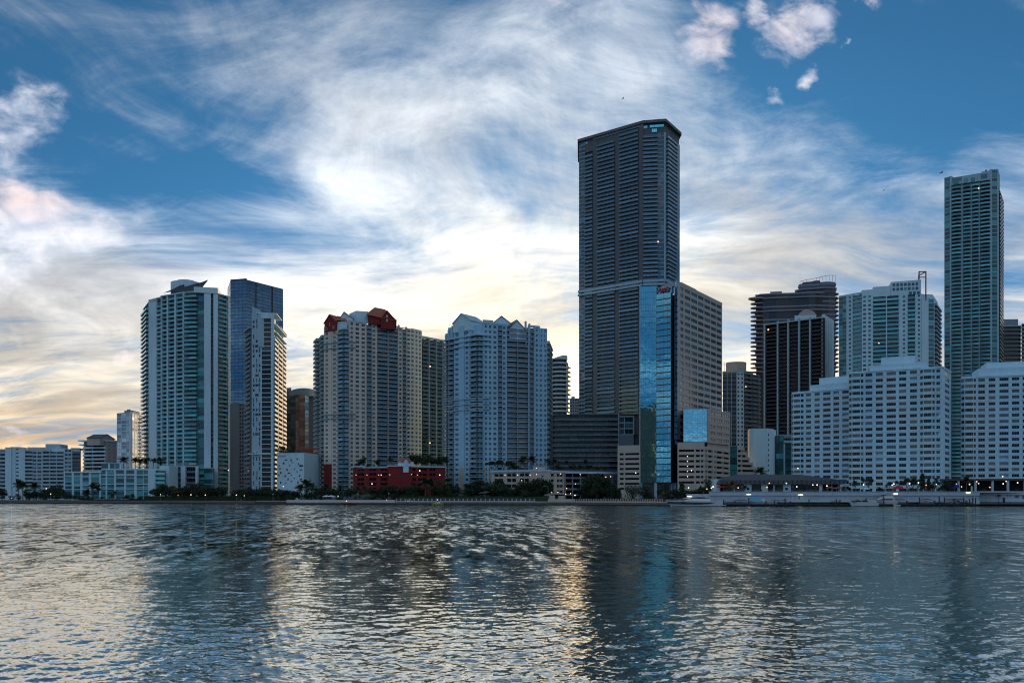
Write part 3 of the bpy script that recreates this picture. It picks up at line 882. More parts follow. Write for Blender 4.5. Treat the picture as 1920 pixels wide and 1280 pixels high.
# ---- tall teal balcony tower with a wing-like roof
def wing_tower():
    Y = 600
    b = Bld('balcony_tower', 340, Y, 'tall teal balcony tower crowned by a dark wing shaped roof')
    fh = 8.25 / F * Y
    z0 = GZ
    ztA = Z(564, 622)
    e = Fac(b, 268, 646, 278.5, 622)
    e.bays([('B', 278.5, {'pj': 1.9, 'nx': 4})], z0, Z(577, 630), fh, W_WHITE, G_TEAL, FR_T, W_PALE, R_TEAL)
    a = Fac(b, 278.5, 622, 304, 611)
    a.bays([('P', 293.5, {'zt': ztA})], z0, ztA, fh, W_WHITE, G_TEAL, FR_T)
    a.bays([('B', 304, {'pj': 0.2, 'rec': 1.8})], z0, Z(568, 614), fh, W_WHITE, G_TEAL, FR_T, W_PALE, R_TEAL, start=293.5)
    m = Fac(b, 303, 610, 346, 599)
    m.bays([('P', 304.5, {'d': .8}), ('B', 314, {}), ('P', 316, {'d': .8}), ('B', 328.5, {}), ('P', 331, {'d': .8}), ('B', 344, {}), ('P', 346.5, {'d': .8})], z0, Z(553, 604), fh, W_WHITE, G_TEAL, FR_T, W_PALE, R_TEAL, rec=1.8, pj=0.5, nx=3)
    m.box('parapet', 0, m.L, -3, 1.0, Z(553, 604), Z(549.5, 602), W_WHITE)
    q = Fac(b, 346, 597, 384, 595)
    q.bays([('B', 358, {'pj': 2.2, 'nx': 3}), ('B', 371, {'pj': 2.6, 'nx': 3}), ('G', 384, {'nx': 3, 'd': 0.2})], z0, Z(549, 596), fh, W_WHITE, G_TEAL, FR_T, W_PALE, R_TEAL, rec=1.2)
    q.box('floor_slab', 0, q.L, -3, 1.6, Z(549, 596) - .2, Z(549, 596) + .4, W_WHITE)
    c = Fac(b, 383, 594, 410, 596)
    c.bays([('P', 395.5, {'d': .9}), ('G', 400.5, {'nx': 1, 'd': -0.8}), ('P', 408.5, {'d': .9})], z0, Z(545, 596), fh, W_WHITE, G_DARK, FR_D, W_GREY)
    c.box('crown_slab', c.s_at(364), c.s_at(409), -16, 1.4, Z(551, 596), Z(540.5, 596), W_WHITE)
    w = Fac(b, 408.5, 596.5, 432, 606)
    w.bays([('B', 416, {}), ('B', 424, {}), ('G', 428, {'nx': 1}), ('P', 431, {'zt': Z(556, 604)})], z0, Z(554, 600), fh, W_WHITE, G_TEAL, FR_T, W_PALE, R_TEAL, rec=1.0, pj=1.2)
    w.box('roof', w.s_at(408.5), w.s_at(428), -10, 0.3, Z(554, 600), Z(552, 600), W_WHITE)
    w.box('roof', w.s_at(420), w.s_at(429), -14, -5, Z(553, 600), Z(549.5, 600), W_PALE)
    pts = [P(268, 646), P(278.5, 622), P(303, 611), P(346, 598.5), P(384, 595.5), P(409, 596), P(432, 606), P(425, 650), P(300, 672)]
    core(b, pts, [1.2, 1.9, 1.9, 1.3, 1.3, 1.3, 0, 0, 0], z0, Z(556, 604), W_GREY, 0.3)
    a.box('roof', a.s_at(278.5), a.s_at(304), -30, 0.2, ztA, ztA + 0.8, W_WHITE)
    # drum shaped plant room and the wing
    cx, cy = P(349, 625)
    n = 20
    R1 = [(cx + 11.5 * math.cos(2 * math.pi * i / n), cy + 9 * math.sin(2 * math.pi * i / n)) for i in range(n)]
    b.prism('plant_room', R1, Z(556, 604), Z(531, 625), W_WHITE)
    R2 = [(cx + 7 * math.cos(2 * math.pi * i / n), cy + 6 * math.sin(2 * math.pi * i / n)) for i in range(n)]
    b.prism('plant_room', R2, Z(531, 625), Z(527.5, 625), W_PALE)
    pass
    Yw = 612
    def wp(px, py, Yq): x, y = P(px, Yq); return (x, y, Z(py, Yq))
    for seq in ([(307, 549.5, 549), (325, 541.5, 546), (337, 535, 545), (345, 533, 545)], [(345, 538, 545), (362, 533, 545), (378, 529, 541), (389.5, 524.5, 526)]):
        rings = []
        for px, yt, yb in seq:
            rings.append([wp(px, yt, Yw), wp(px, yb, Yw), wp(px, yb, Yw + 18), wp(px, yt, Yw + 18)])
        b.mb('wing_roof').loft(rings, W_SLATE)
    # white framed podium
    d = Fac(b, 299, 552, 371, 550)
    zt = Z(875, 551)
    d.bays([('P', 304), ('W', 310, {'g': .7, 'wh': .6}), ('P', 317, {'d': .5}), ('B', 324, {}), ('P', 332, {'d': .5}), ('B', 339.5, {}), ('P', 348, {'d': .5}), ('B', 367, {'nx': 5}), ('P', 371, {'d': .5})], GZ, zt, 4.0, W_WHITE, G_DARK, FR_G, W_GREY, R_GREY, rec=1.6, pj=0.0, kind='solid')
    core(b, quad([(299, 552), (371, 550)], 42), [1.7, 0, 0, 0], GZ, zt, W_PALE, 0.9)
    g2 = Fac(b, 373, 562, 402, 562)
    g2.bays([('B', 383, {}), ('G', 400, {'nx': 5})], GZ, Z(878, 562), 3.6, W_PALE, G_TEAL, FR_T, W_PALE, R_TEAL, pj=.8, rec=1.0)
    core(b, quad([(373, 562), (402, 562)], 30), [1.1, 0, 0, 0], GZ, Z(878, 562), W_GREY, 0.5)
    b.finish()
wing_tower()

# ---- blue glass office tower behind
def blue_office():
    Y = 760
    b = Bld('office_tower', 480, Y, 'plain blue glass office tower with a slanting roofline behind the slim white tower')
    fh = 6.4 / F * Y
    z0 = GZ
    zt = Z(525, Y - 4)
    l = Fac(b, 426.5, Y + 30, 432, Y)
    l.bays([('G', 432, {'nx': 2})], z0, zt, fh * 2, W_GREY, G_OFFICE, FR_D, st=.25)
    a = Fac(b, 432, Y, 462, Y - 4)
    bay = [('G', 432 + 7.5 * i, {'nx': 3}) for i in range(1, 5)]
    a.bays(bay, z0, zt, fh, W_GREY, G_OFFICE, FR_D, W_SLATE, st=.3)
    yr = Y - 4 + (Y - 4) * 0.046
    c = Fac(b, 462, Y - 4, 531, yr)
    cb = [('G', 470), ('G', 477.5), ('V', 481), ('G', 490), ('G', 499), ('G', 508), ('V', 512), ('G', 521), ('G', 531)]
    c.bays(cb, z0, zt, fh, W_GREY, G_OFFICE, FR_D, W_SLATE, st=.3, nx=4)
    core(b, [P(426.5, Y + 30), P(432, Y), P(462, Y - 4), P(531, yr), P(512, yr + 30)], [.8, .8, .8, 0, 0], z0, zt, W_DARK, 0.5, 0.0, W_DARK)
    a.box('parapet', 0, a.L, -0.8, 0.05, zt, Z(524, Y), W_SLATE)
    for px in (437, 439.5): b.mb('mast').tube((*P(px, Y + 8), zt), (*P(px, Y + 8), Z(519, Y)), .15, .08, FR_D)
    b.finish()
blue_office()

# ---- grey concrete building with punched windows
def grey_block():
    Y = 700
    b = Bld('concrete_tower', 450, Y, 'plain grey concrete block of small square windows between two taller towers')
    f = Fac(b, 431, Y + 4, 467, Y)
    zt = Z(756, Y); fh = 7.0 / F * Y
    f.bays([('P', 436), ('P', 448, {'d': .4, 'zt': zt + 1.2}), ('W', 467, {'n': 4, 'g': .6, 'wh': .5, 'nx': 1})], GZ, zt, fh, W_GREY, G_DARK, FR_G)
    core(b, quad([(431, Y + 4), (467, Y)], 26), [1.4, 0, 0, 0], GZ, zt, W_GREY, .8)
    b.finish()
grey_block()

# ---- slim white tower with scattered windows
def slim_tower():
    Y = 540
    b = Bld('slim_tower', 500, Y, 'slim white tower speckled with small windows, its balconies gilded by low sun')
    fh = 8.7 / F * Y
    e = Fac(b, 461, Y + 26, 472, Y + 10)
    e.bays([('B', 472, {'pj': 1.4, 'nx': 3})], GZ, Z(620, Y + 15), fh, W_PALE, G_DARK, FR_G, W_PALE, R_GREY)
    e.box('roof', e.s_at(459), e.s_at(472), -6, 1.8, Z(618, Y + 15), Z(616, Y + 15), W_PALE)
    # speckled wall with its pointed top
    p = Fac(b, 472, Y, 490, Y - 3)
    zt = Z(590, Y)
    nf = 38
    h0 = (zt - GZ) / nf
    p.box('inner_wall', 0, p.L, -7, -0.35, GZ, zt, W_VOID)
    rng = random.Random(3)
    mbw = b.mb('speckled_wall'); M = p.M(0, 0, 0); Lw = p.L
    for k in range(nf):
        za, zb = GZ + k * h0, GZ + (k + 1) * h0
        cells = [(0.10, 0.30), (0.42, 0.62), (0.74, 0.90)]
        opens = []
        for ci, (c0, c1) in enumerate(cells):
            if ci == 1 and k % 2: c0, c1 = 0.36, 0.72
            if rng.random() < 0.62:
                t = rng.random()
                if t < .45: opens.append((c0, c1, .25, .75))
                else: opens.append(((c0 + c1) / 2 - .05, (c0 + c1) / 2 + .05, .12, .92))
        u = 0.0
        for c0, c1, y0, y1 in opens:
            if c0 * Lw > u: mbw.box(u, c0 * Lw, 0, .6, za, zb, W_PALE, M)
            mbw.box(c0 * Lw - .02, c1 * Lw + .02, 0.02, .6, za - 0.0, za + y0 * h0, W_PALE, M)
            mbw.box(c0 * Lw - .02, c1 * Lw + .02, 0.02, .6, za + y1 * h0, zb, W_PALE, M)
            b.put('window', win_tpl((c1 - c0) * Lw, (y1 - y0) * h0, 1, 1, G_DARK, FR_D, .06), p.M((c0 + c1) / 2 * Lw, -0.3, za + y0 * h0))
            u = c1 * Lw
        mbw.box(u, Lw, 0, .6, za, zb, W_PALE, M)
    zp, zq = Z(574.5, Y), Z(588, Y)
    us, ue = p.s_at(473), p.L
    v = [(us, 0, zt), (ue, 0, zt), (ue, 0, zq), (us + 5.2, 0, Z(582, Y)), (us, 0, zp)]
    mbw.add([M @ Vector((x, 0.003, z)) for x, _, z in v] + [M @ Vector((x, .8, z)) for x, _, z in v], [(0, 1, 2, 3, 4), (9, 8, 7, 6, 5)] + [(i, 5 + i, 5 + (i + 1) % 5, (i + 1) % 5) for i in range(5)], W_PALE)
    g = Fac(b, 490, Y - 3, 512, Y - 4)
    zg = Z(599, Y)
    g.bays([('P', 490.8), ('G', 508.5, {'nx': 6, 'st': .45}), ('P', 512.2, {'d': .5, 'zt': Z(590, Y)})], GZ, zg, fh, W_WHITE, G_DARK, FR_D, W_WHITE)
    g.box('cornice', 0, g.L, -1.4, .3, zg, Z(589.5, Y), W_WHITE)
    # receding balcony side
    h = Fac(b, 512.2, Y - 3, 535, Y + 46)
    zh = Z(652, Y + 46)
    hb = [('B', 519, {}), ('P', 520, {'d': 1.0}), ('B', 527, {}), ('P', 528, {'d': 1.0}), ('B', 534.5, {}), ('P', 535, {'d': .5})]
    h.bays(hb, GZ, Z(640, Y + 20), fh, W_PALE, G_STEEL, FR_G, W_WHITE, W_WHITE, pj=1.3, rec=1.0, nx=3, rh=1.2, kind='solid', st=.35)
    for (p0, p1, yt) in ((512.5, 520, 596), (520, 530, 612)):
        h.box('upper_terrace', h.s_at(p0), h.s_at(p1), -10, -1.0, Z(652, Y), Z(yt, Y + 10), W_PALE)
        h.box('roof', h.s_at(p0), h.s_at(p1 + 3), -11, 2.2, Z(yt, Y + 10), Z(yt - 1.5, Y + 10), W_WHITE)
    for yt in (620, 634, 643): h.box('floor_slab', h.s_at(513), h.s_at(533), -2, 2.0, Z(yt, Y + 20) - .3, Z(yt, Y + 20) + .3, W_WHITE)
    core(b, [P(472, Y + 2), P(490, Y), P(512, Y - 2.5), P(535, Y + 46), P(505, Y + 52), P(466, Y + 22)], [.4, 1.2, 1.2, 0, 0, 0], GZ, Z(640, Y + 20), W_DARK, .5)
    b.prism('upper_wall', inset([P(472.5, Y + 1), P(490, Y), P(512, Y - 2), P(514, Y + 8), P(476, Y + 10)], [.5, .5, 0, 0, 0]), Z(642, Y), Z(599, Y), W_PALE)
    g.box('ledge', g.s_at(466), g.s_at(513), -1, .5, Z(851, Y) - .3, Z(851, Y) + .3, W_WHITE)
    b.finish()
slim_tower()

# ---- white box podium with scattered little windows
def speckled_podium():
    Y = 492
    b = Bld('podium_building', 548, Y, 'windowless looking white box building dotted with tiny square windows above shoreline trees')
    zt = Z(849, Y)
    f = Fac(b, 519.5, Y, 570, Y - 3)
    f.box('wall', 0, f.L, -24, 0, GZ, zt, W_WHITE)
    n = 8
    cx, cy = P(569.4, Y + 2)
    g = Fac(b, 570, Y - 3, 577, Y + 6)
    g.box('side_wall', 0.45, g.L, -.4, 0, GZ, zt - 0.01, W_WHITE)
    f.band(519.5, 570, zt, zt + .25, .12, W_PALE, 'coping', 24)
    # shallow ledges of the dark-lit sign board are unreadable: a plain dark strip
    f.box('sign_board', f.s_at(521), f.s_at(536), 0, .12, Z(856, Y), Z(853, Y), W_PINK)
    for (x, y, w, h) in ((534,861,5,2.2),(544.5,860.5,2.6,3.6),(556,859,3,2.6),(530.5,866,3,4.4),(547,865.5,2.5,2.2),(558,868,2.5,3),(521.8,871.5,3,2.2),(542,871.3,2.5,2.4),(560.5,871.5,8,3),(522.5,877,5,2.2),(537,878,2.5,4.2),(550.5,877.5,2.5,2.2),(562,879.5,5,2),(525.3,883.5,2.5,4.4),(539,885.5,5,2.2),(556,883,2.5,2.2),(521.5,889,2.6,2.2),(533.5,890,2.5,4),(545,889,2.5,2.2),(560.7,889.8,2.4,4),(539,896,2.5,4),(550.5,895,2.5,2.2),(562,897,5,2.2),(525,902,2.4,4.4),(545,901,2.5,2.2),(534.5,903.5,2.5,2.2),(557.5,902,2.4,4)):
        ww, hh = w / F * Y, h / F * Y
        b.put('window', win_tpl(ww, hh, 1, 1, G_DARK, FR_G, .08), f.M(f.s_at(x + w / 2), 0.02, Z(y + h / 2, Y) - hh / 2))
    b.finish()
speckled_podium()

# ---- green glass building with a bronze panel
def dome_office():
    Y = 800
    b = Bld('glass_office_block', 565, Y, 'rounded green glass office block with a coppery mirrored panel')
    fh = 7.0 / F * Y
    zt = Z(741, Y)
    f = Fac(b, 536, Y + 3, 554, Y)
    f.bays([('G', 545), ('G', 554)], GZ, zt, fh, W_GREY, G_GREEN, FR_D, W_SLATE, st=.25, nx=4)
    g = Fac(b, 554, Y - 6, 572, Y - 6)
    g.bays([('G', 560), ('V', 561), ('G', 572, {'nx': 4})], GZ, zt, fh, W_GREY, G_BRONZE, FR_D, W_TERRA, st=.25, nx=3)
    h = Fac(b, 572, Y, 592, Y + 8)
    h.bays([('G', 582), ('G', 594)], GZ, zt, fh, W_GREY, G_GREEN, FR_D, W_SLATE, st=.25, nx=4)
    core(b, [P(536, Y + 3), P(554, Y), P(572, Y), P(597, Y + 8), P(592, Y + 40), P(540, Y + 40)], [.6, .6, .6, 0, 0, 0], GZ, zt, W_DARK, 0)
    b.prism('bronze_bay', quad([(554.4, Y - 5), (571.6, Y - 5)], 6), GZ, zt, W_DARK)
    # arched top
    mb = b.mb('arched_roof')
    rings = []
    for i in range(13):
        t = i / 12.0
        px = 540 + 58 * t
        zz = zt + (Z(727, Y) - zt) * math.sin(math.pi * (0.15 + 0.70 * t)) ** 0.8
        x0, y0 = P(px, Y + 1); x1, y1 = P(px, Y + 36)
        rings.append([(x0, y0, zt - .5), (x0, y0, zz), (x1, y1, zz), (x1, y1, zt - .5)])
    mb.loft(rings, G_GREEN)
    b.prism('penthouse', quad([(537, Y + 8), (546, Y + 6)], 10), zt, Z(726.5, Y + 6), W_GREY)
    b.finish()
dome_office()

# ---- low terracotta roofed building
def terracotta_low():
    Y = 560
    b = Bld('low_building', 582, Y, 'low dark parking building with terracotta upper storey squeezed between two towers')
    f = Fac(b, 574, Y, 598, Y)
    zt = Z(862, Y)
    f.bays([('P', 576), ('S', 588, {'g': .9, 'wh': .5}), ('P', 589), ('S', 598, {'g': .9, 'wh': .5})], GZ, zt, 3.2, W_GREY, G_DARK, FR_D, r=1.0)
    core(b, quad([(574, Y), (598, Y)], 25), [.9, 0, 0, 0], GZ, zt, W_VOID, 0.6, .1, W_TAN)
    g = Fac(b, 568, Y + 10, 598, Y + 10)
    g.box('upper_wall', 0, g.L, -12, 0, zt, Z(843, Y), W_TERRA)
    g.box('roof', -0.3, g.L + .3, -12.5, .4, Z(843, Y), Z(838, Y), W_TERRA)
    b.finish()
terracotta_low()

# ---- cream condominium tower with red gables
def cream_tower():
    Y = 500
    b = Bld('condominium_tower', 690, Y, 'cream condominium tower with red gables and a red hipped roof')
    fh = 8.3 / F * Y
    G = dict(glass=G_BLUE)
    zc = Z(618, Y)
    nfl = int((zc - GZ) / fh); z0 = zc - nfl * fh
    e = Fac(b, 594, Y + 30, 607, Y + 8)
    e.bays([('B', 600.5, {'pj': 2.4}), ('P', 601.5), ('B', 607, {'pj': 1.2})], z0, zc, fh, W_CREAM, G_TEAL, FR_G, W_WHITE, R_GREY)
    f = Fac(b, 607, Y + 8, 634, Y + 2)
    f.bays([('P', 609), ('W', 616, {'g': .62, 'nx': 2}), ('P', 622, {'d': .25}), ('W', 632, {'g': .5, 'nx': 2}), ('P', 634)], z0, zc, fh, W_CREAM, G_BLUE, FR_W, wh=.55, sill=.25)
    c = Fac(b, 634, Y + 2, 645, Y - 2)
    c.bays([('B', 645, {'pj': 1.3, 'rec': 1.0})], z0, zc, fh, W_CREAM, G_TEAL, FR_G, W_WHITE, R_BLUE)
    d = Fac(b, 645, Y - 2, 656, Y)
    d.bays([('B', 654, {'pj': 1.3, 'rec': 1.0}), ('P', 656)], z0, zc, fh, W_CREAM, G_TEAL, FR_G, W_WHITE, R_BLUE)
    k = (Y * 1.047 - Y) / 115.0
    m = Fac(b, 655, Y, 770, Y + k * 115)
    zt = Z(602.5, Y)
    nt_ = int(round((zt - z0) / fh)); 
    m.bays([('W', 664, {'n': 1, 'g': .5}), ('W', 676, {'n': 1, 'g': .55}), ('W', 686, {'n': 1, 'g': .6}), ('P', 687.5),
            ('B', 697, {}), ('W', 705, {'n': 1, 'g': .65}), ('P', 707, {'d': .3}),
            ('B', 727, {'nx': 6}), ('P', 728, {'d': .4}), ('B', 746, {'nx': 6}), ('P', 747.5), ('W', 754, {'n': 1, 'g': .65}), ('P', 755), ('B', 762, {}), ('W', 770, {'n': 1, 'g': .6})],
           z0, zt, fh, W_CREAM, G_BLUE, FR_G, W_WHITE, R_GREY, wh=.55, sill=.25, pj=.7, rec=1.2)
    # wing with the windowed strip and deep dark balconies
    q = Fac(b, 770, Y + k * 115 + 2, 791, Y + k * 115 + 10)
    zw = Z(617, Y + 26)
    q.bays([('W', 777, {'n': 1, 'g': .6}), ('P', 778), ('W', 784, {'g': .6}), ('P', 785), ('W', 790, {'g': .6}), ('P', 791)], z0, zw, fh, W_CREAM, G_BLUE, FR_W, wh=.55, sill=.25)
    Yw = Y + k * 115 + 14
    w = Fac(b, 791, Yw + 4, 836, Yw + 20)
    zx = Z(630, Yw)
    w.bays([('B', 802), ('P', 804, {'d': 1.0}), ('B', 816), ('P', 818, {'d': 1.0}), ('B', 828), ('P', 829.5, {'d': 1.0}), ('B', 836)], z0, zx, fh, W_GREY, G_DARK, FR_G, W_GREY, R_DARK, pj=.9, rec=1.6)
    w.box('parapet', 0, w.L, -2, .4, zx, zx + 1.0, W_PALE)
    pts = [P(594, Y + 30), P(607, Y + 8), P(634, Y + 2), P(645, Y - 2), P(655, Y), P(770, Y + k * 115), P(791, Yw + 4), P(836, Yw + 20), P(806, Yw + 60), P(620, Yw + 40)]
    core(b, pts, [1.3, 1.4, 1.1, 1.1, 1.3, 2.4, 1.9, 0, 0, 0], GZ, zc, W_CREAM, 0.0)
    b.prism('roof', inset(quad([(607, Y + 8), (634, Y + 2), (645, Y - 2), (655, Y)], 30), [0.2] * 6), zc, zc + .9, W_PALE)
    # upper storeys of the long side
    b.prism('upper_wall', inset(quad([(645, Y + 1), (770, Y + k * 115 + 3)], 20), [1.35, 0, 0, 0]), zc - 1, zt, W_CREAM)
    m.box('parapet', m.s_at(655), m.s_at(748), -.6, .2, zt, zt + .8, W_PALE)
    m.box('parapet', m.s_at(770 - 22), m.s_at(770), -.6, .2, zt, zt + .4, W_CREAM)
    b.prism('roof', inset(quad([(770, Y + k * 115 + 2), (791, Y + k * 115 + 10)], 22), [.2] * 4), zw, zw + .7, W_CREAM)
    # bands
    for yy in (650.5, 640, 775, 783):
        for fc, a0, a1 in ((f, 607, 634), (c, 634, 645), (d, 645, 656), (m, 655, 666)):
            fc.band(a0, a1, Z(yy, Y) - .25, Z(yy, Y) + .25, .9, W_PALE, 'ledge', .3)
    # stepped turrets on the corners
    for px, yt in ((609, 612), (700, 588), (713, 589), (748, 601), (762, 603), (769, 609)):
        fc = f if px < 650 else m
        fc.box('turret', fc.s_at(px - 1.2), fc.s_at(px + 1.2), -1.2, .3, zt if px > 650 else zc, Z(yt - 4, Y), W_CREAM)
    # red gable over the corner, and its ridge roof
    gable(b, 'red_gable', f, 609, 631, 619, 603, 589, Y + 4, 6, W_RED, W_TERRA, -.3)
    f.box('red_gable', f.s_at(609), f.s_at(631), -6, -.25, zc, Z(603, Y), W_RED)
    for (x, y, w2, h2) in ((613, 612, 4, 6), (626, 611, 4, 6), (619, 605, 1.8, 6)):
        b.put('window', win_tpl(w2 / F * Y, h2 / F * Y, 1, 1, G_BLUE, FR_W, .12), f.M(f.s_at(x), .36, Z(y + h2 / 2, Y)))
    def w3(px, py, Yq): x, y = P(px, Yq); return (x, y, Z(py, Yq))
    b.mb('red_roof').add([w3(630, 600, Y + 3), w3(650, 602, Y), w3(647, 595, Y + 8), w3(632, 592, Y + 8), w3(634, 598, Y + 16), w3(652, 600, Y + 16)], [(0, 1, 2, 3), (3, 2, 5, 4), (0, 3, 4), (1, 5, 2)], W_TERRA)
    pent(b, 'upper_wall', [(632, Y + 3.3), (650, Y + .6)], 12, 601.5, Y, zc, W_WHITE)
    # white gables in the middle
    gm = Fac(b, 640, Y + 6, 705, Y + 9)
    gable(b, 'white_gable', gm, 638, 662, 645, 596, 584.5, Y + 6, 10, W_WHITE, W_TERRA)
    pent(b, 'white_gable', [(638, Y + 6.2), (660, Y + 7)], 9, 596, Y + 6, zc, W_WHITE)
    mb = b.mb('white_hip')
    mb.add([w3(655, 605, Y + 8), w3(694, 605, Y + 8), w3(694, 590, Y + 9), w3(668, 582.5, Y + 14), w3(655, 588, Y + 9), w3(690, 584, Y + 16), w3(694, 605, Y + 24), w3(655, 605, Y + 24)], [(0, 1, 2, 5, 3, 4), (1, 6, 5, 2), (0, 4, 3, 7), (3, 5, 6, 7)], W_PALE)
    # the big red hipped roof
    u = Fac(b, 684, Y + 6, 744, Y + 12)
    yb = [(688, 592), (744, 611)]
    b.mb('red_roof').add([w3(686, 589, Y + 5.6), w3(744.5, 602, Y + 11), w3(702.5, 576, Y + 14), w3(722, 580, Y + 16), w3(744, 600, Y + 27), w3(690, 590, Y + 24)], [(0, 1, 3, 2), (1, 4, 3), (0, 2, 5), (2, 3, 4, 5)], W_TERRA)
    rw = [w3(690, 589.6, Y + 6.8), w3(743.5, 601.6, Y + 11.8), w3(743.5, 602.5, Y + 26), w3(692, 591, Y + 23)]
    b.mb('red_wall').add([(x, y, zt) for x, y, z in rw] + rw, [(3, 2, 1, 0), (4, 5, 6, 7), (0, 1, 5, 4), (1, 2, 6, 5), (2, 3, 7, 6), (3, 0, 4, 7)], W_RED)
    gable(b, 'red_gable', u, 714, 741, 725, 598, 581, Y + 8, 8, W_RED, W_TERRA, -.6)
    for (x, y, w2, h2) in ((725.3, 586, 3.2, 4.6), (725.3, 594, 2.8, 5.6)):
        b.put('window', win_tpl(w2 / F * Y, h2 / F * Y, 1, 1, G_STEEL, FR_W, .14), u.M(u.s_at(x), .66, Z(y + h2 / 2, Y)))
    # red base of the corner
    f.box('red_base', f.s_at(608), f.s_at(622), -1, .35, GZ, Z(869, Y), W_RED)
    b.finish()
cream_tower()

# ---- pale blue condominium tower
def blue_tower():
    Y = 470
    b = Bld('condominium_tower', 930, Y, 'pale blue condominium tower with pointed white gables at its top')
    fh = 9.5 / F * Y
    zt = Z(606, Y); zc = Z(628, Y)
    nfl = int((zc - GZ) / fh); z0 = zc - nfl * fh
    e = Fac(b, 834, Y + 17, 851, Y + 12)
    e.bays([('B', 841, {'pj': 1.6}), ('P', 842), ('B', 851, {'pj': 1.1})], z0, zc, fh, W_BLUE, G_BLUE, FR_G, W_WHITE, R_GREY)
    f = Fac(b, 851, Y + 12, 882, Y + 3)
    f.bays([('W', 862, {'g': .55}), ('P', 871, {'d': .5}), ('W', 880, {'g': .55}), ('P', 882)], z0, zt, fh, W_BLUE, G_BLUE, FR_W, wh=.52, sill=.25)
    c = Fac(b, 882, Y + 3, 895, Y - 1)
    c.bays([('B', 895, {'pj': 1.3, 'nx': 4})], z0, zc, fh, W_BLUE, G_BLUE, FR_G, W_WHITE, R_BLUE)
    d = Fac(b, 895, Y - 1, 907, Y + 1)
    d.bays([('B', 905, {'pj': 1.3, 'nx': 3}), ('P', 907)], z0, zc, fh, W_BLUE, G_BLUE, FR_G, W_WHITE, R_BLUE)
    m = Fac(b, 907, Y + 1, 1026, Y + 15)
    zm = Z(606, Y)
    m.bays([('W', 915, {'g': .5}), ('W', 923, {'g': .5}), ('W', 933, {'g': .55}), ('P', 934), ('B', 941.5, {}), ('W', 949, {'g': .6}), ('P', 950.5, {'d': .3}),
            ('B', 970, {'curve': 1.0, 'nx': 6}), ('P', 971, {'d': .4}), ('B', 990, {'curve': 1.0, 'nx': 6}), ('P', 993), ('B', 1001, {}), ('P', 1003),
            ('W', 1010, {'g': .55}), ('W', 1018, {'g': .55}), ('P', 1019), ('W', 1026, {'g': .55})],
           z0, zm, fh, W_BLUE, G_BLUE, FR_G, W_WHITE, R_GREY, wh=.5, sill=.25, pj=.7, rec=1.2)
    r = Fac(b, 1026, Y + 15, 1033, Y + 44)
    r.bays([('B', 1029, {'pj': 1.4}), ('B', 1033, {'pj': 1.4})], z0, Z(636, Y + 20), fh, W_BLUE, G_BLUE, FR_G, W_WHITE, R_GREY)
    pts = [P(834, Y + 17), P(851, Y + 12), P(882, Y + 3), P(895, Y - 1), P(907, Y + 1), P(1026, Y + 15), P(1033, Y + 44), P(845, Y + 44)]
    core(b, pts, [1.3, 1.4, 1.1, 1.1, 1.3, 1.2, 0, 0], GZ, zc, W_BLUE, 0)
    b.prism('upper_wall', inset([P(851, Y + 13), P(882, Y + 4), P(907, Y + 2), P(1026, Y + 16), P(1018, Y + 34), P(860, Y + 34)], [1.3, 1.0, 1.3, 0, 0, 0]), zc - 1, zt, W_BLUE)
    b.prism('roof', inset([P(834, Y + 17), P(851, Y + 12), P(882, Y + 3), P(895, Y - 1), P(907, Y + 1), P(905, Y + 20), P(838, Y + 30)], [-.1] * 7), zc, zc + .8, W_PALE)
    m.box('parapet', 0, m.s_at(955), -.6, .2, zm, Z(603, Y), W_BLUE)
    m.box('parapet', m.s_at(990), m.s_at(1012), -.6, .2, zm, Z(602, Y), W_BLUE)
    for px, yt in ((836, 621), (841, 613), (848, 606), (986, 599), (993, 603), (1003, 606), (1013, 610), (1023, 618)):
        fc = e if px < 850 else m
        fc.box('turret', fc.s_at(px - 1.2), fc.s_at(px + 1.2), -1.2, .3, zc if px < 850 else Z(640, Y), Z(yt - 4, Y), W_BLUE)
    for px0, px1, yt in ((839, 852, 612), (834, 840, 622)):
        e.box('stepped_top', e.s_at(px0), e.s_at(px1), -10, -.5, zc, Z(yt, Y + 12), W_BLUE)
    gable(b, 'gable_wall', f, 850, 883, 866, 603, 588.5, Y + 8, 12, W_WHITE, W_PALE, -.3)
    for (x, y, w2, h2) in ((857, 611, 7, 7), (873, 610, 7, 7), (857, 620, 7, 7), (873, 620, 7, 7)):
        b.put('window', win_tpl(w2 / F * Y, h2 / F * Y, 2, 1, G_BLUE, FR_W, .1), f.M(f.s_at(x), .06, Z(y + h2 / 2, Y)))
    g2 = Fac(b, 920, Y + 18, 985, Y + 22)
    gable(b, 'gable_wall', g2, 921, 962, 940, 609, 593, Y + 20, 10, W_WHITE, W_SLATE)
    gable(b, 'gable_wall', m, 955, 985, 968, 617, 600, Y + 8, 10, W_WHITE, W_SLATE, -.5)
    pent(b, 'penthouse', [(905, Y + 12), (925, Y + 14)], 8, 599, Y + 12, zt, W_TAN)
    for yy in (628, 637, 646, 746, 756, 766):
        for fc, a0, a1 in ((e, 834, 851), (f, 851, 882), (c, 882, 895), (d, 895, 907), (m, 907, 918)):
            fc.band(a0, a1, Z(yy, Y) - .3, Z(yy, Y) + .3, .9, W_PALE, 'ledge', .3)
    for (fc, a0, a1) in ((f, 863, 870), (f, 881, 882), (m, 907, 910), (m, 918, 920)):
        fc.box('tan_base', fc.s_at(a0), fc.s_at(a1), -1, .62, GZ, Z(875, Y), W_TAN)
    b.finish()
blue_tower()

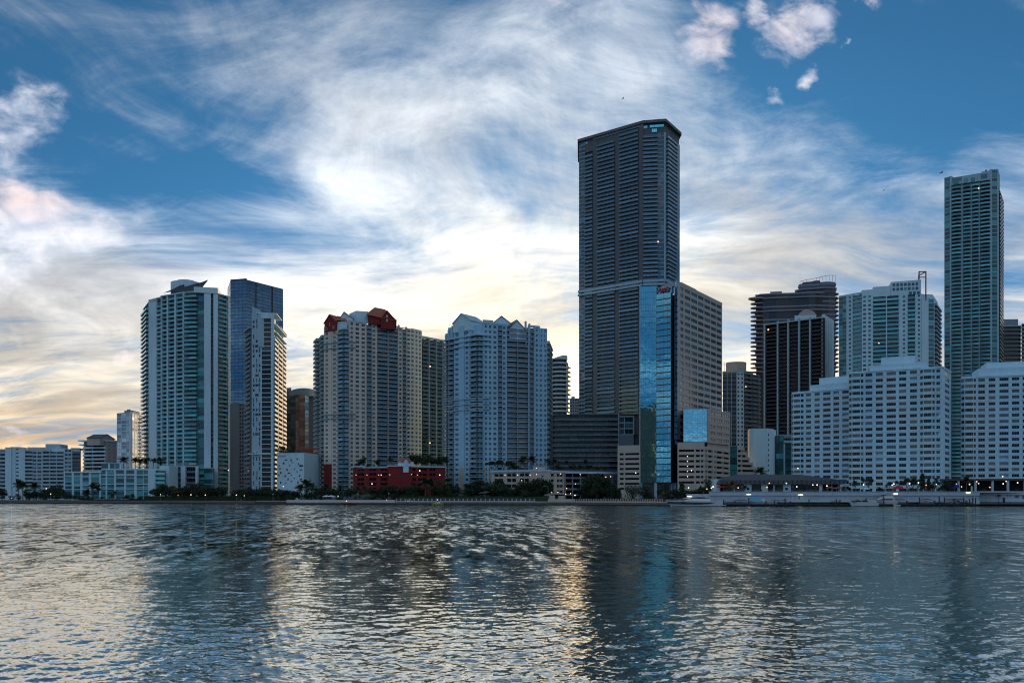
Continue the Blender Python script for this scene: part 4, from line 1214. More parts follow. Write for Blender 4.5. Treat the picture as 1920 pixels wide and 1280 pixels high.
# ---- round tower in the gap
def round_tower():
    Y = 800
    b = Bld('round_tower', 1049, Y, 'distant round tower ringed with pale balconies, glimpsed beside the sun glow')
    cx, cy = P(1048.5, Y + 10); R = 9.2
    n = 20
    ring = lambda r: [(cx + r * math.cos(2 * math.pi * i / n), cy + r * math.sin(2 * math.pi * i / n)) for i in range(n)]
    zt = Z(672, Y); fh = 8.2 / F * Y
    b.prism('inner_wall', ring(R - 1.1), GZ, zt, G_DARK)
    nf = int((zt - 60) / fh)
    for k in range(nf):
        z = zt - (k + 1) * fh
        mb = MB()
        mb.prism([(x - cx, y - cy) for x, y in ring(R)], -.4, 1.3, W_PALE)
        b.put('balcony', mb if k == 0 else b._bal, Matrix.Translation((cx, cy, z)))
        if k == 0: b._bal = mb
    # crown cut on a slant
    mb = b.mb('crown')
    top = [(x, y, Z(664.5, Y) - (cx + 4 - x) * .30 if x < cx + 4 else Z(664.5, Y)) for x, y in ring(R - .7)]
    bot = [(x, y, zt) for x, y in ring(R - .7)]
    mb.loft([bot, top], W_PALE)
    for k in range(7):
        z = zt - k * 4 * fh / 1.4
    s = Fac(b, 1058, Y + 6, 1068, Y + 22)
    s.bays([('B', 1068, {'pj': 1.5})], Z(770, Y), Z(676, Y), fh, W_PALE, G_DARK, FR_G, W_PALE, W_PALE, kind='solid')
    b.finish()
round_tower()

def far_block():
    Y = 900
    b = Bld('distant_tower', 1076, Y, 'small distant dark block low between the round tower and the tallest tower')
    f = Fac(b, 1068, Y, 1086, Y)
    f.bays([('P', 1069), ('W', 1077, {'n': 2, 'g': .7}), ('P', 1078), ('W', 1086, {'n': 2, 'g': .7})], Z(790, Y), Z(747, Y), 3.4, W_GREY, G_DARK, FR_G)
    core(b, quad([(1068, Y), (1086, Y)], 20), [1.4, 0, 0, 0], GZ, Z(747, Y), W_GREY, .8)
    pent(b, 'penthouse', [(1071, Y + 4), (1078, Y + 4)], 8, 742, Y, Z(747, Y), W_GREY)
    b.finish()
far_block()

# ---- long dark balcony block in front of the tallest tower
def gallery_block():
    Y = 520
    b = Bld('gallery_block', 1100, Y, 'long dark apartment block with continuous balcony rows at the foot of the tallest tower')
    f = Fac(b, 1030, Y, 1160, Y - 4)
    zt = Z(778, Y); fh = 9.6 / F * Y
    bays = [('P', 1037)]
    for i in range(8): bays += [('B', 1037 + 15.2 * (i + 1), {'nx': 5})]
    f.bays(bays, zt - 14 * fh, zt, fh, W_DARK, G_DARK, FR_D, W_PALE, R_DARK, pj=.8, rec=1.6)
    core(b, quad([(1030, Y), (1196, Y - 4)], 24), [1.7, 0, 0, 0], GZ, zt, W_DARK, .6, .3, W_GREY)
    g = Fac(b, 1160, Y - 4.2, 1200, Y - 5)
    zg = Z(783, Y)
    g.box('party_wall', g.s_at(1159), g.s_at(1161), -2, .6, GZ, zt + 1, W_PALE)
    g.bays([('G', 1170), ('P', 1171.5, {'wall': W_PALE}), ('G', 1187, {'nx': 2}), ('P', 1189, {'wall': W_PALE, 'd': .5}), ('P', 1200, {'d': -.8})], Z(816, Y), zg, 11 / F * Y, W_DARK, G_BLUE, FR_W, W_PALE, st=.5, start=1161)
    g.box('lower_wall', g.s_at(1161), g.s_at(1188), -2, -.05, GZ, Z(816, Y), W_GREY)
    g.box('parapet', g.s_at(1159), g.s_at(1189), -2, .5, zg, zg + .8, W_PALE)
    b.finish()
gallery_block()

# ---- the tallest tower
def tallest_tower():
    Y0 = 560.0                       # near corner (column 1248)
    Yl = Y0 * 707.0 / 669.0          # far left end
    Yb = Y0 * 707.0 / 704.0
    b = Bld('skyscraper', 1180, Y0, 'tallest dark balcony skyscraper with beige piers and a projecting roof slab')
    fh = 7.62 / F * Y0
    zs = Z(240, Y0 * 1.01)           # top of the balcony floors
    z0 = GZ
    GN = glass_mat('navy_window_glass', (0.015, 0.055, 0.095), (0.06, 0.16, 0.24), 0, .05, 1.7, .4)
    # long front, in two slightly bent planes
    f = Fac(b, 1085.5, Yl, 1206, Yb + .0)
    SL = wall_mat('blue_grey_slab', (0.32, 0.47, 0.57))
    PR = wall_mat('taupe_pier', (0.135, 0.15, 0.165))
    R = glass_mat('slate_railing_glass', (0.045, 0.115, 0.18), (0.10, 0.21, 0.30), 0, 0.12, 1.6, 0.4)
    f.bays([('G', 1090, {'nx': 1}), ('G', 1097, {'nx': 2})], z0, Z(268, Yl), fh, PR, GN, FR_G, SL, st=.4)
    f.bays([('B', 1112, {}), ('P', 1120.5, {'d': .3, 'part': 'pier', 'zt': Z(262, Y0 * 1.04)})], z0, zs - 3 * fh, fh, PR, GN, FR_D, SL, R, start=1097, pj=1.3, rec=1.3, nx=4)
    f.bays([('B', 1153.5, {'nx': 8}), ('P', 1162, {'d': .3, 'part': 'pier', 'zt': Z(258, Y0 * 1.03)})], z0, zs - 1 * fh, fh, PR, GN, FR_D, SL, R, start=1120.5, pj=1.3, rec=1.3)
    f.bays([('B', 1197.5, {'nx': 8}), ('P', 1206, {'d': .3, 'part': 'pier', 'zt': Z(240, Y0 * 1.02)})], z0, zs, fh, PR, GN, FR_D, SL, R, start=1162, pj=1.3, rec=1.3)
    g = Fac(b, 1206, Yb, 1246, Y0)
    zg = Z(248, Y0)
    g.bays([('B', 1233, {'nx': 6, 'pj': 1.4, 'rec': 1.3}), ('G', 1239, {'nx': 2}), ('G', 1245, {'nx': 2}), ('P', 1246.5, {'wall': SL, 'd': .2})], z0, zg, fh, PR, GN, FR_G, SL, R, st=.4)
    # short side
    Yr = Y0 * 707.0 / 682.0
    h = Fac(b, 1246.5, Y0, 1274.5, Yr)
    h.bays([('P', 1249, {'wall': SL}), ('B', 1256, {'pj': 1.6, 'nx': 3}), ('B', 1268, {'pj': 1.6, 'nx': 5}), ('G', 1274, {'nx': 3}), ('P', 1274.5)], z0, zg, fh, PR, GN, FR_G, SL, R, st=.4)
    pts = [P(1085.5, Yl), P(1206, Yb), P(1246.5, Y0), P(1274.5, Yr), P(1262, Yr + 22), P(1086, Yl + 34)]
    core(b, pts, [1.4, 1.4, 1.4, 0, 0, 0], z0, Z(252, Y0), W_DARK, 0)
    # crown: solid screen, glazed corners and the roof slab
    zr0, zr1 = Z(229.5, Y0), Z(224.5, Y0)
    b.prism('crown_wall', inset(pts, [.25, 1.0, 1.0, .2, 0, 0]), Z(252, Y0) - .5, zr0, PR)
    f.box('crown_screen', f.s_at(1112), f.s_at(1206), -1, .32, Z(247, Y0 * 1.02), zr0, wall_mat('screen_grey', (0.25, 0.30, 0.35)))
    CG = glass_mat('bright_blue_glass', (0.16, 0.55, 0.70), (0.2, 0.6, 0.75), 1.0, .03, 1.5, .5)
    for fc, a0, a1, y0, y1 in ((g, 1206.5, 1214, 238, 232), (g, 1218, 1245, 237, 231.5), (g, 1222, 1232, 246, 239), (f, 1088, 1102, 237, 231.8), (h, 1262, 1268, 252, 246)):
        za = Z(y0, Y0); zb = Z(y1, Y0)
        b.put('window', win_tpl(fc.s_at(a1) - fc.s_at(a0), zb - za, 3, 1, CG, FR_D, .1), fc.M((fc.s_at(a0) + fc.s_at(a1)) / 2, -.1 if fc is f else -.7, za))
    b.prism('roof', inset(pts, [-1.4, -1.4, -1.4, -1.2, -1, -1]), zr0, zr1, wall_mat('roof_slab_grey', (0.16, 0.165, 0.17)))
    # the double belt half way up
    for yy, o, hh in ((526, 1.6, .9), (533, 2.0, .7)):
        zz = Z(yy, Y0)
        for fc, a0, a1 in ((f, 1085.5, 1206), (g, 1206, 1246), (h, 1246.5, 1274)):
            fc.band(a0, a1, zz - hh, zz + hh, o, SL, 'belt_course', .6)
    for fc, a0, a1 in ((f, 1098, 1206),):
        fc.band(a0, a1, Z(532, Y0), Z(527, Y0), .2, W_DARK, 'belt_wall', .6)
    b.finish()
tallest_tower()

# ---- blue mirror glass office tower with beige side
def mirror_tower():
    Y = 430
    b = Bld('mirror_glass_tower', 1240, Y, 'mirrored blue glass office tower with beige stone side and red letters on top')
    z0 = GZ
    L_ = Fac(b, 1199, Y + 6, 1231, Y + 5)
    zt = Z(536, Y + 5)
    L_.bays([('P', 1200.5, {'wall': W_BEIGE, 'd': .5, 'zt': Z(536, Y + 5) + .5}), ('G', 1203.5, {'nx': 1}), ('G', 1210, {'nx': 2}), ('G', 1217, {'nx': 2}), ('G', 1224, {'nx': 2}), ('G', 1231, {'nx': 2})], Z(905, Y), zt, 11.8 / F * Y / 1.0, W_BEIGE, G_MIRROR, FR_D, FR_D, st=.07, fw=.04)
    a = Fac(b, 1230.5, Y + 5, 1258, Y)
    za = Z(548, Y)
    a.bays([('G', 1258, {'nx': 4, 'st': .5})], Z(905, Y), za, 11.7 / F * Y, W_BEIGE, G_MIRROR, FR_D, W_SLATE, fw=.03)
    c = Fac(b, 1258, Y, 1266, Y + 9)
    c.bays([('G', 1266, {'nx': 3, 'st': .5})], Z(905, Y), za, 11.7 / F * Y, W_BEIGE, G_OFFICE, FR_D, W_SLATE, fw=.05)
    d = Fac(b, 1265, Y + 3, 1269.5, Y + 2)
    zd = Z(524.5, Y)
    d.bays([('G', 1269.5, {'nx': 1})], Z(905, Y), zd, 11.7 / F * Y, W_BEIGE, G_MIRROR, FR_D, FR_D, st=.07, fw=.04)
    # red letters standing on the bay's top
    ztop = Z(545, Y)
    a.box('sign_backing', .4, a.L - .1, -4, -1.2, za, Z(535, Y), G_OFFICE)
    RED = flat_mat('red_sign_letter', (0.42, 0.012, 0.012), .4)
    WHT = flat_mat('white_sign_edge', (0.75, 0.72, 0.72), .5)
    # slanted handwriting-like red letters
    shapes = {
        'A': [[(0, 0), (.55, 1.0), (.75, 0)], [(.2, .35), (.7, .35)]],
        'p': [[(0, -.25), (.25, .7)], [(.25, .7), (.55, .65), (.5, .25), (.15, .2)]],
        'r': [[(.05, 0), (.22, .7)], [(.2, .5), (.5, .72)]],
        'i': [[(.05, 0), (.2, .65)], [(.25, .85), (.27, .95)]],
        't': [[(.05, 0), (.3, 1.0)], [(.0, .65), (.5, .7)]],
    }
    u = a.s_at(1234.5); hgt = (548 - 535.5) / F * Y
    M = a.M(0, 0, 0)
    for ch, adv in (('A', .78), ('p', .62), ('r', .5), ('i', .36), ('t', .5)):
        for mat, off, rad_ in ((RED, .25, .28), (WHT, .08, .34)):
            mb = b.mb('sign_letter') if False else MB()
            for st in shapes[ch]:
                for p, q in zip(st[:-1], st[1:]):
                    p0 = (u + p[0] * hgt * .62, -off, za + .9 + p[1] * hgt * .72); p1 = (u + q[0] * hgt * .62, -off, za + .9 + q[1] * hgt * .72)
                    mb.tube(M @ Vector(p0), M @ Vector(p1), rad_, rad_, mat, 5)
            o = mb.obj('sign_letter' if mat is RED else 'letter_edge', b.root, tuple(M @ Vector((u, -off, za))))
        u += adv * hgt * .62
    # beige side running back
    Yr = (Y + 3) * 1.115
    e = Fac(b, 1269.5, Y + 3, 1354, Yr)
    ze = Z(526, Y + 3)
    fh = 12.75 / F * (Y + 3)
    pos = [1276, 1290.5, 1303.5, 1316.5, 1329, 1341, 1353]
    bays = [('P', 1275), ('W', 1282, {'g': .8, 'nx': 1}), ('P', 1283)]
    for x0, x1 in ((1283, 1295), (1295, 1308), (1308, 1320), (1320, 1332), (1332, 1343), (1343, 1353)):
        bays += [('W', x1, {'g': .86, 'nx': 3})]
    bays += [('P', 1354)]
    nflo = int((ze - Z(829, Y)) / fh)
    e.bays(bays, ze - 1.2 - nflo * fh, ze - 1.2, fh, W_BEIGE, G_BLUE, FR_D, wh=.5, sill=.2)
    e.box('parapet', 0, e.L, -2, .05, ze - 1.25, ze, W_BEIGE)
    e.box('roof_unit', e.s_at(1284), e.s_at(1312), -14, -2, ze, ze + 1.6, W_BEIGE)
    core(b, [P(1200, Y + 6), P(1231, Y + 6), P(1258, Y + 1), P(1266, Y + 9), P(1270, Y + 4), P(1354, Yr), P(1330, Yr + 26), P(1204, Y + 40)], [.5, .5, .5, .5, 1.4, 0, 0, 0], z0, Z(548, Y), W_DARK, 0)
    b.prism('upper_wall', inset([P(1269.5, Y + 4), P(1354, Yr), P(1330, Yr + 20), P(1272, Y + 30)], [1.4, 0, 0, 0]), Z(560, Y), ze - .1, W_BEIGE)
    b.prism('glass_screen', [P(1257, Y + 12), P(1265.4, Y + 4), P(1265.4, Y + 12)], Z(548, Y), Z(534, Y), G_MIRROR2)
    # lower step at the far end of the side
    k = Fac(b, 1326, Y + 12, 1369, Y + 34)
    zk = Z(767.5, Y + 14)
    k.bays([('P', 1330), ('W', 1342, {'g': .85, 'nx': 3}), ('W', 1355, {'g': .85, 'nx': 3}), ('W', 1367, {'g': .85, 'nx': 3}), ('P', 1369)], zk - 5 * fh, zk, fh, W_BEIGE, G_BLUE, FR_D, wh=.42, sill=.3)
    core(b, quad([(1326, Y + 12), (1369, Y + 34)], 24), [1.4, 0, 0, 0], z0, zk, W_BEIGE, .5)
    # mirrored cube
    q = Fac(b, 1281.5, Y - 4, 1326, Y - 4)
    zq = Z(766.5, Y - 4)
    q.bays([('G', 1290, {}), ('G', 1299, {}), ('G', 1308, {}), ('G', 1317, {}), ('G', 1325.5)], Z(828, Y - 4), zq, 8.5 / F * Y, W_BEIGE, G_MIRROR2, FR_W, G_MIRROR2, st=.06, fw=.04, nx=2)
    core(b, quad([(1281.5, Y - 4), (1326, Y - 4)], 22), [.5, .3, 0, 0], Z(829, Y), zq, W_DARK, .4, 0, W_BEIGE)
    # parking podiums
    pf = Fac(b, 1270.5, Y - 6, 1321, Y - 8)
    zp = Z(829, Y - 6); fp = 9.75 / F * Y
    top = Z(841, Y)
    pf.bays([('P', 1273), ('S', 1301.5, {'g': 1.0}), ('P', 1304), ('S', 1313, {'g': .85}), ('S', 1322, {'g': .7})], top - 7 * fp, top, fp, W_TAN, G_DARK, FR_D, wh=.42, sill=.3, r=1.0)
    pf.box('parapet', 0, pf.L, -1, 0.02, top, zp, W_TAN)
    pf.box('wall', 0, pf.L, -1, 0, GZ, top - 7 * fp, W_TAN)
    pg = Fac(b, 1322, Y - 8, 1369, Y + 24)
    pg.bays([('S', 1327, {'g': .7}), ('S', 1337, {'g': .85}), ('P', 1339), ('S', 1343, {'g': .8}), ('S', 1356, {'g': .9}), ('S', 1368, {'g': .9}), ('P', 1369)], top - 7 * fp, top, fp, W_TAN, G_DARK, FR_D, wh=.42, sill=.3, r=1.0)
    pg.box('parapet', 0, pg.L, -1, 0.02, top, zp - 2.2, W_TAN)
    pg.box('wall', 0, pg.L, -1, 0, GZ, top - 7 * fp, W_TAN)
    core(b, [P(1270.5, Y - 6), P(1321.5, Y - 8), P(1369, Y + 24), P(1365, Y + 50), P(1272, Y + 30)], [.9, .9, 0, 0, 0], GZ, zp - 2.3, W_VOID, .2, 0, W_TAN)
    po = Fac(b, 1158, Y + 6, 1200, Y + 2)
    zo = Z(834, Y); t2 = Z(846, Y); fo = 9.35 / F * Y
    po.bays([('P', 1161.5), ('S', 1169.5, {'g': .95}), ('P', 1172), ('S', 1198.5, {'g': 1.0}), ('P', 1200.5)], t2 - 8 * fo, t2, fo, W_TAN, G_DARK, FR_D, wh=.42, sill=.35, r=1.0)
    po.box('parapet', 0, po.L, -1, 0.02, t2, zo, W_TAN)
    po.box('wall', 0, po.L, -1, 0, GZ, t2 - 8 * fo, W_TAN)
    core(b, quad([(1158, Y + 6), (1200.5, Y + 2)], 34), [.9, 0, 0, 0], GZ, zo - .1, W_VOID, .2, 0, W_TAN)
    po.box('corner_column', po.s_at(1199.5), po.s_at(1204.5), -1.2, 1.2, GZ, Z(905, Y), flat_mat('blue_column', (0.12, 0.26, 0.36), .4))
    for px in (1227.5, 1256.5):
        x, y = P(px + 1.5, Y + 3)
        b.mb('column').box(x - .7, x + .7, y - .7, y + .7, GZ, Z(905, Y), W_PALE)
    d.box('corner_column', -.2, d.L + .2, -1.5, 1.2, GZ, Z(905, Y), flat_mat('blue_column', (0.12, 0.26, 0.36), .4))
    b.finish()
mirror_tower()

# ---- grey tower with a drum on top
def drum_tower():
    Y = 650
    b = Bld('drum_top_tower', 1390, Y, 'grey apartment tower with white window strip and a round drum on its roof')
    zt = Z(697, Y); fh = 8.2 / F * Y
    f = Fac(b, 1355, Y + 3, 1396, Y)
    f.bays([('B', 1363, {'pj': .1}), ('P', 1364), ('B', 1371, {'pj': .1}), ('P', 1372), ('B', 1381, {'pj': .1}), ('W', 1388, {'g': .45, 'nx': 1, 'wall': W_WHITE}), ('W', 1395, {'g': .45, 'nx': 1, 'wall': W_WHITE})], GZ, zt, fh, W_PALE, G_DARK, FR_G, W_GREY, R_DARK)
    g = Fac(b, 1395, Y, 1425, Y + 14)
    g.bays([('B', 1408, {'pj': 1.0}), ('P', 1409), ('B', 1418, {'pj': 1.0}), ('B', 1425, {'pj': 1.2})], GZ, Z(700, Y), fh, W_GREY, G_DARK, FR_G, W_PALE, R_DARK)
    core(b, [P(1355, Y + 3), P(1395.5, Y), P(1425, Y + 14), P(1420, Y + 34), P(1360, Y + 32)], [1.3, 1.3, 0, 0, 0], GZ, Z(700, Y), W_GREY, .5)
    f.box('parapet', 0, f.L, -4, .1, zt, zt + .9, W_PALE)
    cx, cy = P(1380, Y + 16)
    b.prism('roof_drum', [(cx + 8.4 * math.cos(i * .314159), cy + 7 * math.sin(i * .314159)) for i in range(20)], Z(700, Y), Z(679.5, Y + 14), W_TAN)
    pent(b, 'penthouse', [(1396, Y + 8), (1412, Y + 12)], 8, 692, Y, Z(702, Y), W_GREY)
    b.mb('mast').tube((*P(1358, Y + 6), zt), (*P(1358, Y + 6), Z(676, Y)), .2, .1, FR_D)
    b.finish()
drum_tower()

# ---- dark curved tower behind
def curved_tower():
    Y = 790
    b = Bld('curved_dark_tower', 1490, Y, 'dark curvy tower with wavy balcony slabs rising behind the black gridded tower')
    SL = wall_mat('smoky_slab', (0.26, 0.29, 0.34)); GL = glass_mat('smoky_glass', (0.02, 0.03, 0.045), (0.05, 0.07, 0.10), 0, .06, 1.45, .4)
    fh = 8.1 / F * Y
    def outline(x0, x1, Yc, dep, bulge, n=12):
        fr = []
        for i in range(n + 1):
            t = i / n
            fr.append(P(x0 + (x1 - x0) * t, Yc + (1 - t) * 10 - bulge * math.sin(math.pi * t) - 1.2 * math.sin(3.2 * math.pi * t)))
        return fr + [P(x1 - 4, Yc + dep), P(x0 + 4, Yc + dep + 8)]
    def ell(px, Yc, rx, ry, n=14):
        x, y = P(px, Yc); return [(x + rx * math.cos(2*math.pi*i/n), y + ry * math.sin(2*math.pi*i/n)) for i in range(n)]
    zl, zr = Z(549, Y), Z(529, Y)
    main = outline(1416, 1568, Y, 26, 5)
    right = outline(1496, 1568, Y - 1, 26, 4)
    def shrink(pts, k):
        cx = sum(p[0] for p in pts) / len(pts); cy = sum(p[1] for p in pts) / len(pts)
        return [(cx + (p[0] - cx) * k, cy + (p[1] - cy) * k) for p in pts]
    cx, cy = P(1492, Y + 10)
    b.prism('inner_wall', shrink(main, .975), GZ, zl, GL)
    b.prism('inner_wall', shrink(right, .965), zl, zr, GL)
    tpl = {}
    def slab(key, pts, z, th):
        ox, oy = pts[0]
        if key not in tpl:
            m = MB(); m.prism([(x - ox, y - oy) for x, y in pts], 0, th, SL); tpl[key] = (m, ox, oy)
        m, ox, oy = tpl[key]
        b.put('floor_slab', m, Matrix.Translation((ox, oy, z)))
    var = [main, outline(1414, 1570, Y - .6, 26, 6.2), outline(1417, 1569, Y - .2, 26, 4)]
    nl = int((zl - Z(700, Y)) / fh)
    for k in range(nl + 1):
        z = zl - k * fh
        i = k % 3
        slab('m%d' % i, var[i], z - .5, 1.15)
        slab('l', ell(1420, Y + 10, 6.8, 5), z - 3.3 if k == 0 else z - .4, .9)
        slab('r', ell(1564, Y + 8, 4.0, 6), z - .2, .8)
    k = 0; z = zl + fh
    while z < zr + 1:
        slab('q%d' % (k % 2), right if k % 2 else outline(1490, 1569, Y - 1.5, 26, 5.5), z - .5, 1.1); k += 1; z += fh
    b.prism('penthouse', quad([(1444, Y + 8), (1466, Y + 6)], 12), zl, Z(543, Y), SL)
    b.prism('roof', ell(1419, Y + 8, 8.5, 5), zl - 4.5, zl - 3.2, SL)
    b.prism('roof', quad([(1424, Y + 6), (1444, Y + 4)], 10), zl - .5, Z(548, Y), SL)
    # fence on the very top
    fr = outline(1494, 1567, Y - .5, 24, 4)[:13]
    zt = Z(516.5, Y)
    fm = b.mb('roof_screen')
    for i, (x, y) in enumerate(fr[1:]):
        hh = zr + .7
        t = (i + 1) / 12
        ztop = zr + 2.0 + (zt - zr - 2.0) * min(1, t * 1.1)
        fm.tube((x, y, hh), (x, y, ztop), .16, .16, FR_G, 4)
        if i:
            x0, y0, zt0 = prev
            fm.tube((x0, y0, zt0), (x, y, ztop), .22, .22, FR_G, 4)
        prev = (x, y, ztop)
    b.prism('penthouse', shrink(outline(1502, 1540, Y + 3, 14, 2), .9), zr, Z(524, Y), W_DARK)
    b.finish()
curved_tower()

# ---- black gridded tower
def black_grid_tower():
    Y = 600
    b = Bld('black_grid_tower', 1490, Y, 'black balcony grid tower striped by four slim white piers with a white end wall')
    zt = Z(596, Y); fh = 7.45 / F * Y
    Yl = Y * 1.045
    f = Fac(b, 1432.5, Yl, 1545, Y)
    WP = W_PALE
    ze = zt
    BK = wall_mat('black_brown_concrete', (0.035, 0.033, 0.035)); SL = wall_mat('brown_grey_slab', (0.22, 0.21, 0.22))
    bays = [('P', 1435, {'d': .9, 'wall': WP})]
    for x0, x1 in ((1457, 1459.6), (1476.5, 1479.3), (1497, 1500), (1517.5, 1520.5)):
        bays += [('B', x0, {'nx': 5}), ('P', x1, {'d': .9, 'wall': WP, 'zt': ze + 2.0})]
    bays += [('B', 1543, {'nx': 5}), ('P', 1546, {'wall': BK, 'd': .6})]
    f.bays(bays, GZ, ze, fh, BK, G_DARK, FR_D, SL, BK, kind='solid', rec=2.0, pj=.3, rh=.7, r=2.0)
    f.box('parapet', 0, f.s_at(1543), -2, 1.0, ze, ze + 1.0, WP)
    g = Fac(b, 1545, Y, 1563, Y + 22)
    g.box('end_wall', .9, g.L, -2, .1, GZ, Z(589, Y), W_WHITE)
    for i in range(5): g.box('end_wall_rib', 1.6 + i * (g.L - 2.4) / 5, 2.0 + i * (g.L - 2.4) / 5, 0, .28, GZ, Z(596, Y), W_PALE)
    core(b, [P(1432.5, Yl), P(1545, Y), P(1563, Y + 22), P(1460, Yl + 24)], [2.0, .3, 0, 0], GZ, ze, BK, .3, 0, W_GREY)
    pent(b, 'penthouse', [(1490, Y + 16), (1530, Y + 14)], 10, 588, Y + 10, ze, W_WHITE)
    mb = b.mb('rounded_penthouse')
    rings = []
    for i in range(9):
        t = i / 8
        px = 1497 + 34 * t
        x0, y0 = P(px, Y + 18); x1, y1 = P(px, Y + 28)
        zz = Z(590, Y + 18) + 4.2 * math.sin(math.pi * t) ** .7
        rings.append([(x0, y0, ze), (x0, y0, zz), (x1, y1, zz), (x1, y1, ze)])
    mb.loft(rings, W_PINK)
    b.finish()
black_grid_tower()

# ---- white and teal condominium with a red frame
def red_frame_tower():
    Y = 560
    b = Bld('white_teal_tower', 1660, Y, 'broad white apartment tower with teal balconies and a red frame on its roof')
    fh = 8.05 / F * Y
    Yl = Y * 1.033
    z0 = GZ
    l = Fac(b, 1573, Yl + 2, 1617, Y + 9)
    zl = Z(552, Y + 12)
    l.bays([('G', 1580, {'nx': 2}), ('G', 1587, {'nx': 2}), ('P', 1590), ('W', 1597, {'g': .6}), ('P', 1599), ('B', 1616, {'nx': 5}), ('P', 1617)], z0, zl, fh, W_WHITE, G_TEAL, FR_T, W_PALE, R_TEAL, st=.35, pj=.6)
    l.box('parapet', 0, l.L, -1, .1, zl, Z(549, Y + 12), W_WHITE)
    m = Fac(b, 1616, Y + 8, 1729, Y - 4)
    zm = Z(527, Y)
    zf = Z(553, Y)
    m.bays([('W', 1626, {'g': .55}), ('W', 1635, {'g': .55}), ('P', 1637)], z0, Z(548, Y), fh, W_WHITE, G_TEAL, FR_T, start=1616)
    m.bays([('B', 1661, {'nx': 6}), ('P', 1663, {'d': .5}), ('B', 1685, {'nx': 6}), ('P', 1691), ('W', 1699, {'g': .6}), ('P', 1702), ('B', 1716, {'nx': 4}), ('P', 1719), ('W', 1727, {'g': .55}), ('P', 1729)], z0, zf, fh, W_WHITE, G_TEAL, FR_T, W_PALE, R_TEAL, pj=.6, start=1637)
    pts = [P(1573, Yl + 2), P(1616.5, Y + 8.5), P(1729, Y - 4), P(1752, Y - 3), P(1762, Y + 20), P(1600, Y + 46)]
    core(b, pts, [1.4, 1.3, 1.3, 1.3, 0, 0], z0, zf, W_WHITE, 0)
    up = Fac(b, 1616, Y + 8, 1729, Y - 4)
    up.box('upper_wall', up.s_at(1616), up.s_at(1637), -16, -1.4, zf - 2, Z(540, Y), W_WHITE)
    up.box('upper_wall', up.s_at(1637), up.s_at(1670), -16, 0, zf, Z(534, Y), W_WHITE)
    up.box('upper_wall', up.s_at(1670.5), up.s_at(1727), -16, 0.01, zf, zm, W_WHITE)
    up.box('upper_wall', up.s_at(1616), up.s_at(1637.5), -16, 0.012, Z(548, Y), Z(538.5, Y), W_WHITE)
    up.box('cornice', up.s_at(1616), up.s_at(1729), -17, .2, zm, zm + .5, W_PALE) if False else None
    for r_ in range(3):
        for i in range(7 if r_ < 2 else 3):
            if r_ == 2: x = 1707 + i * 7.5
            else: x = 1676 + i * 7.2
            b.put('window', win_tpl(4.2 / F * Y, 5 / F * Y, 2, 1, G_TEAL, FR_T, .1), up.M(up.s_at(x), .06, Z(536 + r_ * 8.2 + (1690 - x) * -.03, Y)))
    r = Fac(b, 1729, Y - 5, 1752, Y - 4)
    zr = Z(563.5, Y)
    r.bays([('W', 1737, {'g': .01, 'skip': 1}), ('P', 1741), ('G', 1751), ('P', 1752)], z0, zr, fh, W_WHITE, G_TEAL, FR_T, st=.35, nx=3)
    r.box('parapet', 0, r.L, -12, .05, zr, zr + .8, W_WHITE)
    e = Fac(b, 1752, Y - 4, 1762, Y + 18)
    e.bays([('B', 1757, {'pj': 1.4}), ('B', 1762, {'pj': 1.4})], z0, zr - 1, fh, W_WHITE, G_TEAL, FR_T, W_PALE, R_GREY)
    # red steel frame
    RF = flat_mat('red_frame_paint', (0.20, 0.012, 0.025), .5)
    x0, y0 = P(1713.5, Y + 2); x1, _ = P(1727.5, Y + 2)
    fm = b.mb('red_frame')
    zb, zt2 = Z(566, Y), Z(512, Y)
    fm.box(x1 - .55, x1, y0 - 7, y0 - 6.3, zb, zt2, RF)
    fm.box(x0, x0 + .55, y0 - 7, y0 - 6.3, zm, zt2, RF)
    fm.box(x0 + .55, x1 - .55, y0 - 6.96, y0 - 6.34, zt2 - .6, zt2 - .02, RF)
    fm.box(x0 + .55, x1 - .55, y0 - 6.96, y0 - 6.34, zt2 - 4.4, zt2 - 3.9, RF)
    fm.box(x1 - .5, x1 - .02, y0 - 6.3, y0 + 3, zt2 - .6, zt2 - .02, RF)
    fm.box(x1 - .5, x1 - .02, y0 + 3, y0 + 3.6, zm, zt2, RF)
    b.finish()
red_frame_tower()

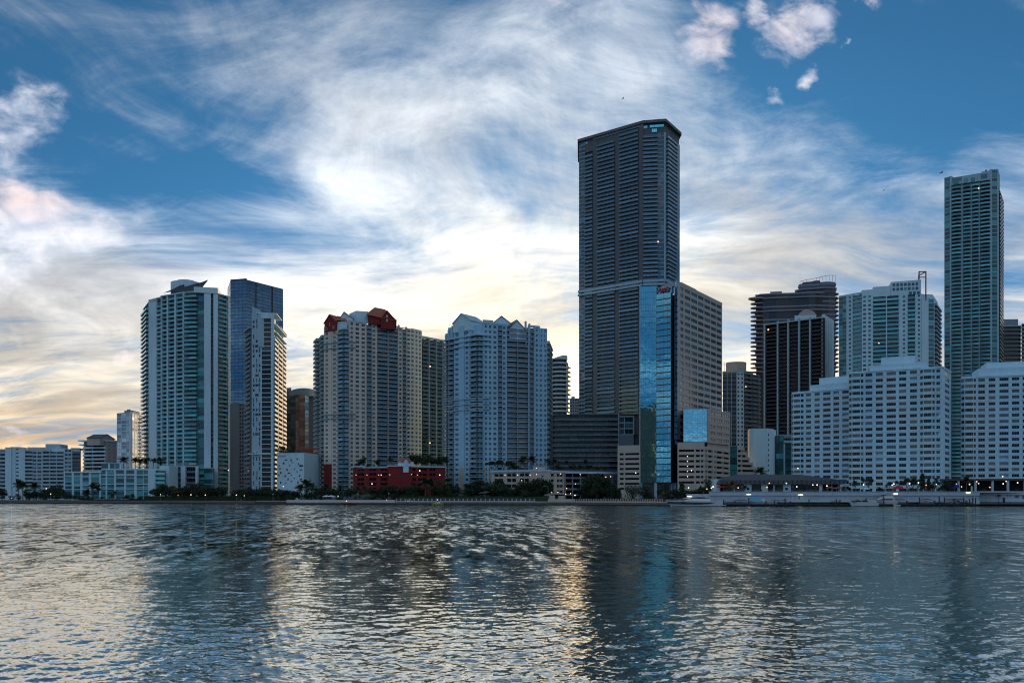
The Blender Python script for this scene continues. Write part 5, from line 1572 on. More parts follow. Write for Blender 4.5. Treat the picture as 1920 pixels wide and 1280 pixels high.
# ---- tall slender teal tower
def slender_tower():
    Y = 620
    b = Bld('slender_teal_tower', 1825, Y, 'tall slender teal tower with bowed balconies standing alone at the skyline end')
    Yl = Y * 1.026
    fh = 7.35 / F * Y * 1.0
    z0 = GZ
    zt = Z(336, Yl)
    a = Fac(b, 1770.5, Yl, 1784, Yl - 4)
    a.bays([('P', 1771.5), ('G', 1781, {'nx': 2}), ('P', 1784)], z0, zt, fh, W_PALE, G_TEAL, FR_T, W_PALE, st=.45)
    a.box('parapet', 0, a.L, -8, .1, zt, zt + 1.0, W_PALE)
    m = Fac(b, 1784, Yl - 5, 1857, Y + 0)
    zm = Z(337, Y)
    m.bays([('B', 1802, {'nx': 5, 'curve': .9}), ('P', 1806, {'d': -.9}), ('B', 1820, {'nx': 3, 'curve': .9}), ('P', 1823, {'d': -.9}), ('B', 1835, {'nx': 3, 'curve': .9}), ('P', 1838, {'d': -.9}), ('B', 1857, {'nx': 5, 'curve': .9})], z0, zm, fh, W_PALE, G_TEAL, FR_T, W_GREY, R_TEAL, rec=1.2, pj=.7, st=.16)
    # stepped top over the balconies
    for p0, p1, yt, o in ((1784, 1803, 331, .2), (1803, 1840, 324, .5), (1840, 1858, 320, .3)):
        m.box('upper_wall', m.s_at(p0), m.s_at(p1), -14, o, zm, Z(yt, Y), W_PALE)
    for x, y, w in ((1792, 341, 10), (1811.5, 337, 6), (1824, 336, 6), (1845, 331, 10)):
        hh = 3.0
        b.put('window', win_tpl(w / F * Y, hh, 2, 1, G_TEAL, FR_T, .1), m.M(m.s_at(x), .56, zm + (.4 if y > 335 else 1.8)))
    c = Fac(b, 1857, Y - .5, 1872, Y - 1)
    zc = Z(320, Y)
    c.bays([('P', 1860), ('G', 1869.5, {'nx': 2}), ('P', 1872)], z0, zc, fh, W_PALE, G_TEAL, FR_T, W_PALE, st=.45)
    c.box('parapet', 0, c.L, -10, .1, zc, zc + .8, W_PALE)
    e = Fac(b, 1872, Y - 1, 1880, Y + 26)
    e.bays([('P', 1873), ('B', 1880, {'pj': 1.0, 'nx': 4})], z0, Z(352, Y), fh, W_PALE, G_DARK, FR_D, W_GREY, R_DARK)
    e.box('parapet', 0, e.s_at(1874.5), -8, .1, Z(352, Y), Z(322, Y), W_PALE)
    core(b, [P(1770.5, Yl), P(1784, Yl - 4), P(1857, Y), P(1872, Y - 1), P(1880, Y + 26), P(1790, Yl + 24)], [1.2, 1.3, 1.2, 1.2, 0, 0], z0, Z(352, Y), W_GREY, 0)
    b.prism('upper_wall', inset([P(1771, Yl + .3), P(1784, Yl - 3.7), P(1857, Y + .3), P(1872, Y - .7), P(1874.5, Y + 6), P(1776, Yl + 14)], [1.2, 1.3, 1.2, 1.2, 0, 0]), Z(352, Y) - .5, zt, W_GREY)
    for px in (1848, 1856, 1866): b.mb('roof_unit').box(P(px, Y + 4)[0] - .5, P(px, Y + 4)[0] + .5, Y + 3, Y + 4, Z(322, Y), Z(315.5, Y), W_DARK)
    b.finish()
slender_tower()

def far_dark_tower():
    Y = 700
    b = Bld('dark_tower', 1900, Y, 'dark stubby tower with grey cap peeking out beside the slender teal tower')
    f = Fac(b, 1877, Y, 1914, Y - 2)
    fh = 7.6 / F * Y
    zt = Z(612, Y)
    f.bays([('P', 1880), ('B', 1913, {'nx': 8}), ('P', 1914)], GZ, zt, fh, W_DARK, G_DARK, FR_D, W_GREY, R_DARK, pj=.6)
    core(b, quad([(1877, Y), (1914, Y - 2)], 24), [1.3, 0, 0, 0], GZ, zt, W_DARK, .6)
    pent(b, 'penthouse', [(1878, Y + 3), (1909, Y + 2)], 14, 597, Y, zt, W_GREY)
    b.finish()
    b = Bld('striped_tower', 1930, Y + 40, 'sliver of a tower with bright balcony edges cut off by the picture edge')
    f = Fac(b, 1915.5, Y + 60, 1960, Y + 40)
    f.bays([('B', 1924, {'pj': 1.8}), ('P', 1926), ('B', 1960, {'nx': 7})], GZ, Z(604, Y + 50), 8 / F * Y, W_PALE, G_DARK, FR_D, W_WHITE, R_GREY)
    core(b, quad([(1915.5, Y + 60), (1960, Y + 40)], 24), [1.3, 0, 0, 0], GZ, Z(604, Y + 50), W_DARK, .6)
    b.finish()
far_dark_tower()

# ---- three rounded white hotel blocks
def ambassador(name_px, label, Y, xs, yl, rows, pent_spec, side=None, k=.05, bulge=(), Wn=20, xr=None):
    b = Bld('white_apartment_block', name_px, Y, label, 'apartment block', 'rounded white apartment blocks by the marina')
    x0, x1 = xs[0][0], xs[-1][1]
    x1f = xr or x1
    Yl = Y * (1 + k)
    fh = rows / F * Y
    zt = Z(yl, Y)
    main = Fac(b, x0, Yl, x1f, Y)
    cur = x0
    GW = dict(wh=.52, sill=.27)
    n = Wn
    seq = []
    prev = x0
    main_bays = []
    for i, (a, c, nx, ty) in enumerate(xs):
        if a > prev + .1: main_bays.append(('P', a, {}))
        if ty == 'r':        # bowed bay: three facets with a wide strip of glass
            u0, u1 = main.s_at(a - 1.5), main.s_at(c + 1.5)
            main_bays.append(('V', c, {}))
            w = u1 - u0; dd = 1.5
            ptsl = [(u0, 0), (u0 + w * .2, dd), (u0 + w * .8, dd), (u1, 0)]
            for (ua, da), (ub, db) in zip(ptsl[:-1], ptsl[1:]):
                A = main.A + main.t * ua + main.n * da; B = main.A + main.t * ub + main.n * db
                s = Fac.__new__(Fac); s.b = b; s.A = A; s.B = B; s.t = (B - A).normalized(); s.L = (B - A).length
                s.n = Vector((s.t.y, -s.t.x)); s.rz = math.atan2(s.t.y, s.t.x)
                big = ub - ua > w * .4
                zs0 = zt - n * fh
                ww = s.L - (.1 if big else .5)
                for q in range(n):
                    z = zt - (q + 1) * fh
                    lo, hi = z + fh * .27, z + fh * .79
                    nz = z + fh + fh * .27 if q else zt
                    s.box('wall', -.02, s.L + .02, -2.0, 0, hi, nz, W_W)
                    if q == n - 1: s.box('wall', -.02, s.L + .02, -2.0, 0, GZ, lo, W_W)
                    b.put('window', win_tpl(ww, hi - lo, 4 if big else 2, 1, G_CURT, FR_G, .08), s.M(s.L / 2, -.22, lo), ww / Y)
                s.box('wall', -.05, .12, -2.0, -.02, GZ, zt, W_W); s.box('wall', s.L - .12, s.L + .05, -2.0, -.02, GZ, zt, W_W)
        else:
            main_bays.append(('W', c, {'g': .97, 'nx': nx}))
        prev = c
    if x1f > prev + .1: main_bays.append(('P', x1f, {}))
    main.bays(main_bays, zt - n * fh, zt, fh, W_W, G_CURT, FR_G, skip=.035, **GW)
    main.box('wall', 0, main.L, -1.6, -.04, GZ, zt - n * fh + .01, W_W)
    # thin string course at every floor, standing proud
    for q in range(n):
        z = zt - (q + 1) * fh + fh * .04
        main.box('string_course', 0, main.L, -.2, .10, z, z + .16, W_W)
    pts = [P(x0, Yl), P(x1f, Y)]
    if side:
        xe, Ye = side
        sd = Fac(b, x1f, Y, xe, Ye)
        sd.bays([('P', x1f + (xe - x1f) * .30), ('W', x1f + (xe - x1f) * .85, {'g': .95, 'nx': 3}), ('P', xe)], zt - n * fh, zt - .01, fh, W_W, G_CURT, FR_W, **GW)
        pts += [P(xe, Ye), P(xe - 4, Ye + 20), P(x0 + 2, Yl + 26)]
        core(b, pts, [1.5, 1.4, 0, 0, 0], GZ, zt - .05, W_W, .7, .25, W_W)
    else:
        pts += [P(x1f, Y + 26), P(x0 + 2, Yl + 26)]
        core(b, pts, [1.5, 0, 0, 0], GZ, zt - .05, W_W, .7, .25, W_W)
    for fr, dep, yt, Yq in pent_spec:
        ya, yb = [(main.A + main.t * main.s_at(p)).y + 1.6 + (Yq - pent_spec[0][3]) for p in fr]
        m = Fac(b, fr[0], ya, fr[1], yb)
        m.box('penthouse', 0, m.L, -dep, 0, zt + .6, Z(yt, Yq), W_W)
    b.finish()
W_W = wall_mat('blue_cast_white_stucco', (0.50, 0.73, 0.84), .8, .22)  # white stucco, the blue cast of its light mixed into the colour
ambassador(1535, 'smallest rounded white block, half hidden, with low penthouse, just beside the black gridded tower', 395,
           [(1485.5, 1506, 4, 'r'), (1511, 1521, 3, 'w'), (1527, 1537, 3, 'w'), (1543, 1557.5, 4, 'w'), (1562.5, 1573.5, 3, 'w'), (1579, 1592, 3, 'w')],
           729, 10.6, [((1519, 1592), 10, 715, 395), ((1536, 1592), 9, 703, 400)], None, .045)
ambassador(1680, 'widest rounded white block with stepped penthouse, in the middle of the three by the marina', 368,
           [(1593, 1618, 4, 'r'), (1622.5, 1636, 3, 'w'), (1642, 1655.5, 3, 'w'), (1662, 1680, 4, 'w'), (1685.5, 1699.5, 3, 'w'), (1706, 1719.5, 3, 'w'), (1726, 1752, 5, 'r'), (1755.5, 1765, 2, 'w')],
           689, 11.75, [((1630, 1738), 14, 674, 366), ((1652, 1716), 12, 660, 370)], (1783, 384), .045, xr=1767)
ambassador(1860, 'rounded white block beside the picture edge with a broad low penthouse', 372,
           [(1803, 1829, 5, 'r'), (1834, 1847, 3, 'w'), (1853.5, 1866.5, 3, 'w'), (1873.5, 1891.5, 4, 'w'), (1897, 1911.5, 3, 'w'), (1917, 1931, 3, 'w'), (1937, 1962, 4, 'r')],
           702, 11.45, [((1835, 1970), 14, 684, 372), ((1850, 1960), 12, 674, 376)], None, .03)

# ---- windowless rounded white block and dark glass beside it
def blank_block():
    Y = 480
    b = Bld('blank_block', 1430, Y, 'blank rounded pale block with one column of slit openings')
    zt = Z(804, Y)
    fr = [(1402, Y + 6), (1405, Y + 1), (1412, Y), (1440, Y), (1449, Y + 2), (1455, Y + 9)]
    b.prism('wall', quad(fr, 20), GZ, zt, W_WHITE)
    b.prism('roof', inset(quad(fr, 20), [.5] * 8), zt, zt + .4, W_PALE)
    f = Fac(b, 1440, Y, 1449, Y + 2)
    for i in range(8):
        z = zt - 4.0 - i * 3.05
        b.put('window', win_tpl(.7, 1.2, 1, 1, G_DARK, FR_D, .06), f.M(f.s_at(1441), .03, z))
    b.finish()
    b = Bld('dark_glass_block', 1468, Y + 4, 'narrow dark glass block tucked between blank pale block and white apartments')
    g = Fac(b, 1455.5, Y + 6, 1486, Y + 4)
    z2 = Z(815, Y)
    g.bays([('G', 1462), ('G', 1469), ('P', 1472, {'d': .5, 'zt': Z(824, Y)}), ('G', 1486, {'d': -1.0})], GZ, z2, 3.5, W_PALE, G_TEAL, FR_D, W_SLATE, st=.2, nx=2)
    g.box('canopy', g.s_at(1469), g.s_at(1486), -3, 1.2, Z(829, Y), Z(825, Y), W_PALE)
    g.box('canopy', g.s_at(1469), g.s_at(1486), -3, .6, Z(820, Y), Z(815, Y), W_GREY)
    core(b, quad([(1455.5, Y + 6), (1486, Y + 4)], 16), [1.2, 0, 0, 0], GZ, z2, W_DARK, .3)
    b.finish()
blank_block()

# ---- stepped tan parking building
def stepped_garage():
    Y = 470
    b = Bld('stepped_garage', 1395, Y, 'stepped tan parking building with a dark teal glass stair shaft')
    g = Fac(b, 1368, Y + 2, 1382, Y)
    g.bays([('G', 1382, {'nx': 3})], GZ, Z(836, Y), 3.4, W_GREY, G_TEAL, FR_D, W_SLATE, st=.25)
    core(b, quad([(1368, Y + 2), (1382, Y)], 18), [.8, 0, 0, 0], GZ, Z(836, Y), W_DARK, .3)
    ends = [1396, 1396, 1404, 1404, 1411, 1411, 1418]
    fh = 9.2 / F * Y
    f = Fac(b, 1382, Y, 1420, Y + 6)
    zt = Z(838, Y)
    for i, e in enumerate((1396, 1401, 1406, 1412, 1417)):
        z1 = zt - i * fh; z2 = z1 - fh
        f.box('parapet', 0, f.s_at(e), -16, 0, z1 - fh * .55, z1, W_TAN)
        f.box('inner_wall', .3, f.s_at(e) - .4, -15, -1.2, z2 - .1, z1 - fh * .5, W_VOID)
        for px in (1383, 1391, e - 1):
            f.box('column', f.s_at(px) - .35, f.s_at(px) + .35, -1.4, -.1, z2 - .05, z1 - fh * .5, W_TAN)
    f.box('base_wall', 0, f.s_at(1420), -16, -.2, GZ, zt - 5 * fh, W_TAN)
    b.finish()
stepped_garage()

# ---- red parking building
def red_garage():
    Y = 440
    b = Bld('red_garage', 745, Y, 'low red parking building with white coping and a small white gabled stair head')
    f = Fac(b, 662, Y + 12, 727, Y + 4)
    fh = 9.4 / F * Y
    zt = Z(875, Y + 8)
    f.bays([('P', 670), ('S', 683, {'n': 2, 'g': .93}), ('P', 692), ('S', 706, {'n': 2, 'g': .93}), ('P', 713.5), ('S', 727, {'n': 2, 'g': .93})], zt - 6 * fh, zt, fh, W_RED, G_DARK, FR_D, wh=.55, sill=.22, r=1.0)
    f.box('coping', 0, f.s_at(681), -1.2, .25, zt, Z(873, Y + 8) , W_WHITE)
    f.box('coping', f.s_at(681), f.L, -1.2, .25, zt - .6, zt + .02, W_PALE)
    t = Fac(b, 727, Y, 770, Y - 2)
    zt2 = Z(874, Y)
    t.box('wall', 0, t.L, -14, 0, GZ, zt2, W_RED)
    for k in range(3):
        b.put('window', win_tpl(1.4, .7, 1, 1, G_DARK, FR_D, .08), t.M(t.s_at(750.5), .03, zt2 - 3.5 - k * 2.8))
    t.box('coping', -.2, t.L + .2, -14.2, .3, zt2, zt2 + .6, W_WHITE)
    r = Fac(b, 770, Y - 1, 835, Y + 10)
    zr = Z(875, Y)
    RD = W_RED
    r.bays([('P', 773), ('S', 780, {'g': .9}), ('P', 784), ('S', 801, {'n': 2, 'g': .9}), ('P', 805), ('S', 817, {'n': 2, 'g': .9}), ('P', 835)], zr - 6 * fh, zr, fh, RD, G_DARK, FR_D, wh=.5, sill=.25, r=1.0)
    r.box('coping', 0, r.L, -1.2, .3, zr, zr + .6, W_WHITE)
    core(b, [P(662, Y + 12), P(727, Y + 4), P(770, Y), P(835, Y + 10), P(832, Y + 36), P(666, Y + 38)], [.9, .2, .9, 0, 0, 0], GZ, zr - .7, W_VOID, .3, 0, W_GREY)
    g = Fac(b, 745.5, Y - 1.0, 766, Y - 2)
    s = Fac(b, 746, Y + 1, 756, Y - 1)
    s.box('stair_head', 0, g.L, -6, 0, zt2 + .6, Z(865, Y), W_WHITE)
    gable(b, 'stair_head', g, 756, 766, 761, 864.5, 857.5, Y - 1.5, 5, W_WHITE, W_TERRA)
    def w3(px, py, Yq): x, y = P(px, Yq); return (x, y, Z(py, Yq))
    b.mb('red_roof').add([w3(745, 865, Y), w3(757, 865, Y - 1.4), w3(761, 857.5, Y + 1), w3(750, 858, Y + 2.5), w3(746, 865, Y + 6), w3(765, 865, Y + 5)], [(0, 1, 2, 3), (0, 3, 4), (3, 2, 5, 4)], W_TERRA)
    b.finish()
red_garage()

# ---- tan parking building
def tan_garage():
    Y = 425
    b = Bld('tan_garage', 1010, Y, 'low tan parking building with pale blue coping, lit from inside at dusk')
    f = Fac(b, 921, Y + 10, 994, Y)
    fh = 10.6 / F * Y
    zt = Z(884, Y)
    BL = wall_mat('pale_blue_coping', (0.45, 0.60, 0.70))
    f.bays([('P', 926.5), ('S', 944, {'n': 2, 'g': .9}), ('P', 950), ('S', 968, {'n': 2, 'g': .9}), ('P', 974), ('S', 992, {'n': 2, 'g': .9}), ('P', 994)], zt - 4 * fh, zt, fh, W_TAN, G_DARK, FR_D, wh=.62, sill=.2, r=1.0)
    f.box('coping', -.2, f.L, -1.2, .4, zt, zt + 1.0, BL)
    t = Fac(b, 994, Y - 1, 1031, Y - 2)
    t.box('wall', 0, t.L, -14, 0, GZ, zt + .2, W_TAN)
    t.box('coping', -.1, t.L + .1, -14.2, .3, zt + .2, zt + 1.2, BL)
    for i in range(2): b.put('window', win_tpl(1.1, .6, 1, 1, G_DARK, FR_D, .08), t.M(t.s_at(1017), .03, zt - 2.6 - i * 3))
    r = Fac(b, 1031, Y - 2, 1058, Y + 4)
    r.bays([('P', 1033), ('S', 1039, {'g': .9}), ('P', 1044), ('S', 1056, {'n': 2, 'g': .88}), ('P', 1058)], zt - 4 * fh, zt - .3, fh, W_TAN, G_DARK, FR_D, wh=.5, sill=.25, r=1.0)
    r.box('coping', 0, r.L, -1.2, .3, zt - .3, zt + .7, BL)
    # open decks on columns
    o = Fac(b, 1058, Y + 4, 1160, Y + 22)
    for k in range(4):
        z = zt - .6 - (k + 1) * fh
        o.box('deck', 0, o.L, -20, 0, z, z + .5, W_GREY)
        o.box('parapet', 0, o.L, -.3, .05, z + .5, z + 1.1, W_DARK)
    for px in (1059, 1073, 1088, 1103, 1118, 1133, 1148):
        o.box('column', o.s_at(px), o.s_at(px) + .5, -.5, .1, GZ, zt - .6, W_GREY)
    o.box('roof', 0, o.L, -20, .4, zt - .7, zt + .5, BL)
    o.box('inner_wall', .2, o.L, -20.5, -14, GZ, zt - .8, W_VOID)
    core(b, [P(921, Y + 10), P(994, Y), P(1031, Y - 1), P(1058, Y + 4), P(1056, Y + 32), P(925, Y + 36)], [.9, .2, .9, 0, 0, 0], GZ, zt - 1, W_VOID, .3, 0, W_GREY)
    h = Fac(b, 1000, Y + 4, 1022, Y + 4)
    h.box('stair_head', 0, h.L, -6, 0, zt, Z(873, Y), W_TAN)
    h.box('roof', -.4, h.L + .4, -6.4, .4, Z(873, Y), Z(871, Y), W_GREY)
    b.finish()
tan_garage()


# ---- a cream tower on the near shore, behind the camera: the photograph shows it only as the mirror image in the blue glass
def mirrored_tower():
    b = Bld('apartment_tower', 960, -1, 'cream balcony tower on the near shore, seen only mirrored in the blue glass')
    b.root.location = (37, -300, 0)
    A = Fac.__new__(Fac); A.b = b; A.A = Vector((62, -300)); A.B = Vector((12, -300)); A.t = (A.B - A.A).normalized(); A.L = 50.0
    A.n = Vector((A.t.y, -A.t.x)); A.rz = math.atan2(A.t.y, A.t.x)
    b.Y = 300
    for k in range(41):
        z = 3 + k * 3.2
        A.box('floor_slab', 0, 50, -1, 1.2, z, z + 1.3, W_CREAM)
    for i in range(9): A.box('pier', i * 6.0, i * 6.0 + 2.0, -1.2, .4, 0, 134.2, W_CREAM)
    A.box('inner_wall', .2, 49.8, -22, -1.0, 0, 134, G_DARK)
    A.box('roof', -.5, 50.5, -22.5, 1.5, 134.21, 136, W_CREAM)
    b.finish()
mirrored_tower()

# ================================================================== THE SHORE
WOODD = flat_mat('weathered_wood', (0.05, 0.05, 0.048), 0.9)
BOATW = flat_mat('white_gelcoat', (0.62, 0.66, 0.69), 0.25, 0, 0.5, 0.06)
BOATG = flat_mat('grey_gelcoat', (0.30, 0.33, 0.36), 0.4, 0, 0.5, 0.08)
DGLASS = glass_mat('tinted_boat_glass', (0.008, 0.010, 0.013), (0.02, 0.026, 0.03), 0, .06, 1.6, .3)
DARKC = flat_mat('dark_canvas', (0.025, 0.028, 0.032), 0.9)
POOLB = wall_mat('pale_blue_wall', (0.46, 0.55, 0.62), .8, .18)
POOLB2 = wall_mat('grey_blue_wall', (0.40, 0.46, 0.52), .8, .25)
REDC = flat_mat('red_canvas', (0.36, 0.02, 0.03), 0.85)
BLUEC = flat_mat('blue_canvas', (0.02, 0.05, 0.30), 0.85)
SKYC = flat_mat('sky_blue_canvas', (0.12, 0.42, 0.56), 0.8)
PINKC = flat_mat('pink_canvas', (0.35, 0.13, 0.14), 0.85)
METAL = flat_mat('grey_lamp_metal', (0.30, 0.32, 0.33), 0.5, 0.4)
LWHITE = lamp_mat('lamp_white', (1.0, 0.86, 0.66), 1.5)
LWARM = lamp_mat('lamp_warm', (1.0, 0.52, 0.24), 1.3)
LPINK = lamp_mat('lamp_pinkish', (1.0, 0.62, 0.52), 0.8)
LGREEN = lamp_mat('lamp_greenish', (0.95, 1.0, 0.6), 1.3)
LSTRIP = lamp_mat('strip_lamp_white', (1.0, 0.88, 0.70), 1.2)

def strip(mb, seg, y_in, y_out, z0, z1, mat):
    """a wall following the shore polyline, y_in..y_out metres behind its line"""
    for (p0, Y0), (p1, Y1) in zip(seg[:-1], seg[1:]):
        a, b = P(p0, Y0), P(p1, Y1)
        v = [(a[0], a[1] + y_in, z0), (b[0], b[1] + y_in, z0), (b[0], b[1] + y_out, z0), (a[0], a[1] + y_out, z0)]
        v += [(x, y, z1) for x, y, _ in v]
        mb.add(v, [(3, 2, 1, 0), (4, 5, 6, 7), (0, 1, 5, 4), (1, 2, 6, 5), (2, 3, 7, 6), (3, 0, 4, 7)], mat)
def shore_between(p0, p1):
    def at(p):
        for (a, Ya), (b, Yb) in zip(SHORE[:-1], SHORE[1:]):
            if a <= p <= b: return Ya + (Yb - Ya) * (p - a) / (b - a)
    return [(p0, at(p0))] + [q for q in SHORE if p0 < q[0] < p1] + [(p1, at(p1))]
def shoreY(p): return shore_between(p, p + 1)[0][1]

def sea_wall(p0, p1, label, wall, cop, ztop, ch):
    seg = shore_between(p0, p1)
    x, y = P((p0 + p1) / 2, shoreY((p0 + p1) / 2))
    r = empty('seawall', (x, y, 0), label, 'seawall', 'seawalls along the bay')
    mb = MB(); strip(mb, seg, -.1, .62, -2.5, ztop - ch, wall); mb.obj('wall', r, (x, y, 0))
    mb = MB(); strip(mb, seg, -.25, .8, ztop - ch, ztop, cop); mb.obj('coping', r, (x, y, 0))
    # a dark weedy foot at the water line
    mb = MB(); strip(mb, seg, -.6, -.08, -2.5, .42, flat_mat('wet_rock', (0.02, 0.02, 0.019), .7, 0, .3, .5, .8)); mb.obj('footing', r, (x, y, 0))
sea_wall(-880, 479, 'long low dark stone seawall below the white apartment slab and teal building', stone, pave, GZ + .1, .3)
sea_wall(480.2, 537, 'short brown stretch of seawall in front of the slim speckled tower', wall_mat('brown_seawall', (0.10, 0.075, 0.055), .9, .5), pale_stone, GZ + .2, .3)
sea_wall(537.5, 740, 'clean white capped seawall in front of the cream tower and red garage', stone, wall_mat('white_coping', (0.60, 0.62, 0.62)), GZ + .75, 1.3)
sea_wall(740.5, 1078, 'brown stone seawall carrying the widely spaced balusters', stone, pale_stone, GZ + .1, .4)
sea_wall(1078.5, 1262, 'brown stone seawall carrying the closely spaced balusters near the yacht', stone, pale_stone, GZ + .15, .5)

def balustrade(p0, p1, step, label, mat, h, w, rail=True):
    x, y = P((p0 + p1) / 2, shoreY((p0 + p1) / 2))
    r = empty('balustrade', (x, y, GZ), label, 'balustrade', 'balustrades on the seawall')
    me = None
    p = p0
    tp = MB(); tp.box(-w/2, w/2, -w/2, w/2, 0, h, mat); tp.box(-w/2 - .08, w/2 + .08, -w/2 - .08, w/2 + .08, h - .14, h + .1, mat)
    me = tp.mesh('post')
    while p <= p1:
        q = P(p, shoreY(p))
        o = bpy.data.objects.new('post', me); COL.objects.link(o); o.parent = r
        o.location = (q[0] - x, q[1] + .3 - y, .1)
        p += step
    if rail:
        mb = MB(); strip(mb, shore_between(p0, p1), .24, .38, GZ + h * .75, GZ + h * .84, METAL); mb.obj('rail', r, (x, y, GZ))
    mb = MB(); strip(mb, shore_between(p0, p1), .1, .5, GZ + .06, GZ + .3, mat); mb.obj('plinth', r, (x, y, GZ))
balustrade(743, 1002, 8.35, 'long balustrade of widely spaced pale posts before the pale blue tower', pale_stone, 1.25, .42)
balustrade(1081, 1243, 4.6, 'balustrade of closely set peach lit posts before the mirrored glass tower', wall_mat('peach_lit_concrete', (0.48, 0.38, 0.34)), 1.1, .5, False)  # peach light on these posts is part of their painted colour

# ---- marina: terrace, walls, dock
TZ = 6.0
TY = 344.0
def marina():
    mb = MB()
    a, b_, c, d = P(1288, TY), P(2300, TY), P(2300, 392), P(1300, 392)
    mb.add([(*a, TZ - .1), (*b_, TZ - .1), (*c, TZ - .1), (*d, TZ - .1)], [(0, 1, 2, 3)], pave)
    mb.obj('terrace_floor', None, (100, 360, TZ), kind='structure')
    b = Bld('quay_wall', 1560, TY, 'long pale blue two tier quay wall holding up the hotel terrace above the docks', 'wall', None, 1.0)
    f = Fac(b, 1287, TY, 1836, TY)
    z1, z0 = Z(921.5, TY), Z(928.3, TY)
    f.box('upper_wall', f.s_at(1330), f.L, -1.0, .5, z0, z1, POOLB)
    f.box('upper_wall_end', 0, f.s_at(1329.9), -1.0, .45, Z(931, TY), Z(925.5, TY), POOLB)
    f.box('ledge', f.s_at(1330), f.L, -.9, .75, z1, z1 + .14, W_WHITE)
    f.box('lower_wall', 0, f.L, -1.0, 0, .9, z0 - .003, POOLB2)
    f.box('plinth', f.s_at(1378), f.L, 0, .35, .9, Z(938.5, TY), POOLB)
    for i, px in enumerate(range(1300, 1836, 31)):
        f.box('pilaster', f.s_at(px) - .22, f.s_at(px) + .22, 0, .16, .9, z0, POOLB)
        if px > 1335: f.box('joint', f.s_at(px + 12) - .05, f.s_at(px + 12) + .05, .48, .515, z0, z1, W_GREY)
    for px, py, m in ((1292, 930, LSTRIP), (1403, 926.2, LSTRIP), (1500, 927.2, LGREEN), (1678, 925.2, LSTRIP), (1814, 922.8, LGREEN)):
        z = Z(py, TY)
        b.mb('wall_lamp').box(f.s_at(px) - .8, f.s_at(px) + .8, -.72, -.52, z - .17, z + .17, m, f.M(0, 0, 0)) if False else None
        mb = MB(); mb.box(-.8, .8, -.85, -.55, -.17, .17, m); mb.box(-.9, .9, -.80, -.5, .17, .24, METAL)
        M = f.M(f.s_at(px), 0, z)
        mb.v = [tuple(M @ Vector(v)) for v in mb.v]; mb.obj('strip_lamp', b.root, tuple(M.translation))
    b.put('vent', win_tpl(.6, .6, 1, 1, G_DARK, FR_D, .08), f.M(f.s_at(1499), .05, Z(934, TY)))
    b.finish()
    # dock with piles
    Yd = 337.5
    x, y = P(1545, Yd)
    r = empty('dock', (x, y, .5), 'long dark timber dock on piles running along the quay wall', 'dock')
    for p0, p1 in ((1262, 1400), (1400.5, 1482), (1483, 1600), (1600.5, 1830)):
        mb = MB(); a = P(p0, Yd); c = P(p1, Yd)
        mb.box(a[0], c[0], Yd, Yd + 3.4, .75, 1.02, WOODD); mb.box(a[0], c[0], Yd - .12, Yd, .55, 1.0, WOODD)
        mb.obj('deck', r, (x, y, .5))
    mb = MB(); a, c = P(1480, Yd), P(1830, Yd); mb.box(a[0], c[0], Yd + .4, Yd + 4, -2, .6, flat_mat('wet_rock', (0.02, 0.02, 0.019), .7, 0, .3, .5, .8)); mb.obj('rock_bank', r, (x, y, .5))
    mb = MB(); a, c = P(1262, Yd), P(1480, Yd); mb.box(a[0], c[0], Yd + 3.0, Yd + 6.0, -2, .7, flat_mat('wet_rock', (0.02, 0.02, 0.019), .7, 0, .3, .5, .8)); mb.obj('rock_bank', r, (x, y, .5))
    mb = MB(); mb.tube((0, 0, -3), (0, 0, 3.4), .26, .24, WOODD, 8); mb.ball((0, 0, 3.4), .26, W_PALE, 8, 4, .6)
    me = mb.mesh('pile')
    for px, dz in ((1269, -.3), (1314, 0), (1357, -.4), (1404, .2), (1436, -1), (1452, -1), (1472, .1), (1517, -.4), (1568, -.3), (1596, -1), (1624, .4), (1657, 1.0), (1700, -1), (1724, .5), (1761, 1.0), (1771, .5), (1789, 0), (1807, .2), (1818, -.2), (1824, .3), (1829, .2)):
        o = bpy.data.objects.new('pile', me); COL.objects.link(o); o.parent = r
        p = P(px, Yd - .35); o.location = (p[0] - x, p[1] - y, dz - .5)
    me2 = MB(); me2.tube((0, 0, -3), (0, 0, .9), .16, .16, WOODD, 6); me2 = me2.mesh('strut')
    for i in range(26):
        px = 1266 + i * 8.4
        o = bpy.data.objects.new('strut', me2); COL.objects.link(o); o.parent = r
        p = P(px, Yd + .3); o.location = (p[0] - x, p[1] - y, -.5)
marina()

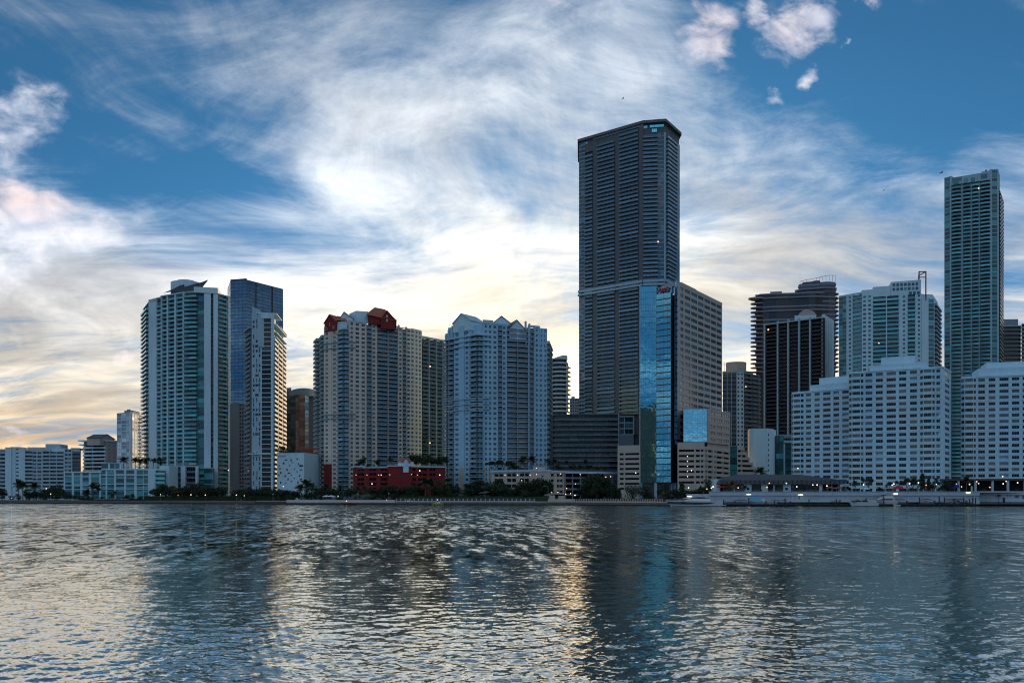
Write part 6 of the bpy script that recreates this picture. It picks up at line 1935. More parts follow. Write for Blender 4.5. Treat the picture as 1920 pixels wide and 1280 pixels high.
def pool_house():
    Y = 348
    b = Bld('pool_house', 1872, Y, 'low white quayside building with two beige doors, a dark door and small windows', 'building', None, 1.0)
    f = Fac(b, 1829, Y, 1990, Y - 6)
    z1 = Z(920.5, Y)
    f.box('wall', 0, f.L, -8, 0, .9, z1 - .5, POOLB)
    f.box('roof', -.3, f.L, -8.4, .6, z1 - 1.6, z1, POOLB)
    for p0, p1, m in ((1845, 1850.5, W_TAN), (1853, 1859, W_TAN), (1879.5, 1884.5, G_DARK)):
        w = f.s_at(p1) - f.s_at(p0); hh = 2.35
        b.put('door', win_tpl(w, hh, 1, 1, m, FR_W, .08), f.M((f.s_at(p0) + f.s_at(p1)) / 2, .05, 1.45))
    for px, py, w, h in ((1889, 928.7, .7, .8), (1894.5, 929, .7, .7), (1906.5, 929, 1.7, 1.8), (1919, 931, .9, 1.6)):
        b.put('window', win_tpl(w, h, 1, 1, G_BLUE, FR_W, .08), f.M(f.s_at(px), .05, Z(py, Y) - h / 2))
    b.mb('sign_post').box(f.s_at(1870.5) - .1, f.s_at(1870.5) + .1, -1.4, -1.2, 1.0, Z(932, Y), WOODD, f.M(0, 0, 0))
    b.mb('sign_board').box(f.s_at(1868), f.s_at(1873.5), -1.5, -1.2, Z(931, Y), Z(926.5, Y), WOODD, f.M(0, 0, 0))
    f.box('awning', f.s_at(1831), f.s_at(1841), .6, 1.6, Z(927, Y), Z(924.5, Y), W_SLATE)
    b.mb('chimney').box(f.s_at(1823.5), f.s_at(1825), 1.0, 2.0, z1, Z(911, Y), W_WHITE, f.M(0, 0, 0))
    b.finish()
pool_house()

def arcade():
    Y = 366
    b = Bld('arcade', 1850, Y, 'dark colonnade with slim pale columns at the foot of the edge apartment block', 'building', None, TZ)
    f = Fac(b, 1766, Y, 1990, Y - 8)
    zr = Z(901, Y)
    f.box('roof', 0, f.L, -8, .6, zr, Z(897.5, Y), wall_mat('dark_blue_fascia', (0.055, 0.075, 0.09)))
    f.box('inner_wall', 0, f.L, -8.5, -6, TZ - .1, zr, W_VOID)
    for px in (1797.5, 1829, 1861, 1890, 1922):
        f.box('column', f.s_at(px) - .45, f.s_at(px) + .45, -.6, .2, TZ - .1, zr, W_PALE)
    f.box('planter', f.s_at(1800), f.L, .5, 1.2, TZ - .1, TZ + .55, W_DARK)
    b.finish()
    return b
ARC = arcade()

# ---- waterside restaurant
def restaurant():
    Y = 352
    b = Bld('restaurant', 1465, Y, 'long waterside restaurant under a dark hipped roof with white piers', 'restaurant', None, TZ)
    f = Fac(b, 1350, Y, 1582, Y)
    ze = Z(907.5, Y); zf = Z(899.5, Y); zr = Z(889.5, Y + 12)
    u0, u1 = f.s_at(1343.5), f.s_at(1580)
    M = f.M(0, 0, 0)
    rm = b.mb('roof')
    def q(u, y, z): return M @ Vector((u, y, z))
    A = [(u0, -2.2), (u1, -2.2), (u1, 20), (u0, 20)]
    B = [(u0 + .9, -1.4), (u1 - .9, -1.4), (u1 - .9, 19.2), (u0 + .9, 19.2)]
    R = [(f.s_at(1392), 8.5), (f.s_at(1512), 8.5)]
    vs = [q(u, y, ze) for u, y in A] + [q(u, y, zf) for u, y in B] + [q(u, y, zr) for u, y in R]
    rm.add(vs, [(3, 2, 1, 0), (0, 1, 5, 4), (1, 2, 6, 5), (2, 3, 7, 6), (3, 0, 4, 7), (4, 5, 9, 8), (5, 6, 9), (6, 7, 8, 9), (7, 4, 8)], W_SLATE)
    seam = b.mb('roof_seam')
    for i in range(26):
        u = u0 + 2 + i * (u1 - u0 - 4) / 25
        seam.box(u - .05, u + .05, -2.3, -1.4, ze, zf - .2, W_SLATE, M)
    f.box('inner_wall', .5, f.L - .5, -14, -3, TZ - .1, ze + .4, W_VOID)
    for p0, p1, m in ((1356, 1375, 0), (1378, 1396, 0), (1409, 1427, 0), (1440, 1450, 0), (1452.5, 1468, 0), (1483, 1500, 0), (1501, 1518, 0), (1519, 1536, 0)):
        w = f.s_at(p1) - f.s_at(p0)
        b.put('window', win_tpl(w, ze - TZ - .2, 4, 1, G_DARK, FR_D, .1), f.M((f.s_at(p0) + f.s_at(p1)) / 2, -.3, TZ))
    for p0, p1, d in ((1375.3, 1377.7, .1), (1396, 1408.8, .2), (1427.3, 1429.5, .1), (1429.6, 1439.8, -.1), (1450, 1452.3, .1), (1468.2, 1482.6, .2), (1536, 1542, .1)):
        f.box('pier', f.s_at(p0), f.s_at(p1), -3, d, TZ - .1, ze + .1, W_WHITE)
    for px in (1402.5, 1474.5):
        f.box('menu_board', f.s_at(px) - .55, f.s_at(px) + .55, .2, .32, TZ + 1.0, TZ + 2.0, DARKC)
    f.box('side_wall', f.s_at(1340), f.s_at(1351), -6, -.5, TZ - .1, Z(898, Y), W_WHITE)
    # lean-to pergola
    f.box('lean_to_roof', f.s_at(1556), f.s_at(1585), -10, 1.5, Z(903, Y), Z(898.5, Y), W_SLATE)
    for px in (1558, 1571, 1584): f.box('post', f.s_at(px) - .12, f.s_at(px) + .12, .8, 1.1, TZ - .1, Z(903, Y), W_PALE)
    f.box('railing', f.s_at(1378), f.s_at(1540), 1.0, 1.08, TZ + .8, TZ + .9, METAL)
    b.finish()
    return b
REST = restaurant()

# ---- canvas shades on the terrace
def parasol(px, Y, z, h, r, mat, label, group=None, name='parasol', sides=8, drop=.7):
    x, y = P(px, Y)
    o = empty(name, (x, y, z), label, 'parasol', group)
    mb = MB()
    ring = [(r * math.cos(2 * math.pi * j / sides), r * math.sin(2 * math.pi * j / sides)) for j in range(sides)]
    vs = [(x, y, z + h)] + [(x + a, y + b_, z + h - drop) for a, b_ in ring] + [(x + a, y + b_, z + h - drop - .18) for a, b_ in ring]
    fs = [(0, 1 + j, 1 + (j + 1) % sides) for j in range(sides)] + [(1 + j, 1 + sides + j, 1 + sides + (j + 1) % sides, 1 + (j + 1) % sides) for j in range(sides)]
    mb.add(vs, fs, mat); mb.obj('canopy', o, (x, y, z + h - drop))
    mb = MB(); mb.tube((x, y, z), (x, y, z + h - .05), .05, .05, METAL); mb.obj('pole', o, (x, y, z))
for px, w in ((1350, 'nearest the white restaurant wall'), (1356.5, 'in the middle of the red trio'), (1363, 'beside the blue parasol')):
    parasol(px, 349 + (px - 1350) * .15, TZ, 2.9, 1.7, REDC, 'red parasol on the restaurant terrace, ' + w, 'parasols on the restaurant terrace')
parasol(1371, 350, TZ, 2.8, 1.5, BLUEC, 'blue parasol on the restaurant terrace, next to the red trio', 'parasols on the restaurant terrace')
parasol(1376.5, 352, TZ, 2.7, 1.2, BLUEC, 'smaller blue parasol against the first white restaurant pier', 'parasols on the restaurant terrace')
parasol(1684, 351, TZ - .2, 3.4, 2.9, REDC, 'dark red pyramid tent among terrace palms before the widest white block', None, 'canopy_tent', 4, 1.6)
parasol(1622, 352, TZ - .2, 2.4, 2.2, W_WHITE, 'white tent on the terrace below the widest white block', None, 'canopy_tent', 6, .7)
def box_canopy(name, px0, px1, Y, z, h, mat, label, th=.8):
    a, c = P(px0, Y), P(px1, Y)
    o = empty(name, ((a[0] + c[0]) / 2, Y, z), label, 'canopy')
    mb = MB(); n = 10; rings = []
    for i in range(n + 1):
        t = i / n; x = a[0] + (c[0] - a[0]) * t
        zz = z + h + .25 * math.sin(t * 9) 
        rings.append([(x, Y, zz - th), (x, Y + .1, zz), (x, Y + 2.5, zz + .25), (x, Y + 2.6, zz - th)])
    mb.loft(rings, mat); mb.obj('canvas', o, (a[0], Y, z))
    for t in (0.04, .35, .66, .96):
        x = a[0] + (c[0] - a[0]) * t
        mb = MB(); mb.tube((x, Y + .2, z), (x, Y + .2, z + h), .07, .07, METAL); mb.obj('pole', o, (x, Y, z))
box_canopy('canvas_canopy', 1772, 1799, 356, TZ, 3.1, BLUEC, 'deep blue canvas canopy beside the dark colonnade', 1.3)
box_canopy('canvas_canopy', 1552, 1578, 350, TZ, 2.2, PINKC, 'faded pink awning at the restaurant lean-to', .5)
box_canopy('canvas_canopy', 1737, 1752, 354, TZ, 2.6, W_TERRA, 'small orange brown awning between the terrace palms and blue canopy', .5)
# twin white sunshades by the seawall
parasol(612, 415, GZ, 3.2, 2.4, W_WHITE, 'white sunshade by the white capped seawall, nearer the speckled podium', 'twin sunshades by the white seawall')
parasol(621, 415, GZ, 3.2, 2.4, W_WHITE, 'white sunshade by the white capped seawall, nearer the red garage', 'twin sunshades by the white seawall')
b = Bld('beach_bar', 614, 417, 'low pale bar counter under the twin white sunshades', 'bar', None, GZ)
fb = Fac(b, 603, 417, 628, 417); fb.box('counter', 0, fb.L, -2, 0, GZ, GZ + 1.0, W_PALE); fb.box('counter_top', -.2, fb.L + .2, -2.2, .3, GZ + 1.0, GZ + 1.12, W_WHITE)
b.finish()
# white planter walls and small pavilion on the lawn before the red garage
b = Bld('garden_wall', 655, 418, 'low dark garden wall with pale coping behind the promenade lamps', 'wall', None, GZ)
fb = Fac(b, 628, 418, 733, 414)
fb.box('wall', 0, fb.L, -.5, 0, GZ, GZ + 1.7, W_DARK); fb.box('coping', 0, fb.s_at(648), -.6, .1, GZ + 1.7, GZ + 1.9, W_WHITE); fb.box('coping', fb.s_at(652), fb.L, -.6, .1, GZ + 1.7, GZ + 1.85, W_PALE)
b.finish()
b = Bld('garden_wall', 1050, 395, 'broken tan retaining wall at the water gap below the tan garage', 'wall', None, GZ)
fb = Fac(b, 1028, 392, 1078, 388)
fb.box('wall', fb.s_at(1030), fb.s_at(1040), -1, 0, GZ, Z(928, 392), W_TAN); fb.box('wall', fb.s_at(1047), fb.s_at(1058), -1, 0, GZ, Z(929, 392), W_TAN); fb.box('base', 0, fb.L, -1.2, .2, GZ, Z(935, 392), W_TAN)
b.finish()

# ---- sun loungers on the western promenade
def loungers():
    t = empty('sun_lounger', (0, 0, 0), 'x', 'sun lounger', 'white sun loungers on the promenade')
    mb = MB(); mb.box(-.95, .45, -.35, .35, .32, .42, W_WHITE); mb.obj('seat', t)
    mb = MB(); mb.add([(.45, -.35, .36), (1.0, -.35, .85), (1.0, .35, .85), (.45, .35, .36), (.45, -.35, .28), (1.02, -.35, .77), (1.02, .35, .77), (.45, .35, .28)], [(0, 1, 2, 3), (7, 6, 5, 4), (0, 4, 5, 1), (3, 2, 6, 7), (1, 5, 6, 2), (0, 3, 7, 4)], W_WHITE); mb.obj('backrest', t)
    for sx in (-.85, .4):
        for sy in (-.3, .3):
            mb = MB(); mb.box(sx - .04, sx + .04, sy - .04, sy + .04, 0, .32, METAL); mb.obj('leg', t)
    spots = [4, 9, 14, 93, 98, 109, 114, 120, 126, 131, 137, 143, 180, 186, 192, 198, 205, 212, 219, 226, 233, 238]
    words = ['first', 'second', 'third', 'fourth', 'fifth', 'sixth', 'seventh', 'eighth', 'ninth', 'tenth', 'eleventh', 'twelfth', 'thirteenth', 'fourteenth', 'fifteenth', 'sixteenth', 'seventeenth', 'eighteenth', 'nineteenth', 'twentieth', 'twenty-first', 'twenty-second']
    for i, px in enumerate(spots):
        Y = shoreY(px) + 3.2 + (i % 3) * .5
        x, y = P(px, Y)
        lb = words[i] + ' white sun lounger on the promenade, from the white slab end'
        if i == 0: t.location = (x, y, GZ + .4); t['label'] = lb; t.rotation_euler = (0, 0, .2)
        else: copy_thing(t, (x, y, GZ + .4), .2 + (i * 37 % 11) * .12 - .5, None, lb)
loungers()

# ================================================================== BOATS
def hull(mb, L, B, H, mat, n=12, sheer=.35, bow=.7, draft=.35, flare=.8):
    """bow at -L/2 (x), stern at +L/2; z 0 is the water line"""
    rings = []
    for i in range(n + 1):
        t = i / n                                  # 0 bow .. 1 stern
        w = B / 2 * (1 - (1 - t) ** 2.4) ** .75 * (1 - .10 * max(0, t - .6))
        x = -L / 2 + L * t
        zt = H * (1 + sheer * (1 - t) ** 1.6)
        wl = w * (flare if t > .15 else .45 + t * 2.3)
        xo = x + (1 - t) ** 2 * L * .10
        rings.append([(x, -w, zt), (xo, -wl, .25), (xo + .02, 0, -draft * min(1, t * 4)), (xo, wl, .25), (x, w, zt), (x, 0, zt + .06)])
    mb.loft(rings, mat)
def cabin(mb, x0, x1, w, z0, z1, mat, rake0=1.2, rake1=.6, tap=.82, n=1):
    v = [(x0, -w/2, z0), (x1, -w/2, z0), (x1, w/2, z0), (x0, w/2, z0), (x0 + rake0, -w/2*tap, z1), (x1 - rake1, -w/2*tap, z1), (x1 - rake1, w/2*tap, z1), (x0 + rake0, w/2*tap, z1)]
    mb.add(v, [(3, 2, 1, 0), (4, 5, 6, 7), (0, 1, 5, 4), (1, 2, 6, 5), (2, 3, 7, 6), (3, 0, 4, 7)], mat)
def boat(px, Y, label, rz=0.0, cat='boat', name='motorboat', group='boats moored along the dock'):
    x, y = P(px, Y)
    return empty(name, (x, y, 0), label, cat, group, rz)
def part(r, name, fn, *a, **k):
    mb = MB(); fn(mb, *a, **k); o = mb.obj(name); o.parent = r; return o

# sleek sports yacht
Y = 334.5
r = boat(1300, Y, 'long sleek white sports yacht with a black hull band, largest at the dock', 0, 'yacht', 'yacht')
L = 23.5
part(r, 'hull', hull, L, 5.0, 2.2, BOATW, 16, .18, .8, .5, .85)
def band(mb, L, H, mat):
    rings = []
    for i in range(13):
        t = i / 12; tt = .04 + .82 * t
        w = 2.5 * (1 - (1 - tt) ** 2.4) ** .75 * (1 - .10 * max(0, tt - .6))
        x = -L / 2 + L * tt; zz = H * (1 + .18 * (1 - tt) ** 1.6)
        hgt = .95 * math.sin(math.pi * min(1, .15 + t * .85)) ** .4 + .02
        rings.append([(x, -w - .03, zz - .55), (x, -w - .03 + .12, zz - .55 - hgt), (x, -w + .3, zz - .55 - hgt), (x, -w + .3, zz - .55)])
    mb.loft(rings, mat)
part(r, 'hull_band', band, L, 2.2, DGLASS)
part(r, 'cabin', cabin, -5.5, 7.0, 3.9, 2.2, 3.15, BOATW, 3.4, .6, .85)
def canopy_roof(mb):
    rings = []
    for i in range(9):
        t = i / 8; x = -4.6 + 11.8 * t; z = 3.05 + 1.15 * math.sin(math.pi * (t * .78 + .06)); w = 1.7 - .5 * abs(t - .5)
        rings.append([(x, -w, z - .16), (x, -w * .9, z), (x, w * .9, z), (x, w, z - .16)])
    mb.loft(rings, BOATW)
part(r, 'coupe_roof', canopy_roof)
def side_glass(mb):
    rings = []
    for i in range(9):
        t = i / 8; x = -4.0 + 10.2 * t; z = 3.0 + 1.0 * math.sin(math.pi * (t * .78 + .08)); w = 1.62 - .45 * abs(t - .5)
        rings.append([(x, -w, 2.5), (x, -w * .94, z - .1), (x, w * .94, z - .1), (x, w, 2.5)])
    mb.loft(rings, DGLASS)
part(r, 'side_window', side_glass)
def arch(mb):
    for s in (-1, 1):
        mb.tube((5.0, s * 1.5, 3.2), (3.6, s * 1.2, 4.9), .14, .12, METAL)
    mb.tube((3.6, -1.2, 4.9), (3.6, 1.2, 4.9), .12, .12, METAL)
    mb.ball((3.3, 0, 5.1), .4, BOATG, 8, 5, .6)
    mb.tube((3.9, .3, 4.9), (4.6, .3, 6.6), .07, .05, METAL)
    mb.tube((3.9, -.4, 4.9), (3.3, -.4, 6.1), .09, .05, DARKC)
part(r, 'radar_arch', arch)
def rails(mb):
    for s in (-1, 1):
        prev = None
        for i in range(8):
            t = .03 + .42 * i / 7
            w = 2.4 * (1 - (1 - t) ** 2.4) ** .75; x = -L/2 + L * t; z = 2.2 * (1 + .18 * (1 - t) ** 1.6)
            mb.tube((x, s * w, z), (x, s * w, z + .5), .02, .02, METAL, 4)
            if prev: mb.tube(prev, (x, s * w, z + .5), .025, .025, METAL, 4)
            prev = (x, s * w, z + .5)
part(r, 'bow_rail', rails)
part(r, 'swim_platform', lambda mb: mb.box(11.3, 13.2, -2.0, 2.0, .35, .6, BOATW))

# white boat with a sky blue cover
r = boat(1422, 340.5, 'white motorboat under a sky blue canvas cover, tied near a piling', 0)
r.location.z = .5
part(r, 'hull', hull, 15.0, 3.8, 1.5, BOATW, 12, .25)
part(r, 'cabin', cabin, -3.2, 2.4, 3.0, 1.5, 2.7, BOATW, 1.2, .4)
part(r, 'canvas_cover', cabin, -4.0, 1.6, 3.2, 1.7, 3.4, SKYC, .7, 1.6, .7)
part(r, 'windscreen', cabin, 1.4, 4.2, 3.0, 1.6, 2.6, BOATG, .2, 2.0, .7)
part(r, 'bow_rail', lambda mb: [mb.tube((-7 + i, -1.4, 1.8), (-7 + i, -1.4, 2.3), .03, .03, METAL, 4) for i in range(5)] and mb.tube((-7, -1.4, 2.3), (-3, -1.4, 2.3), .03, .03, METAL, 4))

def dinghy(px, Y, label, L=6.5, z=.45, cover=True, rz=0.0, mat=None, cm=None):
    r = boat(px, Y, label, rz)
    r.location.z = z
    part(r, 'hull', hull, L, 2.3, .95, mat or BOATW, 10, .3)
    part(r, 'console', cabin, -.5, .7, 1.0, .95, 1.7, BOATG, .3, .1)
    if cover:
        def bim(mb):
            rings = []
            for i in range(7):
                t = i / 6; x = -L * .36 + L * .72 * t; zz = 2.0 + .30 * math.sin(math.pi * t)
                rings.append([(x, -1.0, zz - .18), (x, -.95, zz), (x, .95, zz), (x, 1.0, zz - .18)])
            mb.loft(rings, cm or DARKC)
            for s in (-1, 1):
                for xx in (-L * .3, L * .3): mb.tube((xx, s * .95, .9), (xx, s * .95, 2.1), .05, .05, METAL, 4)
        part(r, 'canopy', bim)
    part(r, 'outboard_motor', lambda mb: (mb.box(L/2 - .1, L/2 + .45, -.25, .25, .7, 1.6, DARKC), mb.box(L/2 + .1, L/2 + .3, -.1, .1, -.3, .7, DARKC)))
    return r
dinghy(1388, 341, 'small open boat with a dark canopy just behind the yacht stern', 8.0)
dinghy(1365, 342, 'small open boat with a raised rod rack between yacht and blue covered boat', 6.0, .5, False)
dinghy(1460, 341, 'slim open boat with brown canopy lying below a lit wall lamp', 9.5, .5, True, 0, BOATG, flat_mat('brown_canvas', (0.10, 0.06, 0.05), .9))
dinghy(1566, 342.5, 'upturned grey dinghy stored on the bare stretch of dock', 3.6, 1.0, False, 0, BOATG)
# cruiser with a flybridge
r = boat(1655, 340, 'white flybridge cruiser with curved dark window and tubular arch', 0, 'cruiser', 'motorboat')
r.location.z = .6
part(r, 'hull', hull, 11.5, 3.6, 1.6, BOATW, 12, .25)
part(r, 'cabin', cabin, -2.8, 4.4, 3.2, 1.6, 3.3, BOATW, 2.4, .3, .9)
part(r, 'side_window', cabin, -2.4, 3.9, 3.26, 2.0, 2.75, DGLASS, 1.9, .3, .97)
part(r, 'flybridge', cabin, -.6, 4.2, 2.8, 3.3, 3.75, BOATW, .6, .1, .95)
part(r, 'windscreen', cabin, -.4, 1.0, 2.6, 3.75, 4.3, DGLASS, .6, .2, .9)
def arch2(mb):
    for s in (-1, 1):
        mb.tube((4.0, s * 1.4, 3.3), (3.0, s * 1.3, 5.2), .09, .09, METAL); mb.tube((2.0, s * 1.4, 3.6), (3.0, s * 1.3, 5.2), .06, .06, METAL)
    mb.tube((3.0, -1.3, 5.2), (3.0, 1.3, 5.2), .09, .09, METAL)
    cabin(mb, -.2, 3.4, 2.5, 5.15, 5.3, BOATW, .3, .3, .9)
part(r, 'radar_arch', arch2)
r = boat(1618, 336.5, 'white boat with a ragged dark bow cover moored bow out at the quay', 0)
part(r, 'hull', hull, 12.0, 3.4, 1.7, BOATW, 12, .15)
part(r, 'bow_cover', lambda mb: mb.loft([[(x, -1.1, 1.9 + .4 * math.sin(x * 2.1)), (x, 0, 2.5 + .3 * math.sin(x * 2.1)), (x, 1.1, 1.9 + .4 * math.sin(x * 2.1)), (x, 0, 1.8)] for x in [-4.5 + i * .8 for i in range(9)]], DARKC))
part(r, 'stem_post', lambda mb: mb.tube((-3.2, 0, 2.2), (-3.2, 0, 3.1), .06, .06, METAL))
part(r, 'outboard_motor', lambda mb: mb.box(5.9, 6.5, -.3, .3, .8, 2.2, DARKC))
dinghy(1684, 341, 'white tender with a dark arched canopy behind the flybridge cruiser', 7.0, .8)
r = boat(1681, 336, 'small white jet ski floating by the dock rocks', .2, 'jet ski', 'jet_ski', None)
part(r, 'hull', hull, 3.2, 1.1, .7, BOATW, 8, .3); part(r, 'seat', cabin, -.1, 1.3, .5, .7, 1.05, DARKC, .2, .1); part(r, 'handlebar', lambda mb: (mb.tube((-.3, 0, .7), (-.1, 0, 1.15), .06, .05, DARKC), mb.tube((-.1, -.35, 1.15), (-.1, .35, 1.15), .04, .04, DARKC)))
dinghy(1736, 341, 'white tender with dark canopy tied beside a tall black piling', 7.0, .8)
dinghy(1764, 342, 'low grey workboat lying alongside the end of the dock', 9.0, .6, False, 0, BOATG)
dinghy(1783, 341, 'white skiff with a boxy side and dark tarpaulin near the dock gate', 6.2, .8, True)
dinghy(1797, 342, 'dark boat under tarpaulin, last before the pool house', 6.5, .8, True, 0, BOATG)
# boats under way or moored along the seawall
r = boat(654, 399, 'low red boat drifting beside the white capped seawall', 0, 'boat', 'motorboat', None)
part(r, 'hull', hull, 7.2, 2.0, .75, flat_mat('red_hull', (0.22, 0.015, 0.015), .4), 10, .25); part(r, 'seat', cabin, 0, 1.2, 1.2, .75, 1.15, DARKC, .1, .1)
part(r, 'mast_lamp', lambda mb: (mb.tube((-1.2, 0, .7), (-1.2, 0, 1.9), .04, .04, METAL), mb.ball((-1.2, 0, 2.0), .16, LWHITE, 8, 5)))
r = boat(820, 396.5, 'little white and yellow motorboat passing under the balustrade', 0, 'boat', 'motorboat', None)
part(r, 'hull', hull, 6.4, 2.2, .85, flat_mat('yellow_hull', (0.45, 0.38, 0.10), .35), 10, .3); part(r, 'cabin', cabin, -1.2, 1.6, 1.7, .85, 1.6, BOATW, .8, .2); part(r, 'windscreen', cabin, -.9, .6, 1.5, 1.55, 1.95, DGLASS, .7, .2)
part(r, 'mast_lamp', lambda mb: (mb.tube((.2, 0, 1.6), (.2, 0, 2.5), .04, .04, METAL), mb.ball((.2, 0, 2.6), .16, LWHITE, 8, 5)))

# ================================================================== TREES
L_DARK = leaf_mat('dark_foliage', (0.018, 0.034, 0.018), (0.042, 0.068, 0.032))
L_PALM = leaf_mat('palm_foliage', (0.025, 0.040, 0.022), (0.060, 0.085, 0.045))
L_SILV = leaf_mat('silvery_foliage', (0.085, 0.115, 0.10), (0.16, 0.20, 0.17))
L_ORANGE_LIT = leaf_mat('orange_lit_foliage', (0.10, 0.065, 0.025), (0.16, 0.10, 0.04))  # orange light falling on one palm, put into its leaf colour
BARK = flat_mat('bark', (0.075, 0.065, 0.055), .95, 0, .1)
BARKP = flat_mat('palm_bark', (0.15, 0.13, 0.115), .95, 0, .1)

def leafcard(mb, c, s, mat, rng):
    a = Vector((rng.gauss(0, 1), rng.gauss(0, 1), rng.gauss(0, .8))).normalized(); b = a.orthogonal().normalized()
    b = (b * math.cos(rng.random() * 6.3) + a.cross(b) * math.sin(rng.random() * 6.3)).normalized()
    c = Vector(c)
    mb.add([c - a * s, c + b * s * .55, c + a * s, c - b * s * .55], [(0, 1, 2, 3)], mat)

def broad_tpl(seed, shape='round', mat=None):
    rng = random.Random(seed)
    mat = mat or L_DARK
    t = MB(); cr = MB()
    h0 = .30 if shape != 'bush' else .12
    lean = rng.uniform(-.04, .04)
    t.tube((0, 0, 0), (lean, 0, h0), .032, .024, BARK, 6)
    lobes = []
    n = 9 if shape == 'round' else 8
    for i in range(n):
        if shape == 'round':
            a = i * 2.4 + rng.random(); rr = rng.uniform(.05, .30); z = rng.uniform(.42, .82)
            lobes.append((rr * math.cos(a), rr * math.sin(a), z, rng.uniform(.13, .21)))
        elif shape == 'cone':
            z = .25 + .65 * i / n; rr = rng.uniform(0, .16) * (1.05 - z); a = i * 2.4
            lobes.append((rr * math.cos(a), rr * math.sin(a), z, .20 * (1.15 - z) + .04))
        elif shape == 'flat':
            a = i * 2.4 + rng.random(); rr = rng.uniform(.10, .50); z = rng.uniform(.68, .86)
            lobes.append((rr * math.cos(a), rr * math.sin(a), z, rng.uniform(.11, .18)))
        else:
            a = i * 2.4 + rng.random(); rr = rng.uniform(.05, .42); z = rng.uniform(.25, .70)
            lobes.append((rr * math.cos(a), rr * math.sin(a), z, rng.uniform(.18, .28)))
    for lx, ly, lz, lr in lobes:
        t.tube((lean, 0, h0 * .95), (lx * .8, ly * .8, lz - lr * .3), .017, .006, BARK, 5, False)
        for k in range(115):
            d = Vector((rng.gauss(0, 1), rng.gauss(0, 1), rng.gauss(0, 1))).normalized()
            q = lr * (rng.random() ** .35) * rng.uniform(.85, 1.18)
            leafcard(cr, (lx + d.x * q, ly + d.y * q, lz + d.z * q * .8), rng.uniform(.028, .052), mat, rng)
    return t.mesh('trunk'), cr.mesh('crown')

def palm_tpl(seed, fan=False, mat=None, short=False):
    rng = random.Random(seed); mat = mat or L_PALM
    t = MB(); cr = MB()
    ht = .74 if not short else .48
    bend = rng.uniform(-.07, .07)
    pts = [Vector((bend * (i / 5) ** 2, 0, ht * i / 5)) for i in range(6)]
    for i in range(5): t.tube(pts[i], pts[i + 1], .026 - .0022 * i, .026 - .0022 * (i + 1), BARKP, 6, False)
    top = pts[-1]
    nf = 22 if not fan else 30
    for i in range(nf):
        a = i * 2.39996 + rng.uniform(-.2, .2); el = rng.uniform(-.35, 1.25) if not fan else rng.uniform(-.5, 1.4)
        Lf = rng.uniform(.26, .36) * (1 if not fan else .8)
        dr = Vector((math.cos(a) * math.cos(el), math.sin(a) * math.cos(el), math.sin(el)))
        side = Vector((-math.sin(a), math.cos(a), 0))
        if fan:
            c = top + dr * Lf * .55
            up = dr.cross(side).normalized()
            for k in range(-3, 4):
                th = k * .33
                d2 = (dr * math.cos(th) + side * math.sin(th)).normalized(); w = side * math.cos(th) * .014 - dr * math.sin(th) * .014
                tip = c + d2 * Lf * .5 - Vector((0, 0, .03))
                cr.add([c - w * .5, c + w * .5, tip + w, tip - w], [(0, 1, 2, 3)], mat)
            cr.add([top - side * .005, top + side * .005, c + side * .006, c - side * .006], [(0, 1, 2, 3)], mat)
        else:
            prev = None; m = 9
            for k in range(m + 1):
                s = k / m
                p = top + dr * Lf * s + Vector((0, 0, -.30 * Lf * (s ** 2.0) * (1.4 - el * .5)))
                if prev is not None:
                    tan = (p - prev).normalized()
                    wl = .085 * math.sin(math.pi * min(1, .12 + s * .86)) ** .7
                    for sg in (-1, 1):
                        o = side * sg * wl + tan * .045 + Vector((0, 0, -.5 * wl))
                        cr.add([prev, p, p + o, prev.lerp(p, .25) + o], [(0, 1, 2, 3)], mat)
                prev = p
    return t.mesh('trunk'), cr.mesh('crown')

TREES = {'round': [broad_tpl(i) for i in (1, 2, 3, 4)], 'cone': [broad_tpl(11, 'cone')], 'flat': [broad_tpl(21, 'flat')], 'bush': [broad_tpl(31, 'bush'), broad_tpl(32, 'bush')],
         'silver': [broad_tpl(41, 'bush', L_SILV)], 'palm': [palm_tpl(51), palm_tpl(52), palm_tpl(53)], 'fan': [palm_tpl(61, True)], 'silverfan': [palm_tpl(62, True, L_SILV, True)],
         'orangelit': [palm_tpl(71, False, L_ORANGE_LIT, True)], 'spalm': [palm_tpl(81, False, None, True), palm_tpl(82, False, None, True)]}
NAMES = {'round': ('broadleaf_tree', 'dark broadleaf tree', 'tree', 1.0), 'cone': ('conical_tree', 'narrow conical dark tree', 'tree', .85), 'flat': ('spreading_tree', 'flat topped spreading tree', 'tree', 1.0), 'bush': ('shrub', 'rounded dark shrub', 'shrub', 1.2),
         'silver': ('silver_shrub', 'silvery grey shrub', 'shrub', 1.2), 'palm': ('palm_tree', 'tall palm', 'palm', 1.0), 'fan': ('fan_palm', 'bushy fan palm', 'palm', 1.15), 'silverfan': ('silver_palm', 'silvery fan palm', 'palm', 1.3),
         'orangelit': ('orange_lit_palm', 'palm tinted with orange light', 'palm', 1.2), 'spalm': ('short_palm', 'short feathery palm', 'palm', 1.2)}
ORD = ['first', 'second', 'third', 'fourth', 'fifth', 'sixth', 'seventh', 'eighth', 'ninth', 'tenth', 'eleventh', 'twelfth', 'thirteenth', 'fourteenth', 'fifteenth', 'sixteenth', 'seventeenth', 'eighteenth', 'nineteenth', 'twentieth'] + ['twenty-' + w for w in ('first', 'second', 'third', 'fourth', 'fifth', 'sixth', 'seventh', 'eighth', 'ninth')] + ['thirtieth'] + ['thirty-' + w for w in ('first', 'second', 'third', 'fourth', 'fifth', 'sixth', 'seventh', 'eighth', 'ninth')]
rt = random.Random(99)
